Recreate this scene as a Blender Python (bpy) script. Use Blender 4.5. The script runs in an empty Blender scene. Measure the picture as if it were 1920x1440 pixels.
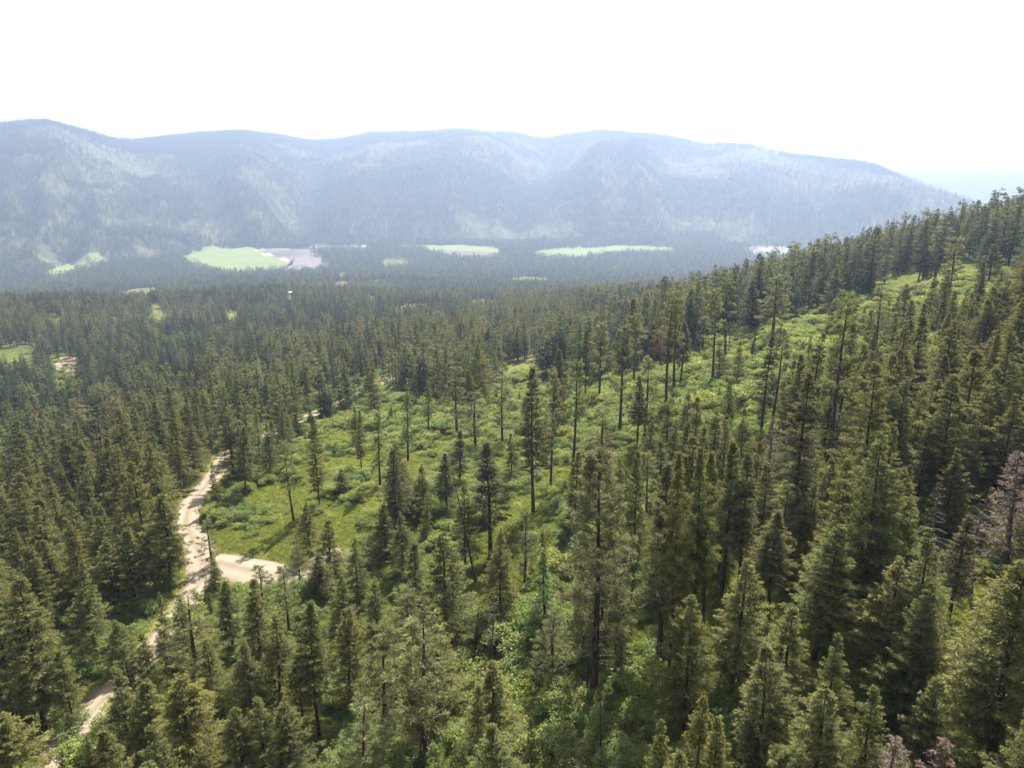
import bpy, math, random
import numpy as np
from mathutils import Vector, Euler

SC = bpy.context.scene
COL = SC.collection
rng = np.random.default_rng(7)

# ---------------------------------------------------------------- camera
cam_data = bpy.data.cameras.new('camera'); cam = bpy.data.objects.new('camera', cam_data); COL.objects.link(cam)
cam.location = (0, 0, 0); cam.rotation_euler = (math.radians(90 - 16.3), 0, 0)
cam_data.sensor_width = 36; cam_data.lens = 25.01; cam_data.clip_start = 0.5; cam_data.clip_end = 60000
SC.camera = cam

# ---------------------------------------------------------------- sky and sun
SUN_EL, SUN_AZ = math.radians(50), math.radians(20)          # azimuth clockwise from the view direction (+Y)
world = bpy.data.worlds.new('World'); SC.world = world; world.use_nodes = True
wn = world.node_tree.nodes; wl = world.node_tree.links
bg = wn['Background']
sky = wn.new('ShaderNodeTexSky'); sky.sky_type = 'NISHITA'; sky.sun_disc = False
sky.sun_elevation = SUN_EL; sky.sun_rotation = SUN_AZ; sky.air_density = 1.0; sky.dust_density = 3.0; sky.ozone_density = 1.0; sky.altitude = 600
hz = wn.new('ShaderNodeHueSaturation'); hz.inputs['Saturation'].default_value = 0.18      # a milky, hazy sky
wl.new(sky.outputs[0], hz.inputs['Color']); wl.new(hz.outputs[0], bg.inputs[0]); bg.inputs[1].default_value = 0.085
sun_data = bpy.data.lights.new('sun', 'SUN'); sun_data.energy = 5.0; sun_data.angle = math.radians(0.6); sun_data.color = (1.0, 0.94, 0.83)
sun = bpy.data.objects.new('sun', sun_data); COL.objects.link(sun)
to_sun = Vector((math.sin(SUN_AZ) * math.cos(SUN_EL), math.cos(SUN_AZ) * math.cos(SUN_EL), math.sin(SUN_EL)))
sun.rotation_euler = to_sun.to_track_quat('Z', 'Y').to_euler(); sun.location = (0, 0, 300)

SC.view_settings.view_transform = 'Standard'; SC.view_settings.look = 'None'
SC.view_settings.exposure = 1.5; SC.view_settings.gamma = 1.0; SC.view_settings.use_curve_mapping = False
SC.render.engine = 'CYCLES'
SC.cycles.max_bounces = 6; SC.cycles.diffuse_bounces = 2; SC.cycles.glossy_bounces = 2; SC.cycles.transmission_bounces = 3
SC.cycles.volume_bounces = 0; SC.cycles.use_denoising = True
SC.cycles.use_adaptive_sampling = True; SC.cycles.adaptive_threshold = 0.03

# ---------------------------------------------------------------- measured layout: heights of the land, roads, open ground, trees (metres)
CTRL = [
    (-62.3, 77.4, -76.0),
    (-60.7, 103.5, -77.0),
    (-62.3, 123.9, -78.0),
    (-74.0, 149.5, -80.0),
    (-81.7, 162.5, -81.0),
    (-87.5, 196.6, -84.0),
    (-86.0, 229.0, -87.0),
    (-78.8, 269.5, -91.0),
    (-72.3, 296.5, -94.0),
    (-64.3, 343.3, -99.0),
    (-42.5, 125.6, -75.5),
    (-39.6, 131.0, -75.0),
    (-55.8, 145.8, -78.0),
    (4.4, 132.4, -66.0),
    (10.0, 73.5, -62.0),
    (14.3, 146.8, -64.0),
    (41.9, 177.5, -57.0),
    (60.7, 202.7, -56.0),
    (90.6, 240.8, -55.0),
    (132.9, 212.9, -42.0),
    (43.4, 52.6, -52.0),
    (41.9, 64.1, -50.0),
    (73.9, 96.6, -43.0),
    (116.3, 160.8, -38.0),
    (185.5, 263.7, -36.0),
    (-2.7, 86.4, -67.0),
    (-10.5, 68.8, -68.0),
    (-31.1, 72.9, -72.0),
    (-31.8, 148.4, -74.0),
    (-72.1, 81.0, -80.0),
    (-144.8, 181.3, -97.0),
    (-81.5, 115.2, -84.0),
    (339.8, 482.0, -34.0),
    (256.8, 467.8, -50.0),
    (205.8, 527.8, -76.0),
    (118.5, 458.9, -87.0),
    (-344.5, 526.6, -137.0),
    (-399.0, 556.0, -138.0),
    (-97.3, 486.6, -115.0),
    (1.3, 346.8, -93.0),
    (53.3, 498.1, -106.0),
    (157.6, 870.2, -145.0),
    (-626.7, 1168.2, -200.0),
    (-292.3, 1211.3, -200.0),
    (-473.1, 1308.0, -212.0),
    (-55.3, 1222.5, -200.0),
    (40.3, 1339.2, -212.0),
    (-408.3, 798.8, -165.0),
    (-739.7, 1017.7, -182.0),
    (-214.3, 780.4, -160.0),
    (-65.8, 785.7, -155.0),
    (-231.5, 362.8, -118.0),
    (520.0, 900.0, -125.0),
    (350.0, 850.0, -150.0),
    (230.0, 900.0, -170.0),
    (620.0, 620.0, -45.0),
    (330.0, 300.0, -18.0),
    (170.0, 130.0, -26.0),
    (100.0, 50.0, -42.0),
    (40.0, 15.0, -52.0),
    (-10.0, 15.0, -64.0),
    (-60.0, 20.0, -74.0),
    (-300.0, 100.0, -110.0),
    (-150.0, 60.0, -92.0),
    (-1100.0, 600.0, -190.0),
    (-700.0, 300.0, -150.0),
    (1500.0, 900.0, -120.0),
    (-1149.1, 964.2, -235.0),
    (-1417.2, 1189.2, -265.0),
    (-1723.6, 1446.3, -300.0),
    (-2068.3, 1735.5, -320.0),
    (-860.4, 1228.7, -235.0),
    (-1061.1, 1515.4, -265.0),
    (-1290.5, 1843.1, -300.0),
    (-1548.7, 2211.7, -320.0),
    (-513.0, 1409.5, -235.0),
    (-632.7, 1738.4, -265.0),
    (-769.5, 2114.3, -300.0),
    (-923.5, 2537.2, -320.0),
    (-130.7, 1494.3, -235.0),
    (-161.2, 1843.0, -265.0),
    (-196.1, 2241.4, -300.0),
    (-235.3, 2689.7, -320.0),
    (260.5, 1477.2, -235.0),
    (321.2, 1821.9, -265.0),
    (390.7, 2215.8, -300.0),
    (468.9, 2659.0, -320.0),
    (633.9, 1359.5, -235.0),
    (781.8, 1676.7, -265.0),
    (950.9, 2039.2, -300.0),
    (1141.1, 2447.0, -320.0),
    (964.2, 1149.1, -235.0),
    (1189.2, 1417.2, -265.0),
    (1446.3, 1723.6, -300.0),
    (1735.5, 2068.3, -320.0),
]
RIDGE = (
    [-0.8659, -0.6865, -0.5957, -0.5504, -0.5204, -0.4945, -0.4672, -0.4203, -0.3776, -0.3464, -0.3023, -0.2571, -0.2234, -0.1821, -0.1268, -0.0777, -0.0071, 0.0142, 0.0426, 0.0848, 0.1197, 0.1685, 0.2098, 0.2371, 0.3163, 0.3362, 0.3683, 0.4297, 0.4538, 0.4899, 0.5247, 0.5642, 0.6121, 0.6965, 0.8778],
    [2900, 2900, 2900, 3005, 3075, 3133, 3192, 3275, 3333, 3375, 3433, 3492, 3493, 3483, 3470, 3458, 3442, 3437, 3430, 3420, 3412, 3400, 3370, 3350, 3290, 3275, 3250, 3267, 3273, 3283, 3293, 3300, 3300, 3300, 3300],
    [5600, 5400, 5300, 5300, 5400, 5600, 5900, 6100, 6100, 6100, 6200, 6500, 6600, 6600, 6500, 6500, 6400, 6400, 6400, 6200, 6100, 6000, 5900, 5800, 5600, 5500, 5400, 5200, 5100, 5000, 4900, 4800, 4700, 4700, 4700],
    [197, 260, 279, 303, 267, 235, 226, 269, 304, 319, 302, 265, 293, 344, 346, 369, 356, 326, 292, 327, 337, 305, 271, 234, 200, 156, 117, 78, 50, -25, -83, -153, -216, -241, -212],
)
SPURS = [
    (-301, 4640, 520, 520, 70),
    (612, 4458, 330, 500, 55),
    (1332, 4194, 420, 450, 45),
    (-2075, 3651, 380, 420, 45),
    (-1200, 4129, 260, 420, -70),
    (173, 4797, 160, 520, -60),
    (1055, 4580, 170, 500, -45),
    (-1882, 4087, 200, 500, -45),
]
ROAD_PATHS = [
    [(-63.2, 130.0, 7.5), (-71.1, 143.0, 6.5), (-78.4, 155.0, 6), (-81.8, 163.3, 6), (-84.1, 172.4, 5.5), (-85.7, 184.7, 5.2), (-87.9, 197.4, 5), (-93.3, 214.6, 5), (-91.3, 223.3, 5), (-87.3, 232.6, 5), (-84.4, 252.9, 5), (-78.5, 268.3, 5), (-75.3, 281.1, 5), (-72.2, 296.1, 5), (-68.5, 323.8, 5), (-64.9, 349.5, 5), (-56.7, 364.1, 4.5)],
    [(-64.1, 133.0, 8), (-60.0, 131.7, 8.5), (-53.0, 127.8, 9.5), (-46.1, 123.6, 9.5), (-41.6, 122.8, 8.5), (-39.4, 125.6, 6), (-37.8, 128.3, 5), (-34.9, 130.0, 4.5)],
    [(-63.4, 73.6, 4.3), (-62.3, 77.0, 4.3), (-62.5, 85.0, 4.3), (-61.9, 89.5, 4.3), (-61.3, 95.9, 4.3), (-60.3, 102.8, 4.3), (-60.9, 110.9, 4.3), (-61.4, 117.2, 4.5), (-61.9, 123.2, 5), (-63.2, 130.0, 6)],
]
OPEN = [
    [(-68.8, 147.6), (-70.9, 162.7), (-71.7, 179.8), (-65.5, 203.6), (-66.9, 264.4), (-56.3, 312.5), (-32.3, 256.1), (-11.3, 238.4), (0.0, 299.8), (17.3, 277.1), (34.4, 231.9), (53.3, 236.6), (79.2, 278.9), (105.9, 283.3), (146.7, 303.6), (163.9, 294.6), (191.7, 288.4), (195.2, 273.9), (167.4, 232.8), (129.9, 203.1), (114.7, 202.8), (96.2, 195.3), (71.7, 170.6), (56.0, 154.5), (45.6, 146.9), (32.6, 139.5), (23.6, 131.5), (8.8, 118.0), (0.0, 113.1), (-8.4, 125.1), (-23.5, 142.2), (-29.2, 134.6), (-34.3, 127.4), (-43.0, 127.3), (-59.6, 136.7)],
    [(-6.1, 86.8), (3.1, 89.4), (8.1, 75.7), (9.3, 62.5), (0.0, 65.9), (-5.5, 76.2)],
    [(-7.2, 370.3), (11.1, 359.4), (12.1, 311.6), (-2.5, 314.8)],
    [(-83.8, 254.4), (-77.3, 264.1), (-70.6, 289.5), (-59.1, 335.9), (-70.3, 368.7), (-83.9, 335.2), (-90.5, 302.8), (-93.6, 275.1)],
    [(-57.5, 125.4), (-44.8, 119.6), (-35.9, 116.9), (-35.2, 107.3), (-45.2, 109.2), (-52.7, 114.8)],
]
GRASSY = [
    [(-67.5, 144.6), (-70.9, 162.7), (-64.4, 180.0), (-54.0, 164.8), (-31.9, 149.3), (-29.4, 135.8), (-34.3, 127.4), (-45.2, 127.6), (-59.2, 135.5)],
    [(-7.2, 370.3), (11.1, 359.4), (12.1, 311.6), (-2.5, 314.8)],
    [(-73.4, 141.3), (-63.6, 127.6), (-63.4, 121.7), (-66.1, 124.2)],
]
CLEAR = [
    (-850, 1625, 37.0, 286.7),
    (-423, 839, 6.0, 159.1),
    (-873, 1492, 10.7, 121.6),
    (-405, 1686, 21.5, 152.4),
    (-347, 1110, 4.6, 195.5),
    (-374, 520, 17.5, 70.7),
    (-313, 482, 10.1, 91.9),
    (2, 314, 9.4, 55.7),
    (59, 1978, 79.6, 163.9),
    (-41, 994, 26.7, 167.6),
    (0, 1512, 7.1, 251.3),
    (-445, 2722, 59.6, 189.8),
    (152, 1391, 10.9, 104.2),
    (-321, 805, 5.5, 101.4),
    (-224, 708, 3.5, 79.7),
    (-136, 1511, 11.8, 168.4),
    (81, 1078, 10.2, 181.6),
    (-212, 1083, 8.7, 129.4),
    (-518, 2162, 24.0, 235.0),
    (-633, 1587, 10.6, 90.9),
    (-2457, 4058, 195.6, 242.9),
    (-2236, 4085, 209.4, 248.6),
    (-2094, 4221, 134.2, 56.8),
    (-2111, 3333, 100.6, 84.9),
    (-2047, 3733, 127.7, 131.4),
    (-2278, 3579, 95.4, 39.6),
    (-1496, 5241, 171.6, 123.8),
    (-1398, 4129, 196.1, 140.0),
    (-1361, 3505, 124.0, 107.0),
    (-1210, 3926, 104.7, 194.7),
    (-199, 4650, 261.7, 59.0),
    (-833, 4765, 123.3, 116.3),
    (1636, 4767, 249.3, 266.3),
    (1788, 4620, 222.8, 200.2),
    (1954, 4315, 213.1, 122.1),
    (1178, 4424, 137.3, 107.6),
    (1707, 4224, 170.8, 61.5),
    (899, 4474, 102.6, 87.5),
    (2031, 4025, 202.8, 269.2),
    (2356, 3960, 276.4, 737.3),
    (-1742, 2704, 34.9, 127.7),
    (-1479, 2919, 35.4, 121.3),
    (-1095, 3718, 58.1, 83.2),
    (656, 4145, 125.8, 53.4),
    (236, 4052, 91.3, 59.9),
    (-2256, 4442, 261.4, 112.1),
    (151, 5286, 158.6, 44.0),
    (-522, 4561, 103.2, 60.8),
    (-1126, 4602, 85.2, 59.0),
    (-1762, 3273, 39.0, 46.4),
]
PATCHES = [
    ('meadow', 'meadow', 0.5, 'bright green river meadow with scattered trees beside the brown pond', [(-1297.5, 2801.0), (-1384.6, 3035.5), (-1386.2, 3174.4), (-1354.0, 3270.2), (-1190.3, 3320.0), (-1098.1, 3167.6), (-964.5, 2953.2), (-853.6, 2765.2), (-827.2, 2630.8), (-865.9, 2522.6), (-906.5, 2477.6), (-1010.9, 2508.4), (-1147.3, 2679.7)]),
    ('river', 'water', 0.3, 'brown river pond shining beside the green meadow', [(-1179.3, 3238.0), (-1126.4, 3309.8), (-980.0, 3311.4), (-909.1, 3214.2), (-799.7, 2993.8), (-699.5, 2783.0), (-674.3, 2646.9), (-742.5, 2552.5), (-809.0, 2521.5), (-837.1, 2730.4), (-960.2, 2953.2), (-1091.1, 3167.6)]),
    ('river', 'water', 0.35, 'thin brown river channel running towards the far meadow strip', [(-955.5, 3311.4), (-952.0, 3482.9), (-820.8, 3472.7), (-666.3, 3468.5), (-646.5, 3362.2), (-795.7, 3362.2), (-888.5, 3336.6)]),
    ('sandbar', 'sand', 0.7, 'pale sandbar between meadow and pond', [(-1077.2, 3078.3), (-1052.8, 3122.4), (-1001.8, 3014.5), (-1021.7, 2973.4)]),
    ('sandbar', 'sand', 0.75, 'pale sandbar at the lower meadow tip by the pond', [(-943.4, 2913.7), (-907.2, 2894.3), (-867.2, 2783.0), (-901.1, 2819.2)]),
    ('sandbar', 'sand', 0.8, 'pale sandbar spit at the upper end of the pond', [(-1182.1, 3259.5), (-1137.1, 3305.4), (-1099.5, 3214.2), (-1139.0, 3190.8)]),
    ('meadow', 'meadow', 0.5, 'long thin pale green meadow strip under the mountain foot', [(-572.6, 3524.0), (-410.1, 3468.5), (-256.3, 3468.5), (-74.6, 3362.2), (-39.3, 3122.4), (-139.8, 3144.8), (-261.8, 3214.2), (-416.5, 3311.4)]),
    ('mudflat', 'mud', 0.45, 'brown mudflat along the thin meadow strip', [(-413.4, 3286.6), (-259.9, 3190.8), (-138.8, 3122.4), (-38.8, 3078.3), (-88.3, 2973.4), (-272.0, 3056.8)]),
    ('meadow', 'meadow', 0.5, 'pale green meadow with an uneven edge at the mountain foot', [(69.4, 3122.4), (143.8, 3238.0), (350.7, 3388.2), (583.1, 3430.3), (826.9, 3286.6), (543.5, 3190.8), (365.1, 3078.3), (286.9, 2973.4), (155.5, 2993.8)]),
    ('meadow', 'meadow', 0.5, 'small green meadow wedge at the far left of the valley', [(-1568.7, 2370.1), (-1656.5, 2599.1), (-1681.1, 2760.2), (-1552.9, 2732.4), (-1530.0, 2669.6), (-1560.2, 2583.6), (-1531.1, 2410.0)]),
    ('river', 'water', 0.3, 'small brown river bend with a pale rim behind the spur', [(997.2, 3167.6), (1098.3, 3336.6), (1211.6, 3414.5), (1297.6, 3388.2), (1207.8, 3122.4), (1073.4, 3014.5)]),
    ('mudflat', 'mud', 0.6, 'thin brown mud bank by the far river bend', [(1050.6, 3286.6), (1161.1, 3414.5), (1297.1, 3441.3), (1282.6, 3388.2), (1135.3, 3336.6), (1042.4, 3214.2)]),
    ('dirt_clearing', 'dirt', 0.25, 'bare reddish dirt clearing among the left forest', [(-329.3, 493.2), (-363.9, 555.7), (-366.6, 571.1), (-346.8, 547.3), (-317.9, 500.8), (-303.4, 481.6), (-314.6, 484.8)]),
    ('gravel_strip', 'sand', 0.6, 'short pale gravel strip by the river channel', [(-705.6, 3311.4), (-714.3, 3503.7), (-699.6, 3508.1), (-686.0, 3311.4)]),
]
BARE_VALLEY = [[(x * k, y * k) for x, y in p[4]] for p in PATCHES for k in (1.0, 0.965)]
TABLE_R = 260.0
HOUSES = [
    (-535.46, 2141.32, 0.2, 26, 12, 4.5, 'white roofed house in the small clearing below the pond'),
    (-354.86, 1140.42, -0.4, 12, 8, 3.5, 'small white roofed house alone among the bench trees'),
    (-5.85, 1950.79, 0.5, 12, 8, 3.5, 'small pale roofed house beside the dry yellow clearing'),
]
SHRUBS = [
    (-56.69, 119.61, 1.76, 1, 4.91, 'leftmost large leafy green shrub beside the road junction'),
    (-65.62, 157.54, 1.63, 1, 0.62, 'large leafy green shrub on the grassy clearing within the road bend, second from left'),
    (-58.94, 155.25, 1.27, 0, 1.84, 'mid-sized leafy green shrub on the grassy clearing within the road bend'),
    (-56.88, 174.68, 1.73, 2, 0.38, 'large leafy green shrub on the grassy clearing within the road bend, third from left'),
    (-42.29, 161.61, 2.33, 1, 0.7, 'large leafy green shrub beside the road junction, second from right'),
    (-47.19, 170.49, 1.67, 3, 4.39, 'rightmost large leafy green shrub on the grassy clearing within the road bend'),
    (-36.96, 168.33, 1.95, 0, 3.66, 'rightmost large leafy green shrub beside the road junction'),
    (-33.03, 186.35, 2.0, 1, 0.62, 'leftmost large leafy green shrub on the middle of the open shrubby slope'),
    (-44.2, 196.37, 1.75, 3, 0.35, 'rightmost large leafy green shrub along the upper road beyond the clearing'),
    (-26.54, 163.04, 1.56, 1, 4.88, 'large leafy green shrub on the middle of the open shrubby slope, second from left'),
    (-55.48, 185.24, 1.57, 4, 3.53, 'large leafy green shrub along the upper road beyond the clearing, second from left'),
    (-75.09, 180.86, 1.83, 2, 4.3, 'leftmost large leafy green shrub on the grassy clearing within the road bend'),
    (-68.95, 194.06, 1.66, 0, 5.64, 'leftmost large leafy green shrub along the upper road beyond the clearing'),
    (-17.48, 159.08, 1.72, 1, 2.61, 'large leafy green shrub on the middle of the open shrubby slope, third from left'),
    (-10.32, 139.05, 1.8, 3, 4.0, 'leftmost large leafy green shrub on the lower open slope in mid picture'),
    (0.0, 124.3, 1.87, 1, 1.3, 'large leafy green shrub on the lower open slope in mid picture, third from left'),
    (3.94, 117.86, 1.55, 0, 5.28, 'large leafy green shrub on the lower open slope in mid picture, second from right'),
    (-1.91, 113.14, 1.67, 3, 0.81, 'large leafy green shrub on the lower open slope in mid picture, second from left'),
    (10.52, 127.6, 1.65, 1, 4.92, 'rightmost large leafy green shrub on the lower open slope in mid picture'),
    (17.03, 139.66, 1.6, 0, 2.58, 'large leafy green shrub on the middle of the open shrubby slope, third from right'),
    (6.83, 139.1, 1.51, 3, 0.56, 'large leafy green shrub on the middle of the open shrubby slope, fifth from left'),
    (24.36, 160.17, 1.7, 1, 0.9, 'large leafy green shrub on the middle of the open shrubby slope, second from right'),
    (33.75, 163.28, 1.53, 0, 2.18, 'rightmost large leafy green shrub on the middle of the open shrubby slope'),
    (45.69, 170.56, 1.81, 3, 1.75, 'leftmost large leafy green shrub in the right wood below the bright slope'),
    (54.45, 225.86, 1.94, 1, 1.58, 'leftmost large leafy green shrub on the bright upper right slope'),
    (53.88, 176.31, 1.88, 0, 4.15, 'large leafy green shrub on the bright upper right slope, second from left'),
    (68.51, 200.68, 1.89, 1, 3.12, 'large leafy green shrub on the bright upper right slope, third from left'),
    (93.45, 234.14, 1.93, 3, 3.85, 'large leafy green shrub on the bright upper right slope, second from right'),
    (113.72, 257.09, 2.14, 1, 0.76, 'leftmost large leafy green shrub on the far right slope below the ridge'),
    (116.94, 232.34, 2.13, 0, 5.95, 'large leafy green shrub on the far right slope below the ridge, second from left'),
    (132.77, 236.27, 2.38, 1, 3.29, 'large leafy green shrub on the far right slope below the ridge, fourth from left'),
    (148.24, 284.73, 2.25, 3, 3.98, 'large leafy green shrub on the far right slope below the ridge, third from left'),
    (148.94, 246.22, 2.52, 0, 6.03, 'large leafy green shrub on the far right slope below the ridge, third from right'),
    (167.61, 256.14, 2.67, 1, 6.05, 'large leafy green shrub on the far right slope below the ridge, second from right'),
    (177.27, 251.26, 2.68, 3, 4.06, 'rightmost large leafy green shrub on the far right slope below the ridge'),
    (75.32, 179.75, 1.74, 1, 5.87, 'rightmost large leafy green shrub on the bright upper right slope'),
    (60.83, 161.56, 1.66, 0, 2.84, 'large leafy green shrub on the bright upper right slope, fourth from left'),
    (41.36, 139.68, 1.61, 3, 3.67, 'rightmost large leafy green shrub in the right wood below the bright slope'),
    (-14.21, 197.74, 1.71, 1, 3.89, 'large leafy green shrub on the middle of the open shrubby slope, fourth from left'),
    (-25.4, 228.76, 1.83, 0, 3.57, 'rightmost large leafy green shrub on the open slope below the valley forest'),
    (-35.61, 265.89, 1.95, 3, 0.05, 'leftmost large leafy green shrub on the open slope below the valley forest'),
    (2.84, 79.47, 1.78, 2, 6.16, 'large leafy green shrub among the shrubs near the lower centre, seventh from left'),
    (5.28, 72.96, 1.79, 0, 1.49, 'large leafy green shrub among the shrubs near the lower centre, fourth from right'),
    (0.0, 79.63, 1.67, 3, 5.06, 'large leafy green shrub among the shrubs near the lower centre, fifth from left'),
    (6.15, 67.02, 1.76, 1, 2.05, 'large leafy green shrub among the shrubs near the lower centre, third from right'),
    (1.85, 66.96, 1.61, 0, 2.25, 'large leafy green shrub among the shrubs near the lower centre, sixth from left'),
    (-5.65, 78.29, 1.61, 2, 4.04, 'large leafy green shrub among the shrubs near the lower centre, second from left'),
    (10.37, 66.81, 1.58, 3, 2.65, 'large leafy green shrub among the shrubs near the lower centre, second from right'),
    (12.66, 62.39, 1.62, 1, 3.65, 'rightmost large leafy green shrub among the shrubs near the lower centre'),
    (-3.8, 68.67, 1.65, 0, 6.14, 'large leafy green shrub among the shrubs near the lower centre, fourth from left'),
    (3.96, 90.99, 1.62, 2, 2.14, 'large leafy green shrub among the shrubs near the lower centre, fifth from right'),
    (-20.82, 90.63, 1.48, 3, 1.63, 'leftmost mid-sized leafy green shrub among the shrubs near the lower centre'),
    (-24.39, 85.16, 1.64, 1, 4.35, 'large leafy green shrub in the wood between junction and bottom edge'),
    (-75.37, 105.56, 2.03, 0, 5.59, 'rightmost large leafy green shrub at the left edge beside the lower road'),
    (-74.78, 111.27, 1.99, 2, 5.1, 'large leafy green shrub beside the straight lower road, second from left'),
    (-71.62, 112.96, 1.98, 1, 3.95, 'large leafy green shrub beside the straight lower road, fourth from left'),
    (-73.13, 97.55, 1.94, 3, 1.95, 'leftmost large leafy green shrub at the left edge beside the lower road'),
    (-69.5, 116.81, 1.72, 0, 2.11, 'large leafy green shrub beside the straight lower road, second from right'),
    (-66.83, 96.24, 1.87, 2, 0.11, 'leftmost large leafy green shrub beside the straight lower road'),
    (-73.84, 134.6, 1.5, 1, 0.52, 'mid-sized leafy green shrub in the wood below the road bend, left side'),
    (-68.6, 121.42, 1.57, 3, 0.56, 'rightmost large leafy green shrub beside the straight lower road'),
    (-53.6, 77.87, 2.07, 1, 5.57, 'large leafy green shrub beside the straight lower road, third from left'),
    (-57.49, 75.8, 2.09, 0, 2.17, 'large leafy green shrub at the left edge beside the lower road, third from left'),
    (-62.47, 82.43, 1.85, 3, 5.19, 'large leafy green shrub at the left edge beside the lower road, second from left'),
    (-53.97, 85.51, 1.59, 2, 5.05, 'large leafy green shrub beside the straight lower road, third from right'),
    (-49.84, 116.43, 1.7, 1, 1.57, 'large leafy green shrub beside the road junction, second from left'),
    (-40.37, 112.01, 1.62, 3, 2.46, 'large leafy green shrub beside the road junction, third from left'),
    (-34.66, 105.51, 1.68, 0, 0.28, 'large leafy green shrub beside the road junction, fourth from left'),
    (14.23, 68.44, 1.49, 1, 4.29, 'rightmost mid-sized leafy green shrub among the shrubs near the lower centre'),
    (18.19, 70.09, 1.45, 3, 2.39, 'mid-sized leafy green shrub in the bottom right wood'),
    (-8.76, 101.54, 1.63, 2, 5.06, 'leftmost large leafy green shrub among the shrubs near the lower centre'),
    (-6.4, 91.19, 1.65, 0, 4.73, 'large leafy green shrub among the shrubs near the lower centre, third from left'),
    (0.0, 102.43, 1.62, 1, 5.55, 'large leafy green shrub on the lower open slope in mid picture, fourth from left'),
    (9.32, 89.46, 1.46, 3, 2.4, 'mid-sized leafy green shrub among the shrubs near the lower centre, second from left'),
    (15.3, 100.27, 1.37, 0, 0.52, 'mid-sized leafy green shrub on the lower open slope in mid picture'),
]
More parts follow.
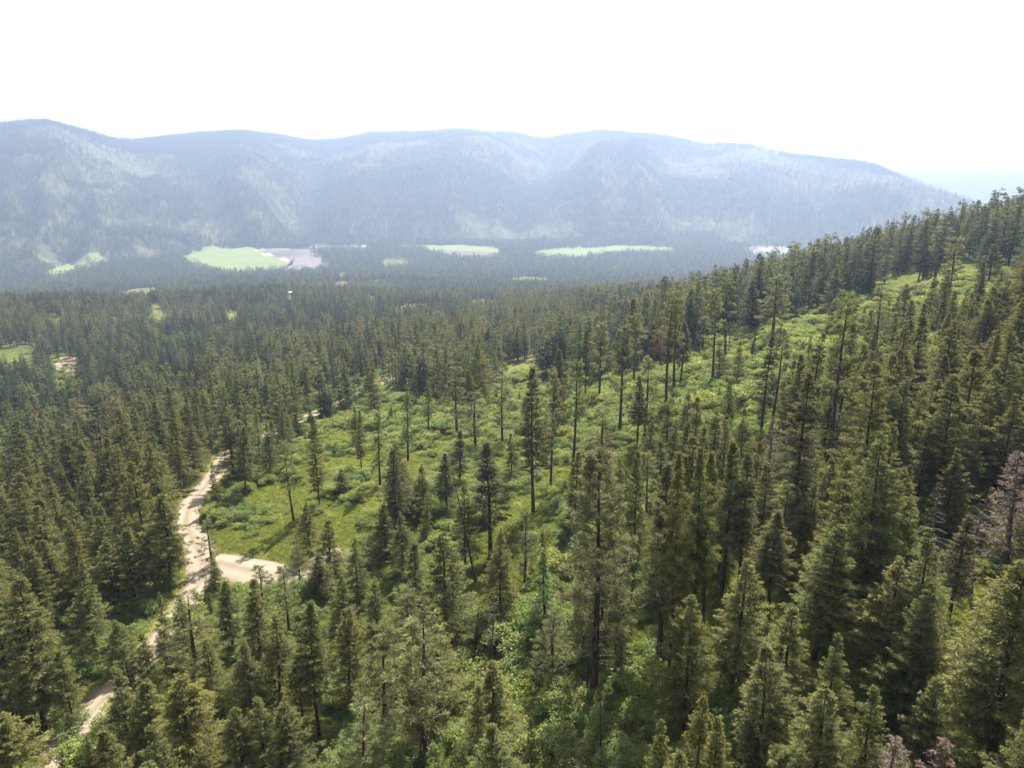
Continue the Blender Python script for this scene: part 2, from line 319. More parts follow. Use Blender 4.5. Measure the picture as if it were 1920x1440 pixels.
TREES = [
    (-67.36, 84.5, 25.37, 'F', 3, 1.514, 0.05, 0.039, 0, 'towering green fir at the left edge beside the lower road'),
    (-75.33, 89.29, 20.77, 'F', 3, 1.359, 4.2, 0.057, 0, 'leftmost tall green fir at the left edge beside the lower road'),
    (-69.58, 101.6, 20.17, 'F', 6, 1.078, 3.55, 0.034, 0, 'leftmost tall green fir beside the straight lower road'),
    (-74.08, 115.54, 18.04, 'F', 6, 1.172, 2.11, 0.039, 0, 'mid-sized green fir beside the straight lower road, second from left'),
    (-72.46, 119.49, 17.07, 'F', 3, 1.156, 4.76, 0.054, 0, 'mid-sized green fir beside the straight lower road, fourth from left'),
    (-67.52, 123.68, 20.16, 'F', 3, 1.448, 0.7, 0.045, 0, 'rightmost tall green fir in the wood below the road bend, left side'),
    (-70.14, 123.41, 13.0, 'F', 3, 0.844, 4.84, 0.0, 0, 'mid-sized green fir in the wood below the road bend, left side, third from right'),
    (-62.42, 131.62, 10.42, 'P', 0, 0.89, 1.1, 0.008, 0, 'leftmost small grey-green pine beside the road junction'),
    (-56.84, 119.22, 7.32, 'F', 7, 0.632, 1.79, 0.095, 0, 'small green fir beside the road junction, second from left'),
    (-44.48, 97.28, 13.0, 'F', 3, 0.765, 3.91, 0.0, 0, 'mid-sized green fir in the wood between junction and bottom edge, second from left'),
    (-43.59, 107.89, 9.65, 'P', 1, 0.834, 4.4, 0.031, 0, 'small grey-green pine beside the road junction, second from left'),
    (-36.46, 100.41, 13.0, 'P', 1, 0.809, 5.21, 0.0, 0, 'mid-sized grey-green pine in the wood between junction and bottom edge'),
    (-40.62, 120.03, 9.31, 'P', 1, 0.718, 5.01, 0.005, 0, 'rightmost small grey-green pine beside the road junction'),
    (-41.62, 131.09, 11.46, 'F', 6, 0.824, 3.45, 0.008, 0, 'rightmost small green fir on the grassy clearing within the road bend'),
    (-33.74, 117.29, 13.22, 'F', 5, 0.951, 0.5, 0.034, 0, 'leftmost mid-sized green fir beside the road junction'),
    (-46.32, 88.6, 16.26, 'P', 0, 1.404, 0.66, 0.024, 0, 'tall grey-green pine in the wood between junction and bottom edge'),
    (-51.79, 89.96, 16.47, 'F', 6, 0.563, 0.21, 0.053, 0, 'rightmost tall green fir beside the straight lower road'),
    (-62.16, 96.73, 9.6, 'F', 0, 0.829, 5.23, -0.024, 0, 'small green fir beside the straight lower road'),
    (-47.72, 72.49, 15.51, 'F', 6, 0.927, 4.63, 0.025, 0, 'leftmost tall green fir cut by the bottom edge, left of picture'),
    (-44.37, 71.66, 14.25, 'F', 3, 0.991, 5.54, 0.044, 0, 'tall green fir cut by the bottom edge, left of picture, second from left'),
    (-39.06, 69.88, 15.62, 'Y', 2, 1.272, 4.65, 0.035, 0, 'tall golden-green fir cut by the bottom edge, left of picture, second from left'),
    (-24.79, 64.11, 15.5, 'Y', 2, 0.995, 4.99, 0.0, 0, 'leftmost tall golden-green fir cut by the bottom edge, left of centre'),
    (-27.25, 76.44, 13.0, 'Y', 2, 0.754, 5.97, 0.0, 0, 'mid-sized golden-green fir in the wood between junction and bottom edge'),
    (-32.72, 83.44, 15.58, 'F', 6, 0.907, 5.66, 0.041, 0, 'tall green fir in the wood between junction and bottom edge'),
    (-25.05, 75.9, 21.11, 'F', 4, 0.978, 6.1, 0.031, 0, 'towering bare-trunked green fir in the wood between junction and bottom edge'),
    (-60.51, 68.51, 14.9, 'Y', 2, 1.287, 5.71, 0.068, 0, 'leftmost tall golden-green fir cut by the bottom edge, left of picture'),
    (-62.89, 84.35, 13.0, 'F', 5, 0.661, 1.69, 0.0, 0, 'rightmost mid-sized green fir at the left edge beside the lower road'),
    (-93.58, 117.44, 15.5, 'F', 7, 1.124, 3.49, 0.0, 0, 'leftmost mid-sized green fir at the left edge beside the lower road'),
    (-74.56, 108.04, 13.0, 'F', 7, 0.91, 4.42, 0.0, 0, 'leftmost mid-sized green fir beside the straight lower road'),
    (-41.06, 81.81, 13.0, 'F', 0, 0.706, 3.79, 0.0, 0, 'leftmost mid-sized green fir in the wood between junction and bottom edge'),
    (-35.88, 81.4, 13.0, 'F', 6, 0.787, 1.03, 0.0, 0, 'mid-sized green fir in the wood between junction and bottom edge, third from left'),
    (-31.42, 67.03, 13.0, 'Y', 2, 0.811, 1.3, 0.0, 0, 'rightmost tall golden-green fir cut by the bottom edge, left of picture'),
    (-26.06, 96.03, 13.0, 'F', 0, 0.747, 2.79, 0.0, 0, 'rightmost mid-sized green fir in the wood between junction and bottom edge'),
    (-29.64, 68.84, 13.0, 'F', 5, 0.715, 4.77, 0.0, 0, 'leftmost tall green fir cut by the bottom edge, left of centre'),
    (-50.95, 84.19, 13.0, 'F', 5, 0.697, 5.58, 0.0, 0, 'mid-sized green fir beside the straight lower road, second from right'),
    (-50.72, 94.92, 13.0, 'F', 5, 0.64, 1.84, 0.0, 0, 'rightmost mid-sized green fir beside the straight lower road'),
    (-52.13, 81.83, 13.0, 'F', 7, 0.845, 5.24, 0.0, 0, 'mid-sized green fir beside the straight lower road, third from left'),
    (10.1, 74.18, 32.43, 'B', 0, 1.65, 1.1, -0.013, 0, 'big grey-brown pine among the shrubs near the lower centre'),
    (-3.93, 116.73, 22.53, 'N', 0, 1.511, 3.55, -0.032, 0, 'tall brownish fir on the lower open slope in mid picture'),
    (-6.33, 109.35, 22.56, 'S', 0, 1.025, 6.06, -0.17, 0, 'tall leaning thin dead trunk on the lower open slope in mid picture'),
    (-10.06, 91.62, 20.1, 'F', 0, 1.311, 3.96, 0.004, 0, 'leftmost tall green fir among the shrubs near the lower centre'),
    (-15.76, 103.12, 13.5, 'F', 1, 0.824, 0.93, 0.0, 0, 'rightmost mid-sized green fir among the shrubs near the lower centre'),
    (-1.67, 96.76, 16.23, 'F', 6, 0.916, 3.42, 0.003, 0, 'tall green fir among the shrubs near the lower centre, second from left'),
    (2.18, 105.61, 13.0, 'P', 0, 0.795, 1.46, 0.0, 0, 'mid-sized grey-green pine on the lower open slope in mid picture'),
    (5.11, 90.37, 14.07, 'L', 0, 1.215, 0.29, -0.024, 0, 'mid-sized feathery light green larch among the shrubs near the lower centre'),
    (5.81, 79.72, 10.19, 'P', 4, 0.88, 3.87, 0.002, 0, 'leftmost mid-sized grey-green pine among the shrubs near the lower centre'),
    (-2.53, 73.13, 10.18, 'Y', 0, 0.879, 4.29, 0.016, 0, 'mid-sized golden-green fir among the shrubs near the lower centre'),
    (-14.46, 85.37, 15.17, 'P', 1, 1.31, 0.12, 0.024, 0, 'rightmost tall grey-green pine among the shrubs near the lower centre'),
    (-10.51, 68.67, 20.22, 'P', 1, 1.746, 4.87, 0.03, 0, 'towering grey-green pine among the shrubs near the lower centre'),
    (-15.62, 73.36, 17.53, 'P', 1, 1.173, 0.86, 0.023, 0, 'leftmost tall grey-green pine among the shrubs near the lower centre'),
    (-15.52, 62.92, 15.5, 'P', 4, 1.241, 5.36, 0.0, 0, 'tall grey-green pine cut by the bottom edge, left of centre'),
    (-22.36, 81.2, 16.4, 'Y', 2, 0.889, 5.37, 0.051, 0, 'rightmost tall golden-green fir in the wood between junction and bottom edge'),
    (-20.37, 93.26, 13.0, 'F', 7, 0.77, 5.14, 0.0, 0, 'leftmost mid-sized green fir among the shrubs near the lower centre'),
    (17.63, 91.31, 23.92, 'F', 3, 0.729, 5.4, -0.016, 0, 'towering green fir on the lower open slope in mid picture'),
    (18.43, 75.94, 27.08, 'N', 0, 1.265, 2.8, -0.024, 0, 'towering brownish fir among the shrubs near the lower centre'),
    (18.59, 71.4, 29.69, 'F', 4, 0.737, 2.11, -0.025, 0, 'towering bare-trunked green fir in the bottom right wood'),
    (13.33, 73.46, 14.19, 'F', 3, 0.553, 2.83, -0.007, 0, 'rightmost tall green fir among the shrubs near the lower centre'),
    (13.36, 52.67, 13.0, 'Y', 0, 0.588, 3.99, 0.0, 0, 'tall golden-green fir cut by the bottom edge, right of centre, second from left'),
    (-2.0, 57.97, 13.0, 'F', 2, 0.865, 2.17, 0.0, 0, 'rightmost tall green fir cut by the bottom edge, left of centre'),
    (1.84, 57.97, 13.0, 'Y', 0, 0.397, 4.18, 0.0, 0, 'leftmost tall golden-green fir cut by the bottom edge, right of centre'),
    (-20.12, 116.23, 13.0, 'F', 6, 0.829, 4.85, 0.0, 0, 'mid-sized green fir on the lower open slope in mid picture, third from left'),
    (9.14, 79.45, 13.0, 'P', 4, 0.567, 2.18, 0.0, 0, 'rightmost mid-sized grey-green pine among the shrubs near the lower centre'),
    (-8.62, 116.06, 17.0, 'F', 6, 0.852, 4.69, 0.004, 0, 'mid-sized green fir on the lower open slope in mid picture, third from right'),
    (-23.81, 120.9, 13.5, 'F', 6, 0.859, 2.86, 0.0, 0, 'leftmost mid-sized green fir on the lower open slope in mid picture'),
    (-33.85, 110.49, 9.56, 'F', 7, 0.826, 4.89, 0.028, 0, 'small green fir beside the road junction, third from left'),
    (-26.37, 107.2, 13.0, 'F', 0, 0.673, 2.18, 0.0, 0, 'rightmost mid-sized green fir beside the road junction'),
    (-5.4, 87.24, 12.3, 'S', 0, 0.559, 1.28, 0.075, 0, 'leftmost mid-sized thin dead trunk with few stubs among the shrubs near the lower centre'),
    (-2.84, 87.07, 10.37, 'D', 0, 0.953, 1.59, 0.044, 0, 'mid-sized dead grey tree with bare drooping branches among the shrubs near the lower centre'),
    (-0.6, 84.65, 4.8, 'K', 0, 0.328, 0.26, 0.094, 0, 'leftmost small broken dead trunk stub among the shrubs near the lower centre'),
    (9.48, 74.51, 7.02, 'K', 0, 0.479, 5.46, -0.021, 0, 'rightmost small broken dead trunk stub among the shrubs near the lower centre'),
    (9.64, 62.22, 10.64, 'S', 0, 0.483, 2.17, -0.035, 0, 'rightmost mid-sized thin dead trunk with few stubs among the shrubs near the lower centre'),
    (24.5, 66.88, 16.45, 'F', 0, 1.069, 3.26, 0.024, 0, 'leftmost tall green fir in the bottom right wood'),
    (27.9, 61.19, 13.0, 'F', 5, 0.848, 0.41, 0.0, 0, 'tall green fir in the bottom right wood, second from left'),
    (22.87, 55.37, 15.0, 'F', 2, 0.938, 0.78, 0.0, 0, 'tall green fir cut by the bottom edge, right of centre'),
    (33.61, 67.49, 16.78, 'F', 3, 1.107, 5.47, 0.049, 0, 'tall green fir in the lower right wood, second from left'),
    (38.02, 61.66, 15.45, 'F', 6, 1.025, 0.75, -0.017, 0, 'tall green fir in the bottom right wood, second from right'),
    (39.3, 60.42, 19.21, 'F', 6, 1.021, 5.18, -0.005, 0, 'leftmost towering green fir in the bottom right wood'),
    (43.34, 52.15, 21.48, 'F', 3, 1.533, 4.24, -0.039, 0, 'towering green fir cut by the bottom edge, right of picture'),
    (29.91, 56.31, 13.0, 'F', 5, 0.57, 3.59, 0.0, 0, 'tall green fir in the bottom right wood, third from left'),
    (26.43, 50.26, 14.0, 'F', 0, 0.906, 5.33, 0.0, 0, 'leftmost tall green fir cut by the bottom edge, right of picture'),
    (35.4, 49.76, 13.0, 'F', 7, 0.855, 3.0, 0.0, 0, 'rightmost tall green fir cut by the bottom edge, right of picture'),
    (30.31, 49.94, 13.0, 'F', 5, 0.616, 4.28, 0.0, 0, 'tall green fir cut by the bottom edge, right of picture, second from left'),
    (17.43, 53.75, 13.0, 'Y', 0, 0.593, 1.99, 0.0, 0, 'tall golden-green fir cut by the bottom edge, right of centre, third from left'),
    (17.8, 51.08, 13.0, 'Y', 0, 0.65, 4.38, 0.0, 0, 'rightmost tall golden-green fir cut by the bottom edge, right of centre'),
    (34.54, 46.36, 11.0, 'R', 0, 0.95, 1.61, 0.0, 0, 'rightmost tall dying conifer with dry mauve twigs cut by the bottom edge, right of picture'),
    (30.99, 47.14, 11.0, 'R', 0, 0.95, 4.19, 0.0, 0, 'leftmost tall dying conifer with dry mauve twigs cut by the bottom edge, right of picture'),
    (21.61, 46.62, 13.0, 'P', 4, 0.618, 5.87, 0.0, 0, 'tall grey-green pine cut by the bottom edge, right of picture'),
    (48.7, 81.87, 13.0, 'F', 3, 0.911, 2.25, 0.0, 0, 'tall green fir in the middle of the right wood, fourth from right'),
    (31.69, 76.15, 15.39, 'F', 4, 0.898, 5.4, -0.007, 0, 'tall bare-trunked green fir in the lower right wood'),
    (22.21, 75.39, 27.66, 'F', 4, 0.762, 2.33, -0.036, 0, 'leftmost towering bare-trunked green fir in the lower right wood'),
    (24.8, 79.75, 24.52, 'F', 4, 0.817, 5.15, -0.026, 0, 'towering bare-trunked green fir in the lower right wood, second from left'),
    (28.17, 83.75, 23.02, 'F', 4, 0.898, 3.35, -0.022, 0, 'rightmost towering bare-trunked green fir in the lower right wood'),
    (30.77, 84.77, 20.19, 'N', 0, 0.998, 5.56, -0.023, 0, 'towering brownish fir in the lower right wood'),
    (28.36, 105.85, 19.57, 'F', 3, 0.812, 5.05, -0.033, 0, 'tall green fir in the middle of the right wood, second from left'),
    (43.47, 85.25, 13.0, 'F', 6, 0.754, 0.13, 0.0, 0, 'tall green fir in the middle of the right wood, sixth from left'),
    (44.74, 80.92, 13.0, 'F', 6, 0.782, 2.8, 0.0, 0, 'tall green fir in the middle of the right wood, fifth from right'),
    (50.8, 77.12, 13.51, 'D', 1, 1.063, 0.82, -0.024, 0, 'leftmost tall dead grey tree with bare drooping branches in the lower right wood'),
    (54.06, 73.43, 13.04, 'D', 1, 1.227, 2.13, 0.003, 0, 'rightmost tall dead grey tree with bare drooping branches in the lower right wood'),
    (39.38, 84.97, 13.0, 'F', 6, 0.743, 1.78, 0.0, 0, 'tall green fir in the middle of the right wood, fourth from left'),
    (30.5, 76.37, 13.0, 'L', 0, 0.861, 4.55, 0.0, 0, 'tall feathery light green larch in the lower right wood'),
    (36.42, 85.93, 13.0, 'P', 0, 0.817, 4.45, 0.0, 0, 'leftmost mid-sized grey-green pine in the middle of the right wood'),
    (46.23, 58.06, 13.0, 'F', 0, 0.718, 0.02, 0.0, 0, 'rightmost tall green fir in the bottom right wood'),
    (54.47, 185.79, 26.24, 'P', 2, 1.249, 1.7, -0.041, 0, 'rightmost tall bare-trunked grey-green pine on the bright upper right slope'),
    (68.07, 219.66, 26.87, 'P', 2, 1.635, 4.23, -0.058, 0, 'rightmost mid-sized bare-trunked grey-green pine on the bright upper right slope'),
    (92.62, 270.54, 21.74, 'F', 3, 1.399, 6.07, -0.056, 0, 'mid-sized green fir on the far right slope below the ridge'),
    (89.46, 239.23, 22.37, 'P', 1, 1.932, 1.92, -0.033, 0, 'leftmost mid-sized grey-green pine on the bright upper right slope'),
    (129.28, 281.69, 17.43, 'F', 7, 1.505, 5.04, -0.062, 0, 'small green fir on the far right slope below the ridge, second from left'),
    (107.64, 234.63, 10.84, 'F', 7, 0.842, 1.26, -0.056, 0, 'leftmost small green fir on the far right slope below the ridge'),
    (134.49, 218.11, 23.28, 'P', 3, 1.654, 2.18, -0.049, 0, 'mid-sized bare-trunked grey-green pine on the far right slope below the ridge'),
    (167.08, 249.43, 16.65, 'F', 5, 1.438, 3.33, -0.046, 0, 'rightmost small green fir on the far right slope below the ridge'),
    (92.46, 176.08, 17.45, 'P', 1, 1.346, 4.47, -0.04, 0, 'rightmost mid-sized grey-green pine on the bright upper right slope'),
    (122.95, 208.12, 7.67, 'F', 7, 0.662, 5.19, -0.122, 0, 'small green fir on the far right slope below the ridge, fourth from left'),
    (55.84, 116.61, 28.49, 'P', 2, 1.424, 4.78, -0.007, 0, 'towering bare-trunked grey-green pine in the right wood below the bright slope'),
    (51.28, 137.88, 19.97, 'N', 0, 0.983, 0.34, 0.02, 0, 'tall brownish fir in the right wood below the bright slope'),
    (49.87, 129.75, 21.24, 'P', 3, 1.108, 2.8, 0.024, 0, 'rightmost tall bare-trunked grey-green pine in the right wood below the bright slope'),
    (51.22, 120.53, 18.97, 'F', 4, 0.84, 4.05, -0.04, 0, 'leftmost tall bare-trunked green fir in the right wood below the bright slope'),
    (56.68, 127.95, 20.12, 'Y', 1, 0.939, 5.25, 0.038, 0, 'leftmost tall golden-green fir in the right wood below the bright slope'),
    (70.13, 137.27, 14.43, 'F', 3, 0.77, 2.89, -0.025, 0, 'mid-sized green fir in the right wood below the bright slope, fourth from right'),
    (58.39, 106.32, 16.57, 'P', 0, 0.98, 3.72, -0.008, 0, 'tall grey-green pine in the right wood below the bright slope'),
    (61.08, 105.42, 15.8, 'F', 6, 0.875, 1.41, -0.012, 0, 'tall green fir in the right wood below the bright slope, fourth from left'),
    (60.08, 92.42, 19.66, 'F', 3, 1.142, 5.91, -0.029, 0, 'tall green fir in the middle of the right wood, third from right'),
    (71.98, 102.28, 15.5, 'F', 5, 0.993, 2.48, 0.0, 0, 'tall green fir in the right wood below the bright slope, third from right'),
    (75.2, 128.4, 14.5, 'Y', 2, 0.948, 4.4, 0.0, 0, 'rightmost mid-sized golden-green fir in the right wood below the bright slope'),
    (105.41, 157.81, 14.09, 'Y', 1, 1.011, 5.54, -0.084, 0, 'mid-sized golden-green fir on the bright upper right slope, second from left'),
    (90.69, 129.91, 14.0, 'F', 0, 0.9, 0.83, 0.0, 0, 'mid-sized green fir on the bright upper right slope, second from right'),
    (53.76, 105.34, 13.0, 'P', 0, 0.996, 3.33, 0.0, 0, 'rightmost mid-sized grey-green pine in the middle of the right wood'),
    (44.22, 100.26, 13.0, 'P', 0, 0.935, 0.62, 0.0, 0, 'mid-sized grey-green pine in the middle of the right wood, second from left'),
    (57.27, 92.13, 13.0, 'F', 5, 0.807, 2.22, 0.0, 0, 'mid-sized green fir in the middle of the right wood, second from right'),
    (56.55, 84.4, 13.0, 'F', 0, 0.714, 4.06, 0.0, 0, 'tall green fir in the middle of the right wood, second from right'),
    (47.61, 78.71, 13.0, 'Y', 0, 0.566, 4.51, 0.0, 0, 'rightmost tall golden-green fir in the lower right wood'),
    (44.8, 82.84, 13.0, 'F', 2, 0.77, 0.08, 0.0, 0, 'tall green fir in the middle of the right wood, seventh from left'),
    (60.76, 77.83, 15.13, 'R', 0, 1.307, 6.16, -0.087, 0, 'tall dying conifer with dry mauve twigs in the middle of the right wood'),
    (44.48, 113.96, 11.74, 'R', 0, 0.79, 6.19, -0.019, 0, 'mid-sized dying conifer with dry mauve twigs in the right wood below the bright slope'),
    (56.64, 186.92, 11.96, 'F', 7, 0.749, 3.05, -0.071, 0, 'leftmost small green fir on the bright upper right slope'),
    (61.28, 184.5, 10.6, 'F', 2, 0.595, 4.5, -0.046, 0, 'small green fir on the bright upper right slope, second from left'),
    (83.39, 198.7, 5.03, 'F', 0, 0.435, 0.55, 0.004, 0, 'small green fir on the bright upper right slope, third from left'),
    (109.61, 217.72, 8.41, 'F', 0, 0.589, 1.34, -0.06, 0, 'small green fir on the far right slope below the ridge, third from left'),
    (114.08, 157.43, 12.22, 'F', 5, 0.854, 5.25, -0.089, 0, 'rightmost small green fir on the bright upper right slope'),
    (71.19, 114.69, 13.0, 'F', 5, 0.835, 0.11, 0.0, 0, 'mid-sized green fir in the right wood below the bright slope, second from right'),
    (55.32, 118.05, 13.0, 'F', 6, 0.709, 5.89, 0.0, 0, 'mid-sized green fir in the right wood below the bright slope, sixth from left'),
    (63.21, 92.87, 13.0, 'F', 6, 0.81, 5.97, 0.0, 0, 'rightmost mid-sized green fir in the middle of the right wood'),
    (69.46, 93.7, 14.5, 'F', 0, 0.906, 3.83, 0.0, 0, 'rightmost tall green fir in the middle of the right wood'),
    (50.85, 92.29, 13.0, 'F', 5, 0.693, 5.23, 0.0, 0, 'mid-sized green fir in the middle of the right wood, third from right'),
    (43.27, 89.51, 13.0, 'F', 5, 0.685, 4.13, 0.0, 0, 'mid-sized green fir in the middle of the right wood, fourth from left'),
    (38.27, 102.83, 13.0, 'F', 5, 0.628, 1.75, 0.0, 0, 'mid-sized green fir in the middle of the right wood, second from left'),
    (42.08, 121.48, 12.4, 'F', 6, 0.641, 3.67, -0.022, 0, 'mid-sized green fir in the right wood below the bright slope, third from left'),
    (37.12, 122.09, 13.0, 'Y', 2, 0.722, 1.18, 0.0, 0, 'leftmost mid-sized golden-green fir in the right wood below the bright slope'),
    (35.31, 134.84, 14.75, 'F', 6, 0.694, 1.09, -0.02, 0, 'leftmost mid-sized green fir in the right wood below the bright slope'),
    (32.9, 96.77, 13.0, 'Y', 0, 0.634, 6.14, 0.0, 0, 'mid-sized golden-green fir in the middle of the right wood'),
    (-50.53, 248.34, 22.1, 'F', 0, 0.807, 3.06, 0.001, 0, 'rightmost mid-sized green fir along the upper road beyond the clearing'),
    (-39.93, 174.62, 17.6, 'F', 3, 0.559, 3.51, 0.031, 0, 'mid-sized green fir along the upper road beyond the clearing, second from right'),
    (-32.76, 162.69, 21.6, 'L', 1, 1.332, 4.37, 0.031, 0, 'leftmost mid-sized feathery light green larch on the middle of the open shrubby slope'),
    (-28.54, 181.41, 21.66, 'L', 1, 1.283, 6.22, 0.025, 0, 'rightmost mid-sized feathery light green larch on the middle of the open shrubby slope'),
    (-26.72, 213.55, 17.18, 'L', 1, 1.185, 2.2, 0.02, 0, 'small feathery light green larch on the middle of the open shrubby slope'),
    (-16.66, 202.79, 20.93, 'P', 1, 1.372, 0.88, 0.013, 0, 'leftmost mid-sized grey-green pine on the middle of the open shrubby slope'),
    (-9.91, 181.52, 16.15, 'P', 1, 1.395, 0.54, 0.014, 0, 'mid-sized grey-green pine on the middle of the open shrubby slope, second from left'),
    (-2.61, 181.09, 22.79, 'P', 1, 1.117, 0.29, 0.013, 0, 'mid-sized grey-green pine on the middle of the open shrubby slope, third from left'),
    (4.33, 131.2, 30.47, 'N', 1, 1.31, 2.55, -0.009, 0, 'towering bare-trunked brownish fir on the lower open slope in mid picture'),
    (8.31, 141.25, 26.67, 'P', 3, 0.993, 4.02, 0.006, 0, 'leftmost tall bare-trunked grey-green pine on the middle of the open shrubby slope'),
    (13.33, 145.28, 26.2, 'P', 3, 1.194, 2.56, 0.004, 0, 'tall bare-trunked grey-green pine on the middle of the open shrubby slope, second from left'),
    (22.61, 209.46, 23.56, 'N', 0, 0.954, 2.45, -0.017, 0, 'mid-sized brownish fir on the open slope below the valley forest'),
    (26.41, 205.71, 24.87, 'P', 2, 1.352, 2.68, -0.002, 0, 'leftmost mid-sized bare-trunked grey-green pine on the open slope below the valley forest'),
    (26.73, 165.98, 26.8, 'P', 2, 1.357, 2.77, -0.003, 0, 'rightmost tall bare-trunked grey-green pine on the middle of the open shrubby slope'),
    (29.93, 151.32, 19.87, 'P', 1, 1.185, 2.78, -0.01, 0, 'rightmost mid-sized grey-green pine on the middle of the open shrubby slope'),
    (27.4, 146.21, 17.95, 'N', 1, 0.837, 5.11, -0.014, 0, 'rightmost mid-sized bare-trunked brownish fir on the middle of the open shrubby slope'),
    (40.21, 177.13, 30.13, 'P', 3, 1.358, 6.06, 0.014, 0, 'leftmost tall bare-trunked grey-green pine in the right wood below the bright slope'),
    (42.55, 178.41, 27.56, 'P', 3, 1.296, 6.06, -0.012, 0, 'leftmost tall bare-trunked grey-green pine on the bright upper right slope'),
    (39.41, 222.05, 23.74, 'P', 2, 1.296, 2.08, -0.003, 0, 'rightmost mid-sized bare-trunked grey-green pine on the open slope below the valley forest'),
    (51.16, 236.91, 21.39, 'R', 1, 1.474, 1.11, -0.04, 0, 'mid-sized dying conifer with reddish needles on the open slope below the valley forest'),
    (42.45, 504.93, 20.62, 'R', 0, 1.717, 1.04, -0.014, 0, 'small dying conifer with dry mauve twigs on the open slope below the valley forest'),
    (18.44, 138.29, 15.4, 'P', 0, 1.33, 2.72, -0.008, 0, 'mid-sized grey-green pine on the middle of the open shrubby slope, second from right'),
    (31.24, 135.4, 13.0, 'F', 6, 0.796, 5.15, 0.0, 0, 'rightmost mid-sized green fir on the middle of the open shrubby slope'),
    (-12.4, 155.3, 13.85, 'N', 0, 0.983, 4.97, 0.028, 0, 'rightmost mid-sized brownish fir on the middle of the open shrubby slope'),
    (-22.8, 133.67, 13.24, 'N', 0, 1.144, 2.7, 0.016, 0, 'mid-sized brownish fir on the lower open slope in mid picture'),
    (0.0, 152.54, 11.75, 'F', 5, 0.612, 2.34, -0.031, 0, 'leftmost small green fir on the middle of the open shrubby slope'),
    (-18.99, 138.34, 13.0, 'F', 6, 0.795, 1.0, 0.0, 0, 'mid-sized green fir on the lower open slope in mid picture, fourth from left'),
    (-14.15, 140.73, 13.69, 'N', 0, 0.998, 0.61, 0.001, 0, 'leftmost mid-sized brownish fir on the middle of the open shrubby slope'),
    (-47.59, 203.17, 13.7, 'F', 6, 0.611, 1.03, 0.016, 0, 'rightmost small green fir along the upper road beyond the clearing'),
    (28.22, 135.15, 11.55, 'F', 5, 0.581, 5.61, -0.01, 0, 'rightmost small green fir on the middle of the open shrubby slope'),
    (19.65, 120.41, 10.67, 'F', 7, 0.67, 2.13, -0.014, 0, 'leftmost mid-sized green fir on the middle of the open shrubby slope'),
    (-45.68, 154.22, 23.04, 'F', 3, 0.724, 3.91, 0.004, 0, 'tall green fir on the grassy clearing within the road bend'),
    (-50.2, 148.25, 19.39, 'P', 2, 0.901, 5.11, -0.033, 0, 'mid-sized bare-trunked grey-green pine on the grassy clearing within the road bend'),
    (-68.73, 168.16, 19.28, 'F', 3, 0.95, 3.91, 0.08, 0, 'rightmost mid-sized green fir on the grassy clearing within the road bend'),
    (-76.82, 181.48, 20.25, 'F', 7, 1.313, 5.05, 0.023, 0, 'leftmost mid-sized green fir on the grassy clearing within the road bend'),
    (-74.82, 163.92, 12.05, 'F', 0, 0.51, 3.9, 0.017, 0, 'leftmost small green fir on the grassy clearing within the road bend'),
    (-67.17, 182.57, 16.47, 'F', 6, 0.797, 6.04, 0.02, 0, 'mid-sized green fir along the upper road beyond the clearing, sixth from left'),
    (-72.22, 212.95, 14.0, 'F', 0, 0.879, 6.2, 0.025, 0, 'leftmost small green fir along the upper road beyond the clearing'),
    (-74.74, 180.75, 17.9, 'P', 0, 1.141, 4.82, 0.045, 0, 'mid-sized grey-green pine on the grassy clearing within the road bend'),
    (-41.59, 159.75, 7.06, 'F', 7, 0.61, 4.28, 0.018, 0, 'rightmost small green fir beside the road junction'),
    (-90.25, 177.8, 15.54, 'F', 5, 1.026, 3.43, 0.051, 0, 'rightmost small green fir in the wood left of the road bend'),
    (-90.03, 166.98, 16.24, 'F', 6, 1.045, 6.07, 0.053, 0, 'rightmost mid-sized green fir in the wood left of the road bend'),
    (-91.43, 189.94, 16.38, 'F', 0, 0.979, 2.33, 0.042, 0, 'leftmost mid-sized green fir along the upper road beyond the clearing'),
    (-73.2, 271.03, 11.15, 'F', 0, 0.699, 3.64, 0.009, 0, 'small green fir along the upper road beyond the clearing, third from left'),
    (-83.35, 276.31, 15.84, 'F', 6, 0.828, 4.53, 0.024, 0, 'small green fir along the upper road beyond the clearing, second from left'),
    (77.05, 101.61, 18.75, 'F', 3, 0.816, 2.15, -0.038, -0.025, 'rightmost tall green fir in the right wood below the bright slope'),
    (-117.21, 155.48, 23.54, 'F', 3, 1.298, 5.86, 0.046, -0.012, 'leftmost tall green fir in the wood below the road bend, left side'),
    (49.52, 162.46, 5.21, 'F', 5, 0.274, 1.95, -0.01, -0.001, 'small green fir in the right wood below the bright slope, second from left'),
    (78.29, 133.14, 18.42, 'F', 1, 0.998, 3.13, 0.015, 0.054, 'tall green fir in the right wood below the bright slope, fifth from left'),
    (-80.85, 137.41, 21.95, 'Y', 0, 1.33, 5.35, -0.012, -0.036, 'leftmost tall golden-green fir in the wood below the road bend, left side'),
    (-100.79, 223.97, 19.68, 'F', 3, 0.968, 1.38, -0.056, 0.001, 'mid-sized green fir along the upper road beyond the clearing, fourth from left'),
    (-112.82, 148.72, 21.82, 'Y', 0, 0.96, 4.61, 0.017, 0.015, 'mid-sized golden-green fir in the wood below the road bend, left side'),
    (0.9, 253.13, 7.04, 'L', 1, 0.391, 6.25, -0.021, -0.013, 'small feathery light green larch on the open slope below the valley forest, third from left'),
    (105.74, 146.49, 15.0, 'F', 2, 0.76, 4.96, -0.007, 0.016, 'rightmost mid-sized green fir on the bright upper right slope'),
    (60.66, 97.78, 17.46, 'Y', 2, 0.824, 4.53, 0.009, -0.008, 'rightmost tall golden-green fir in the middle of the right wood'),
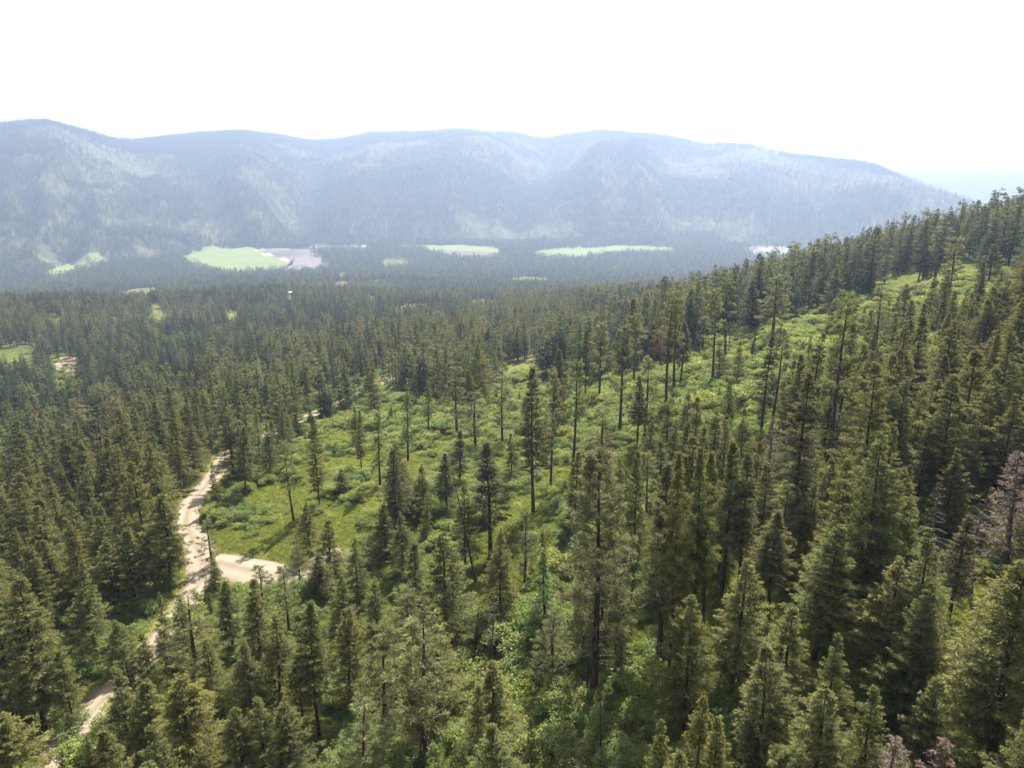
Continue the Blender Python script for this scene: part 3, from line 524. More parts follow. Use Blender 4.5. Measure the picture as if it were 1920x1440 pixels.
    (-108.91, 226.25, 20.45, 'N', 0, 0.981, 2.62, -0.005, 0.025, 'mid-sized brownish fir in the deep left wood above the road bend'),
    (-24.14, 247.8, 25.67, 'P', 1, 1.302, 6.26, 0.023, 0.001, 'mid-sized grey-green pine on the open slope below the valley forest'),
    (-12.47, 246.13, 22.83, 'F', 0, 1.336, 2.48, 0.01, 0.034, 'leftmost mid-sized green fir on the open slope below the valley forest'),
    (-123.27, 220.89, 19.07, 'Y', 1, 1.12, 2.58, -0.018, -0.004, 'mid-sized golden-green fir in the deep left wood above the road bend'),
    (-102.91, 158.27, 20.4, 'F', 5, 0.978, 0.61, -0.006, 0.014, 'mid-sized green fir in the wood below the road bend, left side, seventh from left'),
    (-40.84, 227.53, 7.6, 'F', 4, 0.439, 0.5, 0.03, -0.01, 'small bare-trunked green fir on the middle of the open shrubby slope'),
    (-80.27, 232.7, 22.5, 'F', 5, 1.253, 5.51, 0.006, 0.03, 'mid-sized green fir along the upper road beyond the clearing, fourth from right'),
    (-17.33, 129.76, 8.39, 'F', 7, 0.392, 1.15, 0.044, -0.003, 'leftmost small green fir on the lower open slope in mid picture'),
    (-90.93, 153.01, 24.76, 'F', 6, 1.459, 3.0, -0.012, 0.03, 'tall green fir in the wood below the road bend, left side, second from right'),
    (-15.92, 249.94, 21.41, 'L', 1, 1.077, 5.14, 0.014, -0.012, 'leftmost mid-sized feathery light green larch on the open slope below the valley forest'),
    (68.94, 121.36, 20.34, 'F', 6, 1.08, 1.08, -0.008, 0.034, 'tall green fir in the right wood below the bright slope, third from left'),
    (-96.04, 125.78, 15.9, 'F', 3, 0.881, 1.13, 0.032, -0.004, 'mid-sized green fir at the left edge beside the lower road, third from left'),
    (-90.04, 123.65, 17.37, 'F', 4, 0.886, 4.87, -0.021, -0.041, 'mid-sized bare-trunked green fir at the left edge beside the lower road'),
    (24.28, 256.42, 23.85, 'L', 1, 1.345, 0.32, 0.033, 0.005, 'rightmost mid-sized feathery light green larch on the open slope below the valley forest'),
    (-106.53, 151.33, 16.87, 'F', 7, 0.746, 2.79, -0.001, -0.02, 'mid-sized green fir in the wood below the road bend, left side, fifth from left'),
    (39.32, 243.93, 20.33, 'F', 5, 0.898, 2.33, -0.001, 0.019, 'rightmost mid-sized green fir on the open slope below the valley forest'),
    (-38.1, 91.45, 16.08, 'Y', 1, 0.97, 1.51, 0.013, 0.035, 'leftmost tall golden-green fir in the wood between junction and bottom edge'),
    (-13.6, 227.58, 16.26, 'F', 4, 0.932, 2.81, -0.071, -0.031, 'small bare-trunked green fir on the open slope below the valley forest'),
    (-116.77, 172.63, 15.03, 'Y', 0, 0.763, 4.88, -0.021, -0.066, 'small golden-green fir in the wood left of the road bend, second from left'),
    (13.44, 45.32, 16.46, 'F', 3, 0.765, 3.03, -0.012, 0.012, 'towering green fir cut by the bottom edge, right of centre'),
    (29.93, 257.51, 17.08, 'P', 4, 0.75, 5.27, -0.012, -0.011, 'small grey-green pine on the open slope below the valley forest'),
    (-107.61, 164.24, 17.8, 'F', 5, 0.795, 4.7, 0.043, -0.042, 'mid-sized green fir in the wood below the road bend, left side, sixth from left'),
    (-109.5, 194.3, 20.16, 'F', 1, 1.034, 4.63, 0.009, 0.043, 'mid-sized green fir in the wood left of the road bend, third from right'),
    (-116.25, 228.9, 24.63, 'F', 2, 1.36, 0.94, -0.002, 0.021, 'rightmost mid-sized green fir in the deep left wood above the road bend'),
    (9.99, 112.05, 7.82, 'F', 4, 0.47, 5.48, 0.001, -0.079, 'small bare-trunked green fir on the lower open slope in mid picture'),
    (-87.99, 114.33, 20.01, 'Y', 1, 1.097, 2.69, 0.044, 0.035, 'tall golden-green fir at the left edge beside the lower road, second from left'),
    (97.2, 143.59, 18.58, 'F', 7, 1.133, 6.04, 0.002, -0.033, 'leftmost tall green fir on the bright upper right slope'),
    (-72.59, 219.81, 20.8, 'P', 2, 1.16, 4.06, -0.054, 0.005, 'rightmost mid-sized bare-trunked grey-green pine along the upper road beyond the clearing'),
    (-36.35, 59.29, 17.1, 'F', 5, 0.886, 5.35, -0.009, -0.002, 'rightmost tall green fir cut by the bottom edge, left of picture'),
    (24.44, 98.16, 17.59, 'F', 2, 0.881, 2.87, -0.012, -0.035, 'leftmost tall green fir in the middle of the right wood'),
    (-105.95, 136.61, 17.46, 'F', 0, 0.942, 2.6, 0.029, -0.03, 'mid-sized green fir at the left edge beside the lower road, second from left'),
    (-139.91, 188.23, 21.78, 'F', 2, 1.044, 2.04, -0.019, -0.009, 'leftmost mid-sized green fir in the wood left of the road bend'),
    (-114.38, 177.86, 22.3, 'F', 1, 1.149, 3.71, -0.039, -0.009, 'mid-sized green fir in the wood left of the road bend, fifth from right'),
    (60.61, 111.11, 18.49, 'Y', 0, 1.023, 5.93, 0.03, -0.016, 'tall golden-green fir in the right wood below the bright slope, second from left'),
    (68.71, 131.92, 13.3, 'Y', 0, 0.792, 1.59, -0.003, -0.018, 'mid-sized golden-green fir in the right wood below the bright slope, second from left'),
    (-134.61, 181.87, 21.44, 'F', 3, 0.983, 1.5, 0.024, 0.007, 'mid-sized green fir in the wood left of the road bend, second from left'),
    (10.76, 171.94, 22.33, 'N', 1, 1.059, 3.38, 0.067, 0.005, 'leftmost mid-sized bare-trunked brownish fir on the middle of the open shrubby slope'),
    (-95.15, 199.62, 15.66, 'N', 1, 0.86, 2.85, -0.021, 0.022, 'small bare-trunked brownish fir along the upper road beyond the clearing'),
    (-71.78, 133.67, 15.87, 'F', 1, 0.779, 1.26, -0.047, 0.0, 'rightmost mid-sized green fir in the wood below the road bend, left side'),
    (-12.08, 257.08, 25.21, 'F', 6, 1.36, 3.97, -0.002, -0.029, 'mid-sized green fir on the open slope below the valley forest, second from left'),
    (94.71, 139.78, 17.09, 'F', 5, 0.997, 3.59, -0.019, 0.019, 'mid-sized green fir on the bright upper right slope, fourth from left'),
    (76.56, 106.3, 20.79, 'F', 6, 1.005, 4.5, -0.048, -0.023, 'tall green fir in the right wood below the bright slope, second from right'),
    (53.81, 130.76, 15.23, 'F', 2, 0.796, 2.16, -0.003, 0.01, 'mid-sized green fir in the right wood below the bright slope, fourth from left'),
    (19.79, 113.64, 11.9, 'F', 6, 0.612, 4.46, -0.001, -0.034, 'rightmost mid-sized green fir on the lower open slope in mid picture'),
    (68.87, 250.02, 19.72, 'P', 3, 1.062, 5.28, 0.006, -0.034, 'leftmost mid-sized bare-trunked grey-green pine on the bright upper right slope'),
    (-145.95, 191.91, 15.99, 'R', 0, 0.863, 4.29, 0.003, -0.007, 'small dying conifer with dry mauve twigs in the wood left of the road bend'),
    (-138.65, 196.85, 17.8, 'F', 6, 0.81, 2.32, 0.013, 0.023, 'mid-sized green fir in the wood left of the road bend, fourth from left'),
    (-95.61, 168.62, 21.71, 'Y', 2, 1.117, 0.52, -0.031, 0.003, 'mid-sized golden-green fir in the wood left of the road bend, second from right'),
    (-98.03, 216.72, 22.1, 'L', 1, 0.972, 5.77, -0.035, 0.01, 'leftmost mid-sized feathery light green larch along the upper road beyond the clearing'),
    (-119.05, 161.35, 20.36, 'F', 1, 1.155, 4.57, 0.022, -0.001, 'mid-sized green fir in the wood below the road bend, left side, third from left'),
    (70.49, 172.48, 6.17, 'P', 2, 0.303, 4.23, -0.011, 0.01, 'small bare-trunked grey-green pine on the bright upper right slope'),
    (23.19, 87.38, 16.59, 'Y', 2, 0.945, 5.97, 0.021, 0.006, 'leftmost tall golden-green fir in the lower right wood'),
    (75.15, 118.58, 19.55, 'F', 0, 1.147, 1.12, -0.003, 0.008, 'tall green fir in the right wood below the bright slope, fourth from right'),
    (134.51, 204.3, 15.99, 'N', 1, 0.848, 5.36, -0.004, 0.009, 'mid-sized bare-trunked brownish fir on the far right slope below the ridge'),
    (-88.74, 130.76, 20.96, 'F', 5, 1.043, 5.18, -0.019, -0.01, 'tall green fir in the wood below the road bend, left side, third from left'),
    (101.15, 152.79, 13.47, 'Y', 0, 0.64, 4.91, -0.002, 0.008, 'leftmost mid-sized golden-green fir on the bright upper right slope'),
    (25.34, 127.15, 8.65, 'F', 0, 0.375, 0.38, -0.0, -0.009, 'small green fir on the middle of the open shrubby slope, second from left'),
    (67.64, 108.56, 17.24, 'N', 1, 0.878, 0.9, 0.009, -0.03, 'tall bare-trunked brownish fir in the right wood below the bright slope'),
    (-23.01, 127.23, 21.75, 'N', 1, 1.081, 4.48, 0.015, -0.027, 'tall bare-trunked brownish fir on the lower open slope in mid picture'),
    (40.28, 78.69, 18.26, 'Y', 0, 0.933, 0.32, -0.03, -0.032, 'tall golden-green fir in the lower right wood, second from left'),
    (33.28, 114.71, 13.85, 'F', 1, 0.68, 1.76, -0.012, 0.055, 'leftmost mid-sized green fir in the middle of the right wood'),
    (118.92, 195.69, 17.47, 'Y', 1, 0.851, 5.86, 0.025, -0.05, 'mid-sized golden-green fir on the far right slope below the ridge'),
    (-78.48, 224.93, 22.23, 'P', 1, 0.978, 4.15, -0.006, 0.001, 'rightmost mid-sized grey-green pine along the upper road beyond the clearing'),
    (-73.71, 193.13, 17.43, 'L', 0, 1.01, 4.89, 0.024, -0.009, 'mid-sized feathery light green larch along the upper road beyond the clearing, third from left'),
    (-80.66, 148.54, 17.89, 'F', 7, 0.902, 5.82, 0.028, -0.016, 'mid-sized green fir in the wood below the road bend, left side, second from right'),
    (-122.23, 156.03, 18.36, 'F', 3, 0.968, 1.51, -0.017, 0.008, 'mid-sized green fir in the wood below the road bend, left side, second from left'),
    (-113.26, 167.96, 14.27, 'Y', 2, 0.655, 5.85, -0.035, -0.035, 'rightmost small golden-green fir in the wood left of the road bend'),
    (76.88, 123.18, 17.1, 'F', 4, 1.008, 2.5, 0.003, -0.037, 'rightmost tall bare-trunked green fir in the right wood below the bright slope'),
    (-114.84, 185.14, 15.95, 'F', 2, 0.742, 6.0, -0.055, -0.017, 'leftmost small green fir in the wood left of the road bend'),
    (-78.6, 246.53, 27.52, 'L', 1, 1.301, 1.58, -0.035, 0.047, 'rightmost mid-sized feathery light green larch along the upper road beyond the clearing'),
    (41.42, 95.31, 24.72, 'N', 0, 1.313, 5.77, 0.002, -0.007, 'towering brownish fir in the middle of the right wood'),
    (-93.87, 184.43, 15.95, 'F', 5, 0.837, 0.09, -0.001, 0.001, 'small green fir in the wood left of the road bend, second from left'),
    (13.02, 190.22, 21.69, 'F', 4, 1.165, 2.45, -0.011, 0.023, 'leftmost mid-sized bare-trunked green fir on the open slope below the valley forest'),
    (-92.55, 141.02, 15.56, 'F', 2, 0.832, 5.18, 0.035, 0.007, 'mid-sized green fir in the wood below the road bend, left side, fifth from right'),
    (-104.05, 179.14, 28.0, 'F', 5, 1.447, 5.22, -0.007, -0.013, 'tall green fir in the wood left of the road bend'),
    (60.83, 125.74, 19.5, 'F', 5, 0.929, 2.4, 0.026, -0.031, 'leftmost tall green fir in the right wood below the bright slope'),
    (-72.55, 226.23, 19.64, 'F', 1, 1.03, 5.59, -0.029, -0.065, 'mid-sized green fir along the upper road beyond the clearing, third from right'),
    (-143.95, 183.9, 20.6, 'Y', 0, 1.234, 5.19, 0.005, -0.019, 'leftmost mid-sized golden-green fir in the wood left of the road bend'),
    (-96.23, 207.6, 19.95, 'F', 2, 0.923, 4.57, -0.007, -0.035, 'mid-sized green fir along the upper road beyond the clearing, third from left'),
    (36.76, 238.67, 13.13, 'L', 1, 0.764, 1.66, -0.022, -0.03, 'rightmost small feathery light green larch on the open slope below the valley forest'),
    (-93.64, 230.69, 23.61, 'F', 0, 1.213, 5.41, 0.012, -0.007, 'mid-sized green fir along the upper road beyond the clearing, fifth from left'),
    (47.18, 147.19, 10.59, 'F', 3, 0.493, 0.4, -0.034, -0.002, 'small green fir in the right wood below the bright slope, third from left'),
    (-38.25, 54.19, 20.53, 'F', 4, 0.958, 3.88, -0.008, 0.023, 'towering bare-trunked green fir cut by the bottom edge, left of picture'),
    (11.46, 117.92, 15.41, 'F', 3, 0.776, 2.96, 0.033, 0.06, 'mid-sized green fir on the lower open slope in mid picture, second from right'),
    (35.0, 126.98, 14.95, 'F', 5, 0.74, 5.01, -0.018, -0.001, 'mid-sized green fir in the right wood below the bright slope, second from left'),
    (-147.15, 206.62, 20.84, 'F', 3, 1.065, 4.72, 0.008, 0.004, 'mid-sized green fir in the wood left of the road bend, third from left'),
    (-115.35, 144.37, 21.57, 'F', 7, 1.239, 1.31, -0.021, -0.021, 'leftmost mid-sized green fir in the wood below the road bend, left side'),
    (119.21, 201.26, 16.37, 'N', 0, 0.717, 2.78, 0.017, 0.012, 'mid-sized brownish fir on the far right slope below the ridge'),
    (-53.36, 73.31, 5.5, 'Y', 1, 0.262, 4.84, -0.035, 0.022, 'small golden-green fir cut by the bottom edge, left of picture'),
    (34.07, 106.27, 16.93, 'F', 6, 0.783, 4.34, -0.005, 0.014, 'tall green fir in the middle of the right wood, third from left'),
    (104.41, 191.82, 12.83, 'Y', 1, 0.722, 5.96, 0.036, -0.023, 'rightmost small golden-green fir on the bright upper right slope'),
    (65.12, 97.53, 21.43, 'F', 1, 1.219, 4.66, 0.002, -0.025, 'rightmost towering green fir in the middle of the right wood'),
    (48.87, 198.35, 19.53, 'N', 1, 1.175, 4.87, -0.002, -0.021, 'leftmost mid-sized bare-trunked brownish fir on the bright upper right slope'),
    (-102.31, 165.93, 14.14, 'F', 4, 0.776, 4.79, -0.012, 0.059, 'small bare-trunked green fir in the wood left of the road bend'),
    (-80.36, 124.5, 18.75, 'Y', 0, 1.069, 2.46, 0.029, 0.021, 'mid-sized golden-green fir beside the straight lower road'),
    (42.66, 248.82, 26.64, 'F', 4, 1.543, 3.54, -0.002, 0.005, 'rightmost mid-sized bare-trunked green fir on the open slope below the valley forest'),
    (44.52, 75.77, 22.35, 'F', 6, 1.02, 2.08, -0.038, 0.038, 'rightmost towering green fir in the lower right wood'),
    (-77.59, 95.02, 23.1, 'Y', 1, 1.152, 0.64, -0.016, 0.005, 'leftmost tall golden-green fir at the left edge beside the lower road'),
    (-131.06, 200.78, 23.37, 'F', 5, 1.34, 1.96, 0.015, 0.021, 'mid-sized green fir in the wood left of the road bend, sixth from left'),
    (-103.95, 171.21, 22.32, 'F', 2, 1.316, 2.85, -0.008, 0.008, 'mid-sized green fir in the wood left of the road bend, fourth from right'),
    (64.18, 114.0, 17.73, 'F', 5, 0.821, 5.59, -0.007, -0.006, 'tall green fir in the right wood below the bright slope, second from left'),
    (-67.1, 240.53, 4.6, 'Y', 2, 0.276, 5.67, -0.025, -0.039, 'small golden-green fir along the upper road beyond the clearing'),
    (52.75, 111.02, 7.69, 'F', 1, 0.392, 4.22, 0.034, 0.005, 'rightmost small green fir in the right wood below the bright slope'),
    (18.3, 62.88, 17.19, 'Y', 2, 0.876, 5.72, -0.014, -0.006, 'towering golden-green fir in the bottom right wood'),
    (-71.66, 176.18, 17.12, 'L', 0, 0.744, 2.5, 0.019, -0.015, 'mid-sized feathery light green larch on the grassy clearing within the road bend'),
    (-85.11, 123.61, 20.68, 'Y', 1, 0.929, 3.68, -0.011, -0.03, 'rightmost tall golden-green fir at the left edge beside the lower road'),
    (111.7, 200.76, 14.77, 'Y', 2, 0.849, 5.12, -0.008, 0.014, 'small golden-green fir on the far right slope below the ridge'),
    (26.28, 118.15, 12.38, 'F', 2, 0.724, 1.21, -0.01, 0.003, 'mid-sized green fir on the middle of the open shrubby slope, second from left'),
    (54.48, 100.28, 13.47, 'N', 0, 0.739, 4.83, 0.009, 0.027, 'mid-sized brownish fir in the middle of the right wood'),
    (90.4, 125.14, 20.04, 'F', 3, 1.216, 1.72, 0.043, 0.014, 'rightmost tall green fir on the bright upper right slope'),
    (5.57, 114.39, 4.3, 'F', 5, 0.224, 0.43, -0.031, 0.033, 'rightmost small green fir on the lower open slope in mid picture'),
    (-98.72, 184.69, 18.7, 'F', 6, 1.133, 4.2, 0.004, -0.06, 'mid-sized green fir in the wood left of the road bend, second from right'),
    (-74.13, 186.91, 20.2, 'P', 1, 1.234, 1.5, 0.007, 0.021, 'leftmost mid-sized grey-green pine along the upper road beyond the clearing'),
    (-100.27, 238.14, 21.45, 'L', 1, 1.312, 0.03, -0.054, 0.043, 'mid-sized feathery light green larch along the upper road beyond the clearing, second from left'),
    (47.13, 106.33, 18.86, 'F', 1, 1.008, 0.67, 0.016, -0.016, 'tall green fir in the middle of the right wood, fifth from left'),
    (59.72, 72.82, 15.54, 'N', 0, 0.891, 0.45, 0.018, -0.008, 'rightmost tall brownish fir in the lower right wood'),
    (96.69, 170.51, 13.91, 'F', 3, 0.801, 0.28, -0.031, -0.041, 'leftmost mid-sized green fir on the bright upper right slope'),
    (121.27, 167.23, 24.09, 'Y', 1, 1.412, 3.59, -0.004, 0.017, 'tall golden-green fir on the bright upper right slope'),
    (101.72, 148.06, 15.89, 'N', 1, 0.86, 6.11, 0.002, 0.011, 'rightmost mid-sized bare-trunked brownish fir on the bright upper right slope'),
    (25.65, 92.43, 22.33, 'Y', 1, 1.21, 3.6, -0.036, -0.014, 'towering golden-green fir in the lower right wood'),
    (-113.63, 161.17, 18.71, 'F', 5, 1.142, 5.98, -0.025, 0.009, 'mid-sized green fir in the wood below the road bend, left side, fourth from left'),
    (52.31, 126.55, 14.99, 'F', 7, 0.722, 5.62, 0.053, 0.011, 'mid-sized green fir in the right wood below the bright slope, fifth from left'),
    (-149.96, 211.32, 21.52, 'Y', 1, 1.072, 0.74, 0.032, 0.066, 'mid-sized golden-green fir in the wood left of the road bend, third from left'),
    (90.81, 135.56, 11.99, 'N', 1, 0.597, 6.15, -0.013, -0.017, 'mid-sized bare-trunked brownish fir on the bright upper right slope, second from left'),
    (84.7, 131.86, 14.52, 'F', 7, 0.724, 5.65, -0.01, 0.02, 'mid-sized green fir on the bright upper right slope, third from left'),
    (71.27, 205.22, 8.59, 'N', 1, 0.45, 2.44, 0.051, -0.001, 'small bare-trunked brownish fir on the bright upper right slope'),
    (-69.83, 91.3, 17.45, 'F', 5, 0.838, 1.8, -0.014, 0.021, 'rightmost tall green fir at the left edge beside the lower road'),
    (36.84, 95.66, 12.96, 'F', 2, 0.719, 0.54, -0.009, 0.021, 'mid-sized green fir in the middle of the right wood, third from left'),
    (-111.14, 210.49, 22.17, 'F', 3, 1.175, 0.79, -0.007, 0.009, 'leftmost mid-sized green fir in the deep left wood above the road bend'),
    (36.92, 55.99, 17.15, 'F', 0, 0.79, 5.7, 0.031, -0.012, 'rightmost towering green fir in the bottom right wood'),
    (-68.16, 199.24, 17.37, 'L', 1, 1.065, 4.37, 0.029, -0.01, 'mid-sized feathery light green larch along the upper road beyond the clearing, second from right'),
    (-76.88, 199.86, 14.18, 'P', 1, 0.791, 5.15, 0.018, 0.004, 'small grey-green pine along the upper road beyond the clearing'),
    (36.15, 72.65, 16.17, 'F', 0, 0.923, 4.6, 0.018, -0.022, 'leftmost tall green fir in the lower right wood'),
    (-53.35, 110.15, 5.09, 'F', 3, 0.232, 3.84, -0.044, 0.016, 'leftmost small green fir beside the road junction'),
    (41.48, 73.05, 23.19, 'F', 0, 1.186, 0.18, -0.044, 0.001, 'leftmost towering green fir in the lower right wood'),
    (23.56, 103.04, 13.26, 'L', 0, 0.592, 5.27, -0.032, 0.017, 'mid-sized feathery light green larch on the lower open slope in mid picture'),
    (61.47, 101.44, 14.87, 'Y', 2, 0.788, 4.32, -0.018, -0.019, 'leftmost tall golden-green fir in the middle of the right wood'),
    (22.76, 109.75, 15.05, 'P', 2, 0.866, 1.01, -0.033, -0.026, 'mid-sized bare-trunked grey-green pine on the lower open slope in mid picture'),
    (-102.36, 219.41, 23.42, 'F', 0, 1.198, 0.57, 0.015, -0.004, 'mid-sized green fir along the upper road beyond the clearing, second from left'),
    (35.41, 80.21, 8.41, 'F', 7, 0.366, 3.61, 0.003, -0.006, 'mid-sized green fir in the lower right wood'),
    (110.3, 179.81, 14.29, 'N', 0, 0.753, 0.35, -0.014, 0.003, 'mid-sized brownish fir on the bright upper right slope'),
    (31.63, 242.83, 21.17, 'F', 0, 1.133, 3.63, -0.036, 0.001, 'mid-sized green fir on the open slope below the valley forest, third from left'),
    (52.58, 87.05, 10.45, 'F', 4, 0.489, 5.93, 0.003, -0.009, 'mid-sized bare-trunked green fir in the middle of the right wood'),
    (114.23, 182.74, 13.42, 'F', 3, 0.725, 1.79, -0.011, -0.018, 'small green fir on the far right slope below the ridge, second from right'),
    (39.38, 67.65, 7.15, 'F', 4, 0.314, 1.03, 0.001, 0.068, 'mid-sized bare-trunked green fir in the lower right wood'),
    (39.01, 89.79, 11.19, 'N', 1, 0.606, 0.45, -0.028, -0.015, 'mid-sized bare-trunked brownish fir in the middle of the right wood'),
    (-100.28, 139.36, 21.63, 'F', 1, 1.254, 3.41, -0.028, -0.02, 'tall green fir in the wood below the road bend, left side, second from left'),
    (-84.99, 134.33, 17.0, 'F', 0, 0.887, 0.78, -0.03, 0.014, 'mid-sized green fir in the wood below the road bend, left side, fourth from right'),
    (-85.16, 110.34, 11.84, 'F', 2, 0.564, 1.81, 0.044, -0.005, 'mid-sized green fir at the left edge beside the lower road, second from right'),
    (74.37, 96.59, 15.66, 'Y', 2, 0.794, 1.97, 0.024, 0.004, 'rightmost tall golden-green fir in the right wood below the bright slope'),
    (-3.78, 65.4, 12.8, 'Y', 0, 0.571, 1.16, 0.013, -0.027, 'rightmost tall golden-green fir cut by the bottom edge, left of centre'),
    (86.01, 122.78, 14.72, 'F', 4, 0.671, 3.99, -0.029, -0.014, 'mid-sized bare-trunked green fir in the right wood below the bright slope'),
    (-96.29, 130.5, 22.3, 'F', 5, 1.26, 2.59, 0.017, 0.007, 'tall green fir at the left edge beside the lower road, second from left'),
    (-17.38, 245.09, 17.6, 'L', 0, 0.909, 4.23, -0.008, 0.019, 'leftmost small feathery light green larch on the open slope below the valley forest'),
    (-130.88, 195.48, 23.62, 'F', 7, 1.177, 6.18, -0.013, 0.033, 'mid-sized green fir in the wood left of the road bend, fifth from left'),
    (-24.14, 138.47, 19.17, 'F', 6, 1.163, 5.28, -0.005, -0.044, 'mid-sized green fir on the lower open slope in mid picture, second from left'),
    (86.21, 138.04, 16.36, 'F', 3, 0.715, 5.71, -0.029, -0.015, 'mid-sized green fir on the bright upper right slope, second from left'),
    (113.4, 163.44, 16.82, 'Y', 2, 0.994, 4.1, -0.012, -0.021, 'rightmost mid-sized golden-green fir on the bright upper right slope'),
    (-98.9, 195.87, 22.17, 'Y', 0, 0.998, 3.93, 0.017, 0.013, 'rightmost mid-sized golden-green fir in the wood left of the road bend'),
    (113.46, 174.76, 13.31, 'F', 2, 0.792, 5.19, 0.004, 0.007, 'small green fir on the bright upper right slope, second from right'),
    (74.1, 133.7, 15.93, 'F', 0, 0.856, 3.61, -0.017, -0.015, 'mid-sized green fir in the right wood below the bright slope, third from right'),
    (-83.49, 152.93, 22.65, 'Y', 2, 1.221, 5.28, -0.003, -0.007, 'rightmost tall golden-green fir in the wood below the road bend, left side'),
    (69.28, 99.09, 15.1, 'Y', 0, 0.71, 4.52, 0.012, 0.042, 'tall golden-green fir in the right wood below the bright slope, third from left'),
    (-8.99, 78.46, 16.91, 'Y', 0, 1.006, 1.54, -0.045, -0.044, 'leftmost tall golden-green fir among the shrubs near the lower centre'),
    (49.72, 70.28, 13.47, 'N', 0, 0.826, 5.5, 0.004, -0.019, 'leftmost tall brownish fir in the lower right wood'),
    (72.19, 168.09, 10.18, 'Y', 0, 0.458, 4.67, 0.002, 0.034, 'leftmost small golden-green fir on the bright upper right slope'),
    (-143.33, 196.52, 28.0, 'Y', 1, 1.677, 6.13, -0.039, -0.002, 'mid-sized golden-green fir in the wood left of the road bend, second from left'),
    (-74.23, 130.18, 26.04, 'Y', 0, 1.387, 1.46, -0.021, -0.02, 'tall golden-green fir in the wood below the road bend, left side, second from left'),
    (12.59, 85.95, 16.63, 'Y', 2, 0.864, 4.53, -0.009, 0.024, 'rightmost tall golden-green fir among the shrubs near the lower centre'),
    (115.39, 189.9, 10.35, 'F', 0, 0.563, 5.19, -0.041, 0.02, 'small green fir on the far right slope below the ridge, third from right'),
    (48.04, 89.72, 24.81, 'F', 5, 1.17, 4.61, -0.02, 0.003, 'leftmost towering green fir in the middle of the right wood'),
    (-12.37, 239.67, 17.75, 'L', 0, 1.014, 5.27, -0.007, -0.008, 'small feathery light green larch on the open slope below the valley forest, second from left'),
    (65.07, 89.16, 4.22, 'F', 6, 0.252, 0.02, -0.046, -0.014, 'small green fir in the middle of the right wood'),
    (96.34, 209.95, 4.83, 'R', 0, 0.229, 3.1, -0.018, 0.031, 'small dying conifer with dry mauve twigs on the bright upper right slope'),
    (-138.27, 192.35, 16.64, 'Y', 0, 0.927, 2.71, -0.028, 0.016, 'leftmost small golden-green fir in the wood left of the road bend'),
    (-85.28, 224.43, 18.85, 'P', 2, 1.059, 4.69, -0.012, 0.022, 'leftmost mid-sized bare-trunked grey-green pine along the upper road beyond the clearing'),
    (31.13, 129.27, 10.9, 'F', 7, 0.522, 0.53, 0.05, 0.04, 'leftmost small green fir in the right wood below the bright slope'),
    (73.73, 110.45, 13.79, 'F', 0, 0.824, 1.73, -0.024, 0.036, 'rightmost mid-sized green fir in the right wood below the bright slope'),
    (43.45, 65.14, 12.83, 'F', 7, 0.652, 5.19, 0.016, 0.021, 'rightmost tall green fir in the lower right wood'),
]
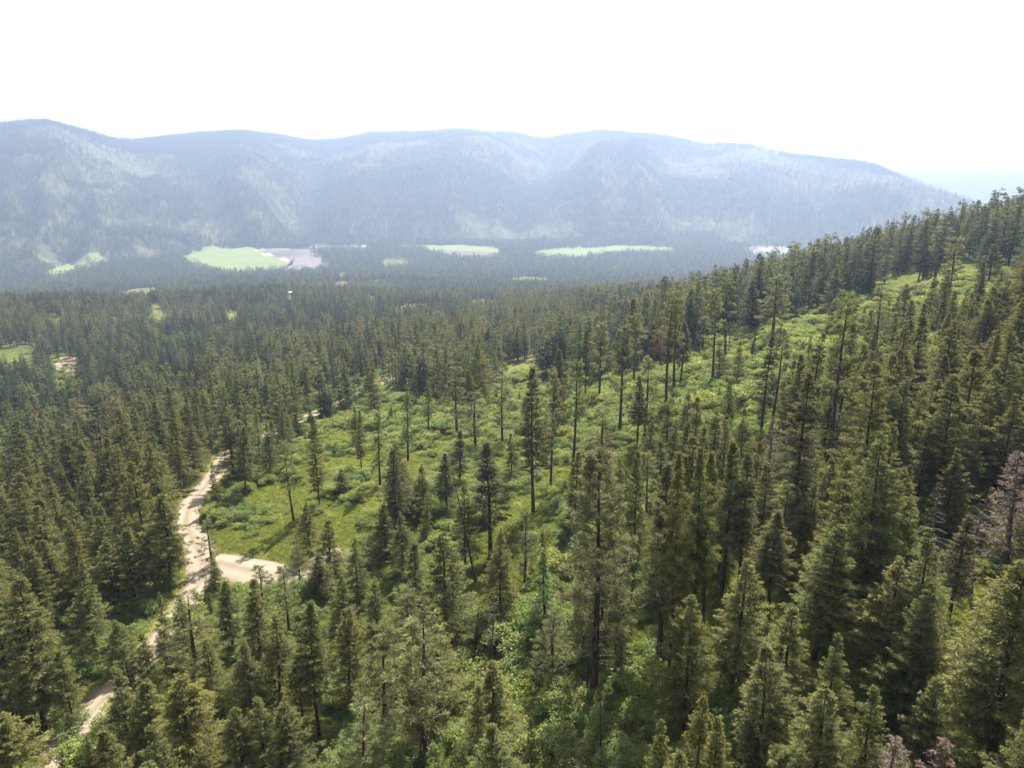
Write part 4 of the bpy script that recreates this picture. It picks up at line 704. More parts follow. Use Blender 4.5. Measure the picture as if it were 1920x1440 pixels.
FILL = [
    (122.8, 220.21, 6.76, 'F', 7, 0.584),
    (-114.17, 123.54, 22.56, 'F', 5, 1.266),
    (48.43, 45.28, 15.58, 'F', 7, 0.91),
    (121.67, 123.5, 24.43, 'N', 1, 1.344),
    (-141.69, 161.37, 17.69, 'F', 5, 0.904),
    (-160.05, 184.35, 12.67, 'F', 0, 0.581),
    (122.75, 176.68, 9.66, 'F', 7, 0.501),
    (-172.69, 171.13, 13.85, 'F', 5, 0.822),
    (-160.21, 149.99, 22.76, 'F', 1, 1.353),
    (2.7, 233.01, 4.1, 'F', 2, 0.224),
    (30.05, 34.91, 17.72, 'F', 1, 0.922),
    (44.4, 69.91, 3.79, 'Y', 2, 0.231),
    (107.88, 118.16, 14.14, 'Y', 0, 0.81),
    (109.24, 125.55, 25.08, 'F', 6, 1.162),
    (-112.03, 204.11, 12.31, 'F', 1, 0.749),
    (77.3, 145.34, 10.31, 'F', 6, 0.462),
    (135.44, 153.33, 15.13, 'N', 1, 0.739),
    (-126.34, 197.32, 17.66, 'F', 7, 0.895),
    (118.93, 185.42, 9.94, 'F', 6, 0.538),
    (124.15, 132.67, 19.66, 'N', 0, 0.873),
    (-4.56, 34.59, 10.69, 'Y', 2, 0.571),
    (-126.77, 225.36, 20.6, 'F', 1, 1.036),
    (-107.91, 128.17, 23.34, 'F', 2, 1.081),
    (-116.68, 131.34, 20.05, 'F', 1, 0.989),
    (-17.54, 32.1, 13.32, 'F', 3, 0.816),
    (99.79, 117.9, 18.42, 'Y', 0, 0.832),
    (-33.35, 51.37, 18.7, 'F', 7, 1.093),
    (119.97, 163.38, 18.99, 'F', 6, 1.05),
    (152.87, 173.1, 12.64, 'F', 2, 0.704),
    (-124.0, 136.47, 6.63, 'F', 1, 0.368),
    (84.8, 81.62, 12.61, 'N', 0, 0.612),
    (153.07, 165.3, 10.6, 'F', 5, 0.518),
    (-92.15, 100.18, 18.49, 'F', 7, 1.127),
    (-19.21, 43.53, 17.0, 'P', 4, 0.748),
    (-126.65, 205.77, 16.23, 'F', 2, 0.974),
    (-117.55, 220.52, 10.18, 'F', 2, 0.581),
    (56.05, 64.65, 21.53, 'F', 7, 1.141),
    (-22.45, 25.54, 18.62, 'Y', 1, 0.984),
    (143.94, 142.86, 27.64, 'Y', 1, 1.333),
    (130.37, 157.46, 14.8, 'Y', 1, 0.845),
    (114.85, 196.09, 4.58, 'F', 0, 0.224),
    (-84.26, 96.46, 17.37, 'Y', 1, 0.781),
    (-28.43, 44.9, 9.56, 'F', 6, 0.504),
    (-141.05, 205.68, 11.11, 'F', 6, 0.482),
    (-165.49, 164.31, 18.93, 'F', 4, 0.841),
    (165.42, 181.91, 7.94, 'F', 2, 0.373),
    (33.85, 192.44, 5.13, 'L', 0, 0.277),
    (-142.27, 211.4, 18.96, 'F', 1, 0.966),
    (176.58, 190.72, 9.09, 'F', 2, 0.493),
    (-102.6, 188.97, 16.08, 'F', 4, 0.967),
    (-111.36, 116.48, 9.93, 'F', 5, 0.555),
    (-26.26, 29.62, 21.92, 'F', 7, 1.061),
    (85.37, 86.44, 9.01, 'F', 6, 0.395),
    (161.53, 154.51, 8.81, 'F', 3, 0.475),
    (-127.36, 156.57, 4.13, 'F', 3, 0.236),
    (-122.36, 142.91, 13.71, 'F', 1, 0.739),
    (-99.84, 173.94, 11.23, 'F', 1, 0.532),
    (81.9, 106.38, 17.88, 'Y', 2, 1.053),
    (158.74, 149.68, 17.16, 'F', 7, 0.873),
    (159.48, 168.34, 12.61, 'N', 0, 0.622),
    (-171.11, 162.9, 19.33, 'F', 3, 1.181),
    (-154.51, 194.33, 14.09, 'F', 0, 0.784),
    (-107.0, 141.88, 10.13, 'F', 7, 0.611),
    (80.54, 86.66, 19.04, 'N', 1, 1.044),
    (-96.05, 149.5, 13.34, 'F', 1, 0.721),
    (-134.02, 222.11, 13.77, 'F', 4, 0.644),
    (141.91, 137.19, 24.35, 'F', 4, 1.373),
    (-129.62, 161.87, 20.49, 'Y', 1, 1.193),
    (120.81, 136.0, 17.35, 'F', 6, 0.785),
    (-49.29, 53.48, 19.03, 'F', 7, 0.994),
    (-131.46, 207.85, 16.96, 'F', 5, 1.003),
    (-105.41, 214.88, 17.33, 'F', 2, 1.039),
    (-151.52, 181.28, 11.61, 'F', 6, 0.633),
    (-84.5, 128.6, 11.62, 'F', 1, 0.653),
    (92.87, 109.53, 21.73, 'N', 1, 1.035),
    (-152.24, 153.1, 19.76, 'Y', 1, 0.934),
    (-0.82, 47.78, 13.4, 'Y', 0, 0.661),
    (180.4, 169.16, 11.0, 'Y', 1, 0.632),
    (-166.71, 172.44, 16.11, 'F', 4, 0.714),
    (-105.71, 111.72, 28.0, 'F', 7, 1.611),
    (-70.35, 68.06, 9.53, 'F', 2, 0.584),
    (-119.18, 117.08, 24.96, 'F', 2, 1.262),
    (130.58, 146.34, 10.69, 'F', 6, 0.494),
    (-52.08, 61.2, 3.43, 'Y', 2, 0.204),
    (-77.61, 132.66, 12.71, 'F', 2, 0.738),
    (84.16, 169.72, 6.53, 'F', 4, 0.321),
    (-41.32, 46.36, 16.85, 'F', 7, 0.91),
    (-118.01, 200.68, 12.79, 'F', 2, 0.617),
    (-160.11, 171.28, 18.04, 'F', 5, 1.018),
    (81.45, 95.42, 6.42, 'F', 6, 0.377),
    (-143.93, 138.76, 15.97, 'Y', 2, 0.827),
    (-13.92, 52.93, 12.55, 'L', 0, 0.55),
    (129.72, 152.47, 9.24, 'F', 4, 0.554),
    (19.14, 36.54, 15.63, 'F', 1, 0.912),
    (154.91, 177.84, 15.34, 'F', 1, 0.701),
    (-10.8, 43.29, 11.59, 'F', 6, 0.661),
    (163.73, 167.05, 17.53, 'F', 6, 0.782),
    (-165.11, 186.31, 11.09, 'F', 2, 0.677),
    (97.12, 161.65, 5.18, 'Y', 0, 0.274),
    (84.9, 160.11, 6.68, 'F', 6, 0.397),
    (-94.07, 135.23, 7.32, 'F', 6, 0.389),
    (174.12, 175.25, 21.9, 'F', 4, 1.146),
    (168.82, 157.87, 17.56, 'F', 7, 0.958),
    (-187.77, 176.42, 14.95, 'F', 5, 0.679),
    (153.39, 203.94, 20.9, 'F', 7, 1.028),
    (-149.72, 201.96, 14.23, 'F', 3, 0.842),
    (-129.97, 190.64, 7.81, 'F', 1, 0.363),
    (89.7, 95.18, 12.69, 'F', 2, 0.674),
    (22.27, 230.33, 3.73, 'F', 1, 0.192),
    (97.92, 176.39, 10.88, 'N', 0, 0.548),
    (115.95, 108.71, 11.65, 'F', 2, 0.608),
    (91.4, 118.64, 6.13, 'F', 6, 0.352),
    (85.55, 182.4, 5.68, 'F', 3, 0.246),
    (-161.03, 189.35, 4.87, 'F', 0, 0.237),
    (54.54, 52.29, 22.07, 'F', 7, 1.244),
    (-129.35, 124.89, 7.29, 'F', 0, 0.344),
    (174.55, 184.0, 18.44, 'N', 1, 0.826),
    (73.14, 233.38, 7.11, 'L', 0, 0.361),
    (-135.74, 131.84, 20.14, 'F', 4, 1.188),
    (-72.98, 79.47, 22.69, 'F', 2, 1.166),
    (86.88, 113.99, 19.08, 'F', 0, 1.034),
    (118.21, 169.59, 15.56, 'Y', 1, 0.692),
    (64.65, 62.86, 16.65, 'F', 3, 0.907),
    (-140.85, 178.43, 18.97, 'F', 5, 1.077),
    (-34.66, 39.53, 17.89, 'F', 1, 1.047),
    (87.39, 147.48, 10.15, 'F', 2, 0.539),
    (48.74, 53.94, 16.25, 'N', 1, 0.809),
    (43.55, 46.82, 13.08, 'Y', 2, 0.74),
    (125.29, 191.19, 9.88, 'Y', 0, 0.469),
    (150.64, 197.54, 18.46, 'F', 7, 0.83),
    (71.42, 68.02, 24.51, 'F', 5, 1.388),
    (-148.67, 141.96, 14.0, 'F', 6, 0.706),
    (51.99, 248.53, 21.86, 'L', 1, 1.021),
    (-150.99, 161.53, 14.95, 'F', 1, 0.798),
    (-102.94, 205.82, 19.25, 'F', 7, 0.936),
    (156.99, 189.87, 13.81, 'F', 7, 0.623),
    (-119.01, 206.5, 10.92, 'F', 1, 0.489),
    (-138.54, 216.23, 8.76, 'F', 5, 0.535),
    (95.85, 183.32, 3.36, 'Y', 0, 0.159),
    (43.21, 237.72, 8.49, 'F', 7, 0.519),
    (68.94, 143.04, 12.09, 'F', 4, 0.658),
    (156.73, 161.19, 10.86, 'F', 5, 0.657),
    (52.04, 213.96, 7.84, 'F', 6, 0.417),
    (-114.31, 138.27, 24.4, 'Y', 2, 1.103),
    (101.55, 132.62, 16.72, 'N', 0, 0.775),
    (-103.78, 231.92, 13.42, 'F', 1, 0.76),
    (66.7, 72.76, 12.45, 'F', 1, 0.673),
    (165.26, 194.06, 23.22, 'F', 7, 1.369),
    (101.22, 103.46, 22.94, 'Y', 0, 1.096),
    (114.18, 119.63, 16.97, 'F', 3, 0.873),
    (-117.47, 192.31, 4.47, 'F', 4, 0.244),
    (96.56, 188.51, 11.74, 'F', 3, 0.522),
    (-118.44, 148.14, 14.19, 'Y', 1, 0.698),
    (131.62, 129.06, 13.63, 'F', 7, 0.754),
    (-78.42, 83.48, 8.47, 'F', 6, 0.502),
    (104.01, 97.18, 18.49, 'F', 3, 0.889),
    (128.86, 182.98, 7.76, 'F', 5, 0.408),
    (144.29, 190.23, 23.32, 'N', 0, 1.369),
    (148.53, 150.23, 10.52, 'Y', 2, 0.567),
    (-107.32, 219.64, 4.94, 'F', 4, 0.242),
    (89.09, 106.78, 17.51, 'F', 2, 0.818),
    (154.88, 156.19, 13.67, 'N', 0, 0.745),
    (-105.26, 106.14, 17.86, 'F', 7, 0.994),
    (41.11, 254.85, 18.52, 'R', 1, 1.051),
    (67.15, 85.08, 5.45, 'F', 7, 0.253),
    (116.91, 114.02, 8.32, 'F', 5, 0.484),
    (153.11, 184.31, 10.9, 'Y', 0, 0.655),
    (-98.52, 96.25, 19.88, 'F', 5, 1.121),
    (-176.96, 181.52, 22.94, 'F', 7, 1.126),
    (116.89, 178.92, 4.37, 'Y', 0, 0.251),
    (132.66, 179.62, 15.7, 'F', 0, 0.918),
    (-94.69, 90.56, 18.99, 'F', 2, 1.14),
    (-102.77, 98.58, 14.94, 'Y', 2, 0.858),
    (130.12, 188.05, 7.38, 'F', 0, 0.44),
    (-120.11, 213.75, 11.97, 'F', 0, 0.59),
    (135.62, 140.62, 14.98, 'N', 0, 0.768),
    (48.51, 112.05, 11.62, 'F', 4, 0.574),
    (-82.11, 88.26, 21.21, 'F', 2, 1.239),
    (139.8, 195.01, 12.47, 'F', 7, 0.569),
    (-139.7, 148.92, 21.77, 'R', 0, 1.156),
    (-162.68, 194.92, 10.72, 'F', 3, 0.54),
    (-101.6, 150.32, 5.84, 'F', 1, 0.271),
    (-140.64, 171.39, 11.77, 'F', 0, 0.701),
    (-155.25, 168.4, 20.7, 'Y', 2, 1.087),
    (-65.06, 62.74, 14.96, 'F', 1, 0.913),
    (174.98, 164.84, 23.49, 'F', 0, 1.052),
    (-83.92, 80.24, 8.3, 'F', 6, 0.494),
    (-125.48, 131.07, 18.52, 'Y', 1, 0.866),
    (146.79, 204.29, 20.47, 'Y', 1, 0.986),
    (125.78, 138.05, 18.1, 'Y', 0, 1.074),
    (119.48, 132.05, 7.15, 'F', 1, 0.387),
    (60.86, 132.49, 8.21, 'F', 3, 0.501),
    (143.59, 151.07, 21.18, 'F', 2, 1.172),
    (185.14, 181.81, 21.55, 'F', 5, 1.094),
    (-128.68, 175.27, 9.84, 'F', 0, 0.532),
    (122.95, 154.4, 20.47, 'N', 1, 1.068),
    (81.2, 114.04, 12.51, 'Y', 1, 0.762),
    (143.02, 179.91, 19.99, 'F', 5, 1.174),
    (-120.44, 184.27, 14.27, 'Y', 0, 0.707),
    (150.79, 187.56, 14.97, 'Y', 2, 0.71),
    (-161.86, 202.26, 22.79, 'F', 6, 1.341),
    (118.99, 143.4, 9.44, 'F', 6, 0.511),
    (-85.03, 102.57, 15.62, 'F', 3, 0.848),
    (83.41, 99.79, 10.66, 'F', 3, 0.537),
    (-100.26, 200.44, 20.98, 'F', 4, 1.045),
    (-88.42, 157.07, 8.07, 'F', 4, 0.372),
    (158.79, 203.42, 18.34, 'F', 1, 1.004),
    (110.04, 195.52, 8.54, 'F', 0, 0.384),
    (122.06, 118.46, 19.09, 'F', 7, 0.865),
    (26.6, 43.25, 5.53, 'F', 7, 0.25),
    (92.68, 169.24, 7.79, 'F', 2, 0.354),
    (-136.14, 211.29, 12.55, 'F', 3, 0.692),
    (149.5, 180.14, 18.92, 'N', 1, 1.089),
    (-178.46, 188.59, 13.2, 'F', 0, 0.712),
    (78.66, 76.98, 9.17, 'Y', 2, 0.457),
    (63.63, 67.84, 12.22, 'F', 3, 0.571),
    (-127.05, 165.16, 9.24, 'F', 1, 0.43),
    (-171.0, 195.42, 20.86, 'F', 3, 1.142),
    (99.85, 194.13, 9.63, 'F', 1, 0.545),
    (132.47, 171.51, 7.63, 'F', 5, 0.345),
    (-154.13, 186.19, 18.71, 'F', 3, 0.913),
    (-97.08, 190.23, 10.1, 'F', 6, 0.468),
    (69.81, 77.07, 16.89, 'Y', 0, 0.83),
    (-45.19, 50.04, 11.27, 'F', 6, 0.505),
    (130.58, 164.93, 17.9, 'F', 5, 1.035),
    (-169.23, 190.22, 10.67, 'F', 7, 0.475),
    (110.41, 188.38, 4.06, 'F', 5, 0.232),
    (-96.1, 156.7, 9.87, 'F', 3, 0.538),
    (105.33, 151.0, 4.16, 'F', 2, 0.215),
    (75.82, 72.12, 19.89, 'Y', 2, 1.04),
    (-150.51, 166.22, 28.0, 'Y', 0, 1.493),
    (141.93, 207.18, 12.19, 'F', 2, 0.611),
    (-100.02, 119.41, 12.71, 'F', 2, 0.651),
    (3.88, 211.85, 6.87, 'N', 0, 0.346),
    (-68.35, 229.92, 9.57, 'F', 4, 0.465),
    (135.87, 134.46, 13.16, 'Y', 2, 0.768),
    (-164.09, 157.27, 27.68, 'F', 6, 1.506),
    (103.53, 109.48, 17.87, 'F', 6, 0.903),
    (140.98, 171.19, 17.33, 'Y', 2, 0.851),
    (-145.29, 165.18, 14.86, 'F', 1, 0.722),
    (-157.41, 156.41, 23.8, 'F', 0, 1.222),
    (-129.33, 143.38, 20.11, 'F', 1, 1.11),
    (-20.11, 254.34, 11.52, 'F', 5, 0.499),
    (-113.63, 224.95, 19.08, 'F', 0, 1.052),
    (107.44, 185.19, 3.87, 'F', 2, 0.171),
    (-126.02, 118.47, 17.18, 'F', 1, 0.918),
    (98.48, 126.0, 9.31, 'F', 4, 0.564),
    (130.25, 202.43, 5.85, 'F', 5, 0.289),
    (-131.47, 151.85, 17.71, 'F', 7, 0.879),
    (145.6, 196.03, 15.64, 'F', 2, 0.724),
    (5.38, 39.34, 15.17, 'F', 0, 0.766),
    (-111.65, 190.14, 23.59, 'F', 2, 1.158),
    (-68.63, 204.79, 8.84, 'F', 5, 0.514),
    (-110.61, 155.38, 15.23, 'F', 7, 0.664),
    (-135.67, 170.76, 22.3, 'F', 5, 1.049),
    (136.54, 191.98, 13.1, 'Y', 0, 0.799),
    (123.02, 142.15, 10.49, 'F', 1, 0.519),
    (180.33, 175.79, 19.1, 'N', 0, 0.912),
    (147.56, 159.86, 13.02, 'F', 4, 0.637),
    (96.16, 154.55, 12.34, 'F', 4, 0.694),
    (123.51, 149.19, 12.63, 'F', 2, 0.774),
    (-70.77, 72.82, 18.16, 'F', 0, 0.891),
    (55.48, 242.87, 16.54, 'F', 2, 0.847),
    (41.18, 130.68, 8.79, 'F', 1, 0.516),
    (59.64, 141.7, 5.71, 'Y', 1, 0.307),
    (163.98, 201.26, 19.77, 'F', 6, 1.212),
    (-104.18, 183.98, 14.06, 'F', 4, 0.788),
    (102.46, 168.45, 4.26, 'F', 7, 0.25),
    (91.11, 89.72, 9.33, 'F', 3, 0.41),
    (151.68, 142.81, 10.0, 'F', 4, 0.494),
    (33.74, 89.74, 4.98, 'F', 4, 0.253),
    (90.83, 155.56, 15.03, 'F', 3, 0.678),
    (79.01, 90.92, 26.23, 'Y', 0, 1.29),
    (39.98, 135.88, 3.56, 'F', 2, 0.217),
    (115.25, 151.55, 20.18, 'F', 0, 1.203),
    (151.08, 161.6, 22.47, 'F', 5, 1.182),
    (-75.96, 140.98, 11.96, 'Y', 1, 0.629),
    (136.62, 166.37, 13.22, 'F', 3, 0.616),
    (140.55, 200.95, 9.62, 'F', 7, 0.535),
    (29.77, 101.67, 10.39, 'N', 0, 0.543),
    (-145.73, 157.53, 24.92, 'F', 4, 1.137),
    (94.32, 101.39, 23.44, 'F', 1, 1.262),
    (-98.91, 113.62, 24.19, 'F', 1, 1.117),
    (39.35, 41.69, 19.3, 'F', 2, 0.848),
    (127.94, 175.94, 22.18, 'F', 3, 1.155),
    (106.77, 163.41, 3.65, 'Y', 1, 0.177),
    (139.01, 148.1, 17.24, 'N', 0, 0.928),
    (121.46, 189.1, 12.05, 'F', 7, 0.653),
    (114.43, 138.09, 8.62, 'F', 1, 0.422),
    (-128.4, 186.34, 15.83, 'F', 5, 0.688),
    (163.1, 158.93, 11.2, 'F', 7, 0.643),
    (-101.0, 131.07, 9.89, 'F', 7, 0.482),
    (56.23, 58.2, 11.52, 'Y', 2, 0.55),
    (121.18, 114.47, 16.37, 'F', 0, 0.97),
    (88.44, 101.14, 18.76, 'F', 5, 1.018),
    (147.41, 171.11, 11.54, 'Y', 1, 0.577),
    (69.31, 161.63, 3.62, 'F', 4, 0.221),
    (-121.91, 229.56, 16.44, 'F', 2, 0.758),
    (90.14, 160.47, 8.49, 'F', 7, 0.512),
    (-86.49, 145.59, 8.35, 'F', 4, 0.452),
    (81.63, 118.34, 9.74, 'F', 4, 0.493),
    (74.15, 83.94, 16.29, 'F', 5, 0.844),
    (109.81, 145.33, 9.01, 'F', 2, 0.496),
    (141.65, 161.44, 16.16, 'Y', 1, 0.94),
    (82.6, 136.59, 4.97, 'F', 4, 0.216),
    (-88.95, 86.08, 7.54, 'F', 1, 0.457),
    (167.23, 173.41, 9.18, 'F', 6, 0.547),
    (161.7, 172.84, 17.81, 'N', 0, 0.774),
    (31.24, 30.1, 14.92, 'N', 1, 0.855),
    (73.23, 90.65, 15.43, 'F', 0, 0.899),
    (20.68, 27.93, 17.08, 'F', 5, 0.742),
    (-22.5, 55.39, 13.34, 'F', 2, 0.602),
    (169.1, 197.45, 20.5, 'Y', 1, 0.942),
    (-111.49, 109.25, 13.5, 'F', 7, 0.79),
    (85.76, 223.25, 8.21, 'F', 6, 0.415),
    (-89.3, 106.66, 26.86, 'F', 5, 1.393),
    (-133.83, 164.42, 15.35, 'F', 7, 0.749),
    (107.98, 175.43, 10.76, 'N', 1, 0.492),
    (-31.4, 32.72, 7.6, 'F', 0, 0.341),
    (39.24, 109.3, 9.57, 'F', 6, 0.468),
    (83.52, 126.33, 9.89, 'F', 1, 0.534),
    (107.25, 113.34, 17.76, 'F', 2, 0.998),
    (125.46, 163.0, 15.04, 'Y', 2, 0.758),
    (107.34, 104.24, 23.7, 'Y', 0, 1.238),
    (83.0, 175.05, 5.47, 'Y', 2, 0.265),
    (125.46, 159.12, 15.6, 'Y', 1, 0.935),
    (-179.44, 172.51, 22.59, 'F', 3, 0.988),
    (126.47, 170.79, 13.25, 'Y', 1, 0.634),
    (-136.31, 185.95, 8.09, 'F', 4, 0.407),
    (-102.97, 144.45, 11.93, 'R', 1, 0.581),
    (-119.08, 178.38, 11.49, 'F', 4, 0.591),
    (143.42, 184.97, 6.47, 'F', 2, 0.37),
    (105.84, 139.26, 20.75, 'F', 5, 0.961),
    (-30.52, 255.03, 7.51, 'F', 5, 0.353),
    (54.76, 148.38, 5.33, 'F', 2, 0.326),
    (11.02, 32.44, 16.42, 'F', 4, 0.757),
    (150.77, 209.02, 19.38, 'N', 0, 0.877),
    (105.99, 130.53, 10.29, 'F', 4, 0.445),
    (49.2, 98.31, 9.68, 'F', 1, 0.462),
    (-40.9, 39.84, 19.91, 'Y', 1, 0.925),
    (123.71, 201.99, 15.03, 'Y', 2, 0.699),
    (59.31, 251.87, 16.95, 'F', 4, 1.021),
    (69.13, 155.42, 5.24, 'Y', 0, 0.275),
    (158.28, 198.75, 20.47, 'F', 2, 1.131),
    (-135.95, 156.87, 6.9, 'F', 1, 0.354),
    (111.18, 110.13, 15.3, 'F', 6, 0.714),
    (-92.37, 159.94, 5.06, 'F', 4, 0.281),
    (104.22, 122.95, 16.3, 'F', 4, 0.874),
    (-66.31, 213.96, 3.74, 'F', 4, 0.184),
    (60.26, 151.28, 6.41, 'F', 7, 0.322),
    (45.85, 140.03, 5.88, 'Y', 2, 0.262),
    (91.2, 189.18, 5.13, 'F', 1, 0.273),
    (-80.1, 210.96, 14.22, 'P', 0, 0.851),
    (-121.42, 173.93, 11.49, 'R', 0, 0.629),
    (-144.94, 200.67, 19.6, 'F', 7, 1.133),
    (-96.66, 103.04, 19.42, 'Y', 2, 1.161),
    (173.49, 179.83, 16.14, 'F', 1, 0.728),
    (99.98, 94.7, 22.78, 'F', 4, 1.128),
    (-135.03, 203.66, 21.65, 'F', 1, 1.011),
    (122.63, 181.42, 5.83, 'Y', 2, 0.356),
    (-147.02, 170.62, 15.83, 'F', 7, 0.914),
    (55.66, 137.27, 7.12, 'F', 6, 0.428),
    (-78.49, 75.19, 19.57, 'F', 3, 0.881),
    (146.37, 212.81, 5.87, 'Y', 0, 0.314),
    (34.4, 33.72, 11.51, 'F', 5, 0.505),
    (102.87, 182.4, 10.71, 'F', 6, 0.624),
    (157.97, 183.84, 11.71, 'F', 4, 0.69),
    (-46.18, 81.28, 6.32, 'F', 5, 0.346),
    (-8.22, 122.49, 3.9, 'F', 1, 0.214),
    (78.22, 168.94, 8.43, 'F', 5, 0.406),
    (-109.26, 232.73, 19.36, 'N', 0, 0.847),
    (-144.5, 176.33, 15.41, 'F', 7, 0.864),
    (-128.96, 218.96, 18.82, 'F', 1, 0.965),
    (85.62, 118.37, 7.32, 'F', 5, 0.354),
    (111.87, 167.65, 3.92, 'F', 5, 0.183),
    (97.46, 111.16, 9.37, 'F', 4, 0.416),
    (-139.3, 141.21, 14.5, 'F', 4, 0.638),
    (-121.62, 169.21, 16.18, 'F', 3, 0.963),
    (-85.0, 140.5, 14.57, 'F', 5, 0.872),
    (136.16, 185.59, 15.92, 'Y', 2, 0.716),
    (35.86, 250.81, 13.67, 'F', 5, 0.64),
    (-109.25, 176.48, 14.43, 'F', 4, 0.807),
    (-113.47, 216.32, 8.33, 'F', 4, 0.471),
    (168.45, 185.0, 15.96, 'F', 5, 0.972),
    (-105.74, 209.56, 10.41, 'F', 1, 0.628),
    (-122.25, 124.49, 12.81, 'F', 7, 0.596),
    (142.86, 155.91, 15.55, 'N', 0, 0.717),
    (47.29, 125.84, 3.02, 'Y', 1, 0.136),
    (90.15, 164.66, 4.79, 'F', 2, 0.257),
    (126.67, 127.52, 10.69, 'F', 1, 0.514),
    (85.74, 93.68, 21.49, 'Y', 1, 1.306),
    (-164.23, 177.65, 13.63, 'Y', 1, 0.616),
    (113.51, 131.7, 9.13, 'F', 2, 0.497),
    (-28.48, 127.38, 4.07, 'F', 5, 0.244),
    (-134.67, 146.26, 18.17, 'F', 0, 0.79),
    (-126.58, 214.06, 14.87, 'F', 0, 0.87),
    (169.78, 193.12, 19.83, 'F', 0, 0.907),
    (-169.5, 179.47, 16.21, 'F', 0, 0.821),
    (16.29, 107.69, 7.24, 'F', 5, 0.374),
    (133.2, 197.32, 9.18, 'F', 6, 0.44),
    (69.68, 147.9, 15.22, 'F', 6, 0.668),
    (-89.43, 92.79, 17.81, 'F', 0, 0.969),
    (-160.45, 162.17, 20.85, 'F', 1, 1.202),
    (-130.76, 213.34, 15.42, 'F', 1, 0.811),
    (-123.04, 149.77, 15.19, 'Y', 0, 0.864),
    (-54.86, 101.46, 3.76, 'F', 4, 0.199),
    (39.31, 36.99, 22.52, 'Y', 1, 1.037),
    (13.24, 98.7, 10.78, 'F', 0, 0.469),
    (-130.23, 138.41, 11.97, 'F', 1, 0.517),
    (-177.08, 165.46, 12.5, 'Y', 0, 0.65),
    (78.84, 150.85, 5.08, 'F', 3, 0.23),
    (78.6, 155.63, 3.94, 'F', 4, 0.239),
    (25.09, 38.77, 5.55, 'Y', 1, 0.29),
    (-155.85, 205.46, 7.68, 'F', 5, 0.358),
    (-97.01, 162.15, 19.5, 'F', 3, 1.04),
    (-166.9, 194.49, 14.64, 'F', 4, 0.869),
    (95.32, 94.54, 14.72, 'F', 0, 0.895),
    (153.51, 151.36, 18.08, 'N', 1, 0.873),
    (-164.36, 168.7, 12.21, 'F', 5, 0.528),
    (-107.89, 200.26, 11.87, 'F', 2, 0.525),
    (40.42, 141.14, 4.1, 'Y', 2, 0.231),
    (46.35, 255.83, 15.35, 'L', 1, 0.746),
    (-135.36, 138.78, 14.53, 'Y', 0, 0.768),
    (131.5, 138.2, 19.1, 'Y', 0, 0.959),
    (-124.19, 192.08, 18.63, 'Y', 2, 0.938),
    (-159.3, 176.24, 17.06, 'F', 7, 0.751),
    (110.63, 151.54, 12.34, 'F', 3, 0.729),
    (116.61, 128.05, 18.42, 'F', 3, 0.997),
    (-106.21, 118.57, 20.96, 'F', 5, 1.188),
    (67.84, 126.57, 13.16, 'F', 5, 0.576),
    (-83.77, 206.19, 14.99, 'F', 3, 0.847),
    (-149.44, 195.2, 18.75, 'F', 5, 0.839),
    (63.61, 154.56, 4.09, 'Y', 1, 0.235),
    (147.12, 138.74, 14.14, 'F', 1, 0.645),
    (97.3, 105.61, 16.18, 'F', 6, 0.961),
    (168.91, 165.89, 21.55, 'F', 6, 0.956),
    (165.23, 155.25, 15.25, 'F', 2, 0.734),
    (64.39, 142.38, 9.0, 'F', 5, 0.494),
    (152.89, 192.29, 12.56, 'F', 5, 0.573),
    (-152.52, 145.98, 7.61, 'F', 7, 0.37),
    (-67.91, 78.33, 7.83, 'F', 2, 0.468),
    (161.47, 186.97, 18.77, 'N', 1, 0.904),
    (138.2, 129.19, 20.63, 'F', 2, 1.152),
    (172.07, 161.53, 21.17, 'F', 7, 1.146),
    (38.51, 116.5, 3.62, 'Y', 0, 0.168),
    (-153.45, 173.29, 22.87, 'F', 5, 1.035),
    (29.06, 110.51, 3.65, 'F', 4, 0.205),
    (-56.84, 57.39, 23.37, 'F', 7, 1.161),
    (29.08, 88.89, 13.54, 'F', 6, 0.645),
    (84.64, 153.13, 12.23, 'F', 3, 0.671),
    (-79.41, 100.33, 9.62, 'F', 0, 0.475),
    (-119.4, 139.43, 17.63, 'F', 4, 0.871),
    (23.31, 32.54, 15.7, 'F', 6, 0.862),
    (-45.26, 58.77, 10.52, 'F', 5, 0.588),
    (-24.24, 257.49, 19.39, 'L', 0, 0.85),
    (-149.1, 185.49, 16.39, 'F', 3, 0.907),
    (51.48, 60.65, 9.98, 'R', 1, 0.6),
    (119.72, 150.75, 25.24, 'Y', 2, 1.376),
    (-145.0, 151.27, 23.42, 'F', 1, 1.06),
    (48.44, 241.58, 11.35, 'N', 1, 0.583),
    (-114.7, 195.67, 17.24, 'F', 6, 0.929),
    (29.37, 247.34, 17.96, 'F', 1, 0.84),
    (77.71, 139.39, 12.89, 'F', 3, 0.572),
    (-78.17, 217.43, 8.78, 'F', 3, 0.485),
    (-16.8, 258.98, 20.03, 'L', 1, 1.208),
    (21.42, 41.24, 7.99, 'F', 3, 0.464),
    (-115.89, 112.92, 21.33, 'F', 5, 1.256),
    (-175.34, 176.21, 21.21, 'F', 7, 0.996),
    (-92.07, 112.19, 20.56, 'Y', 0, 1.133),
    (135.98, 159.48, 16.9, 'F', 4, 0.817),
    (-93.29, 173.25, 15.79, 'F', 3, 0.885),
    (-102.64, 193.84, 11.12, 'F', 6, 0.492),
    (126.54, 145.04, 8.6, 'R', 0, 0.52),
    (118.13, 154.46, 17.27, 'F', 6, 1.023),
    (-181.57, 177.13, 21.03, 'F', 0, 1.275),
    (-137.63, 162.57, 13.99, 'F', 4, 0.814),
    (-134.58, 126.0, 15.91, 'Y', 2, 0.81),
    (145.3, 164.93, 17.33, 'F', 0, 0.901),
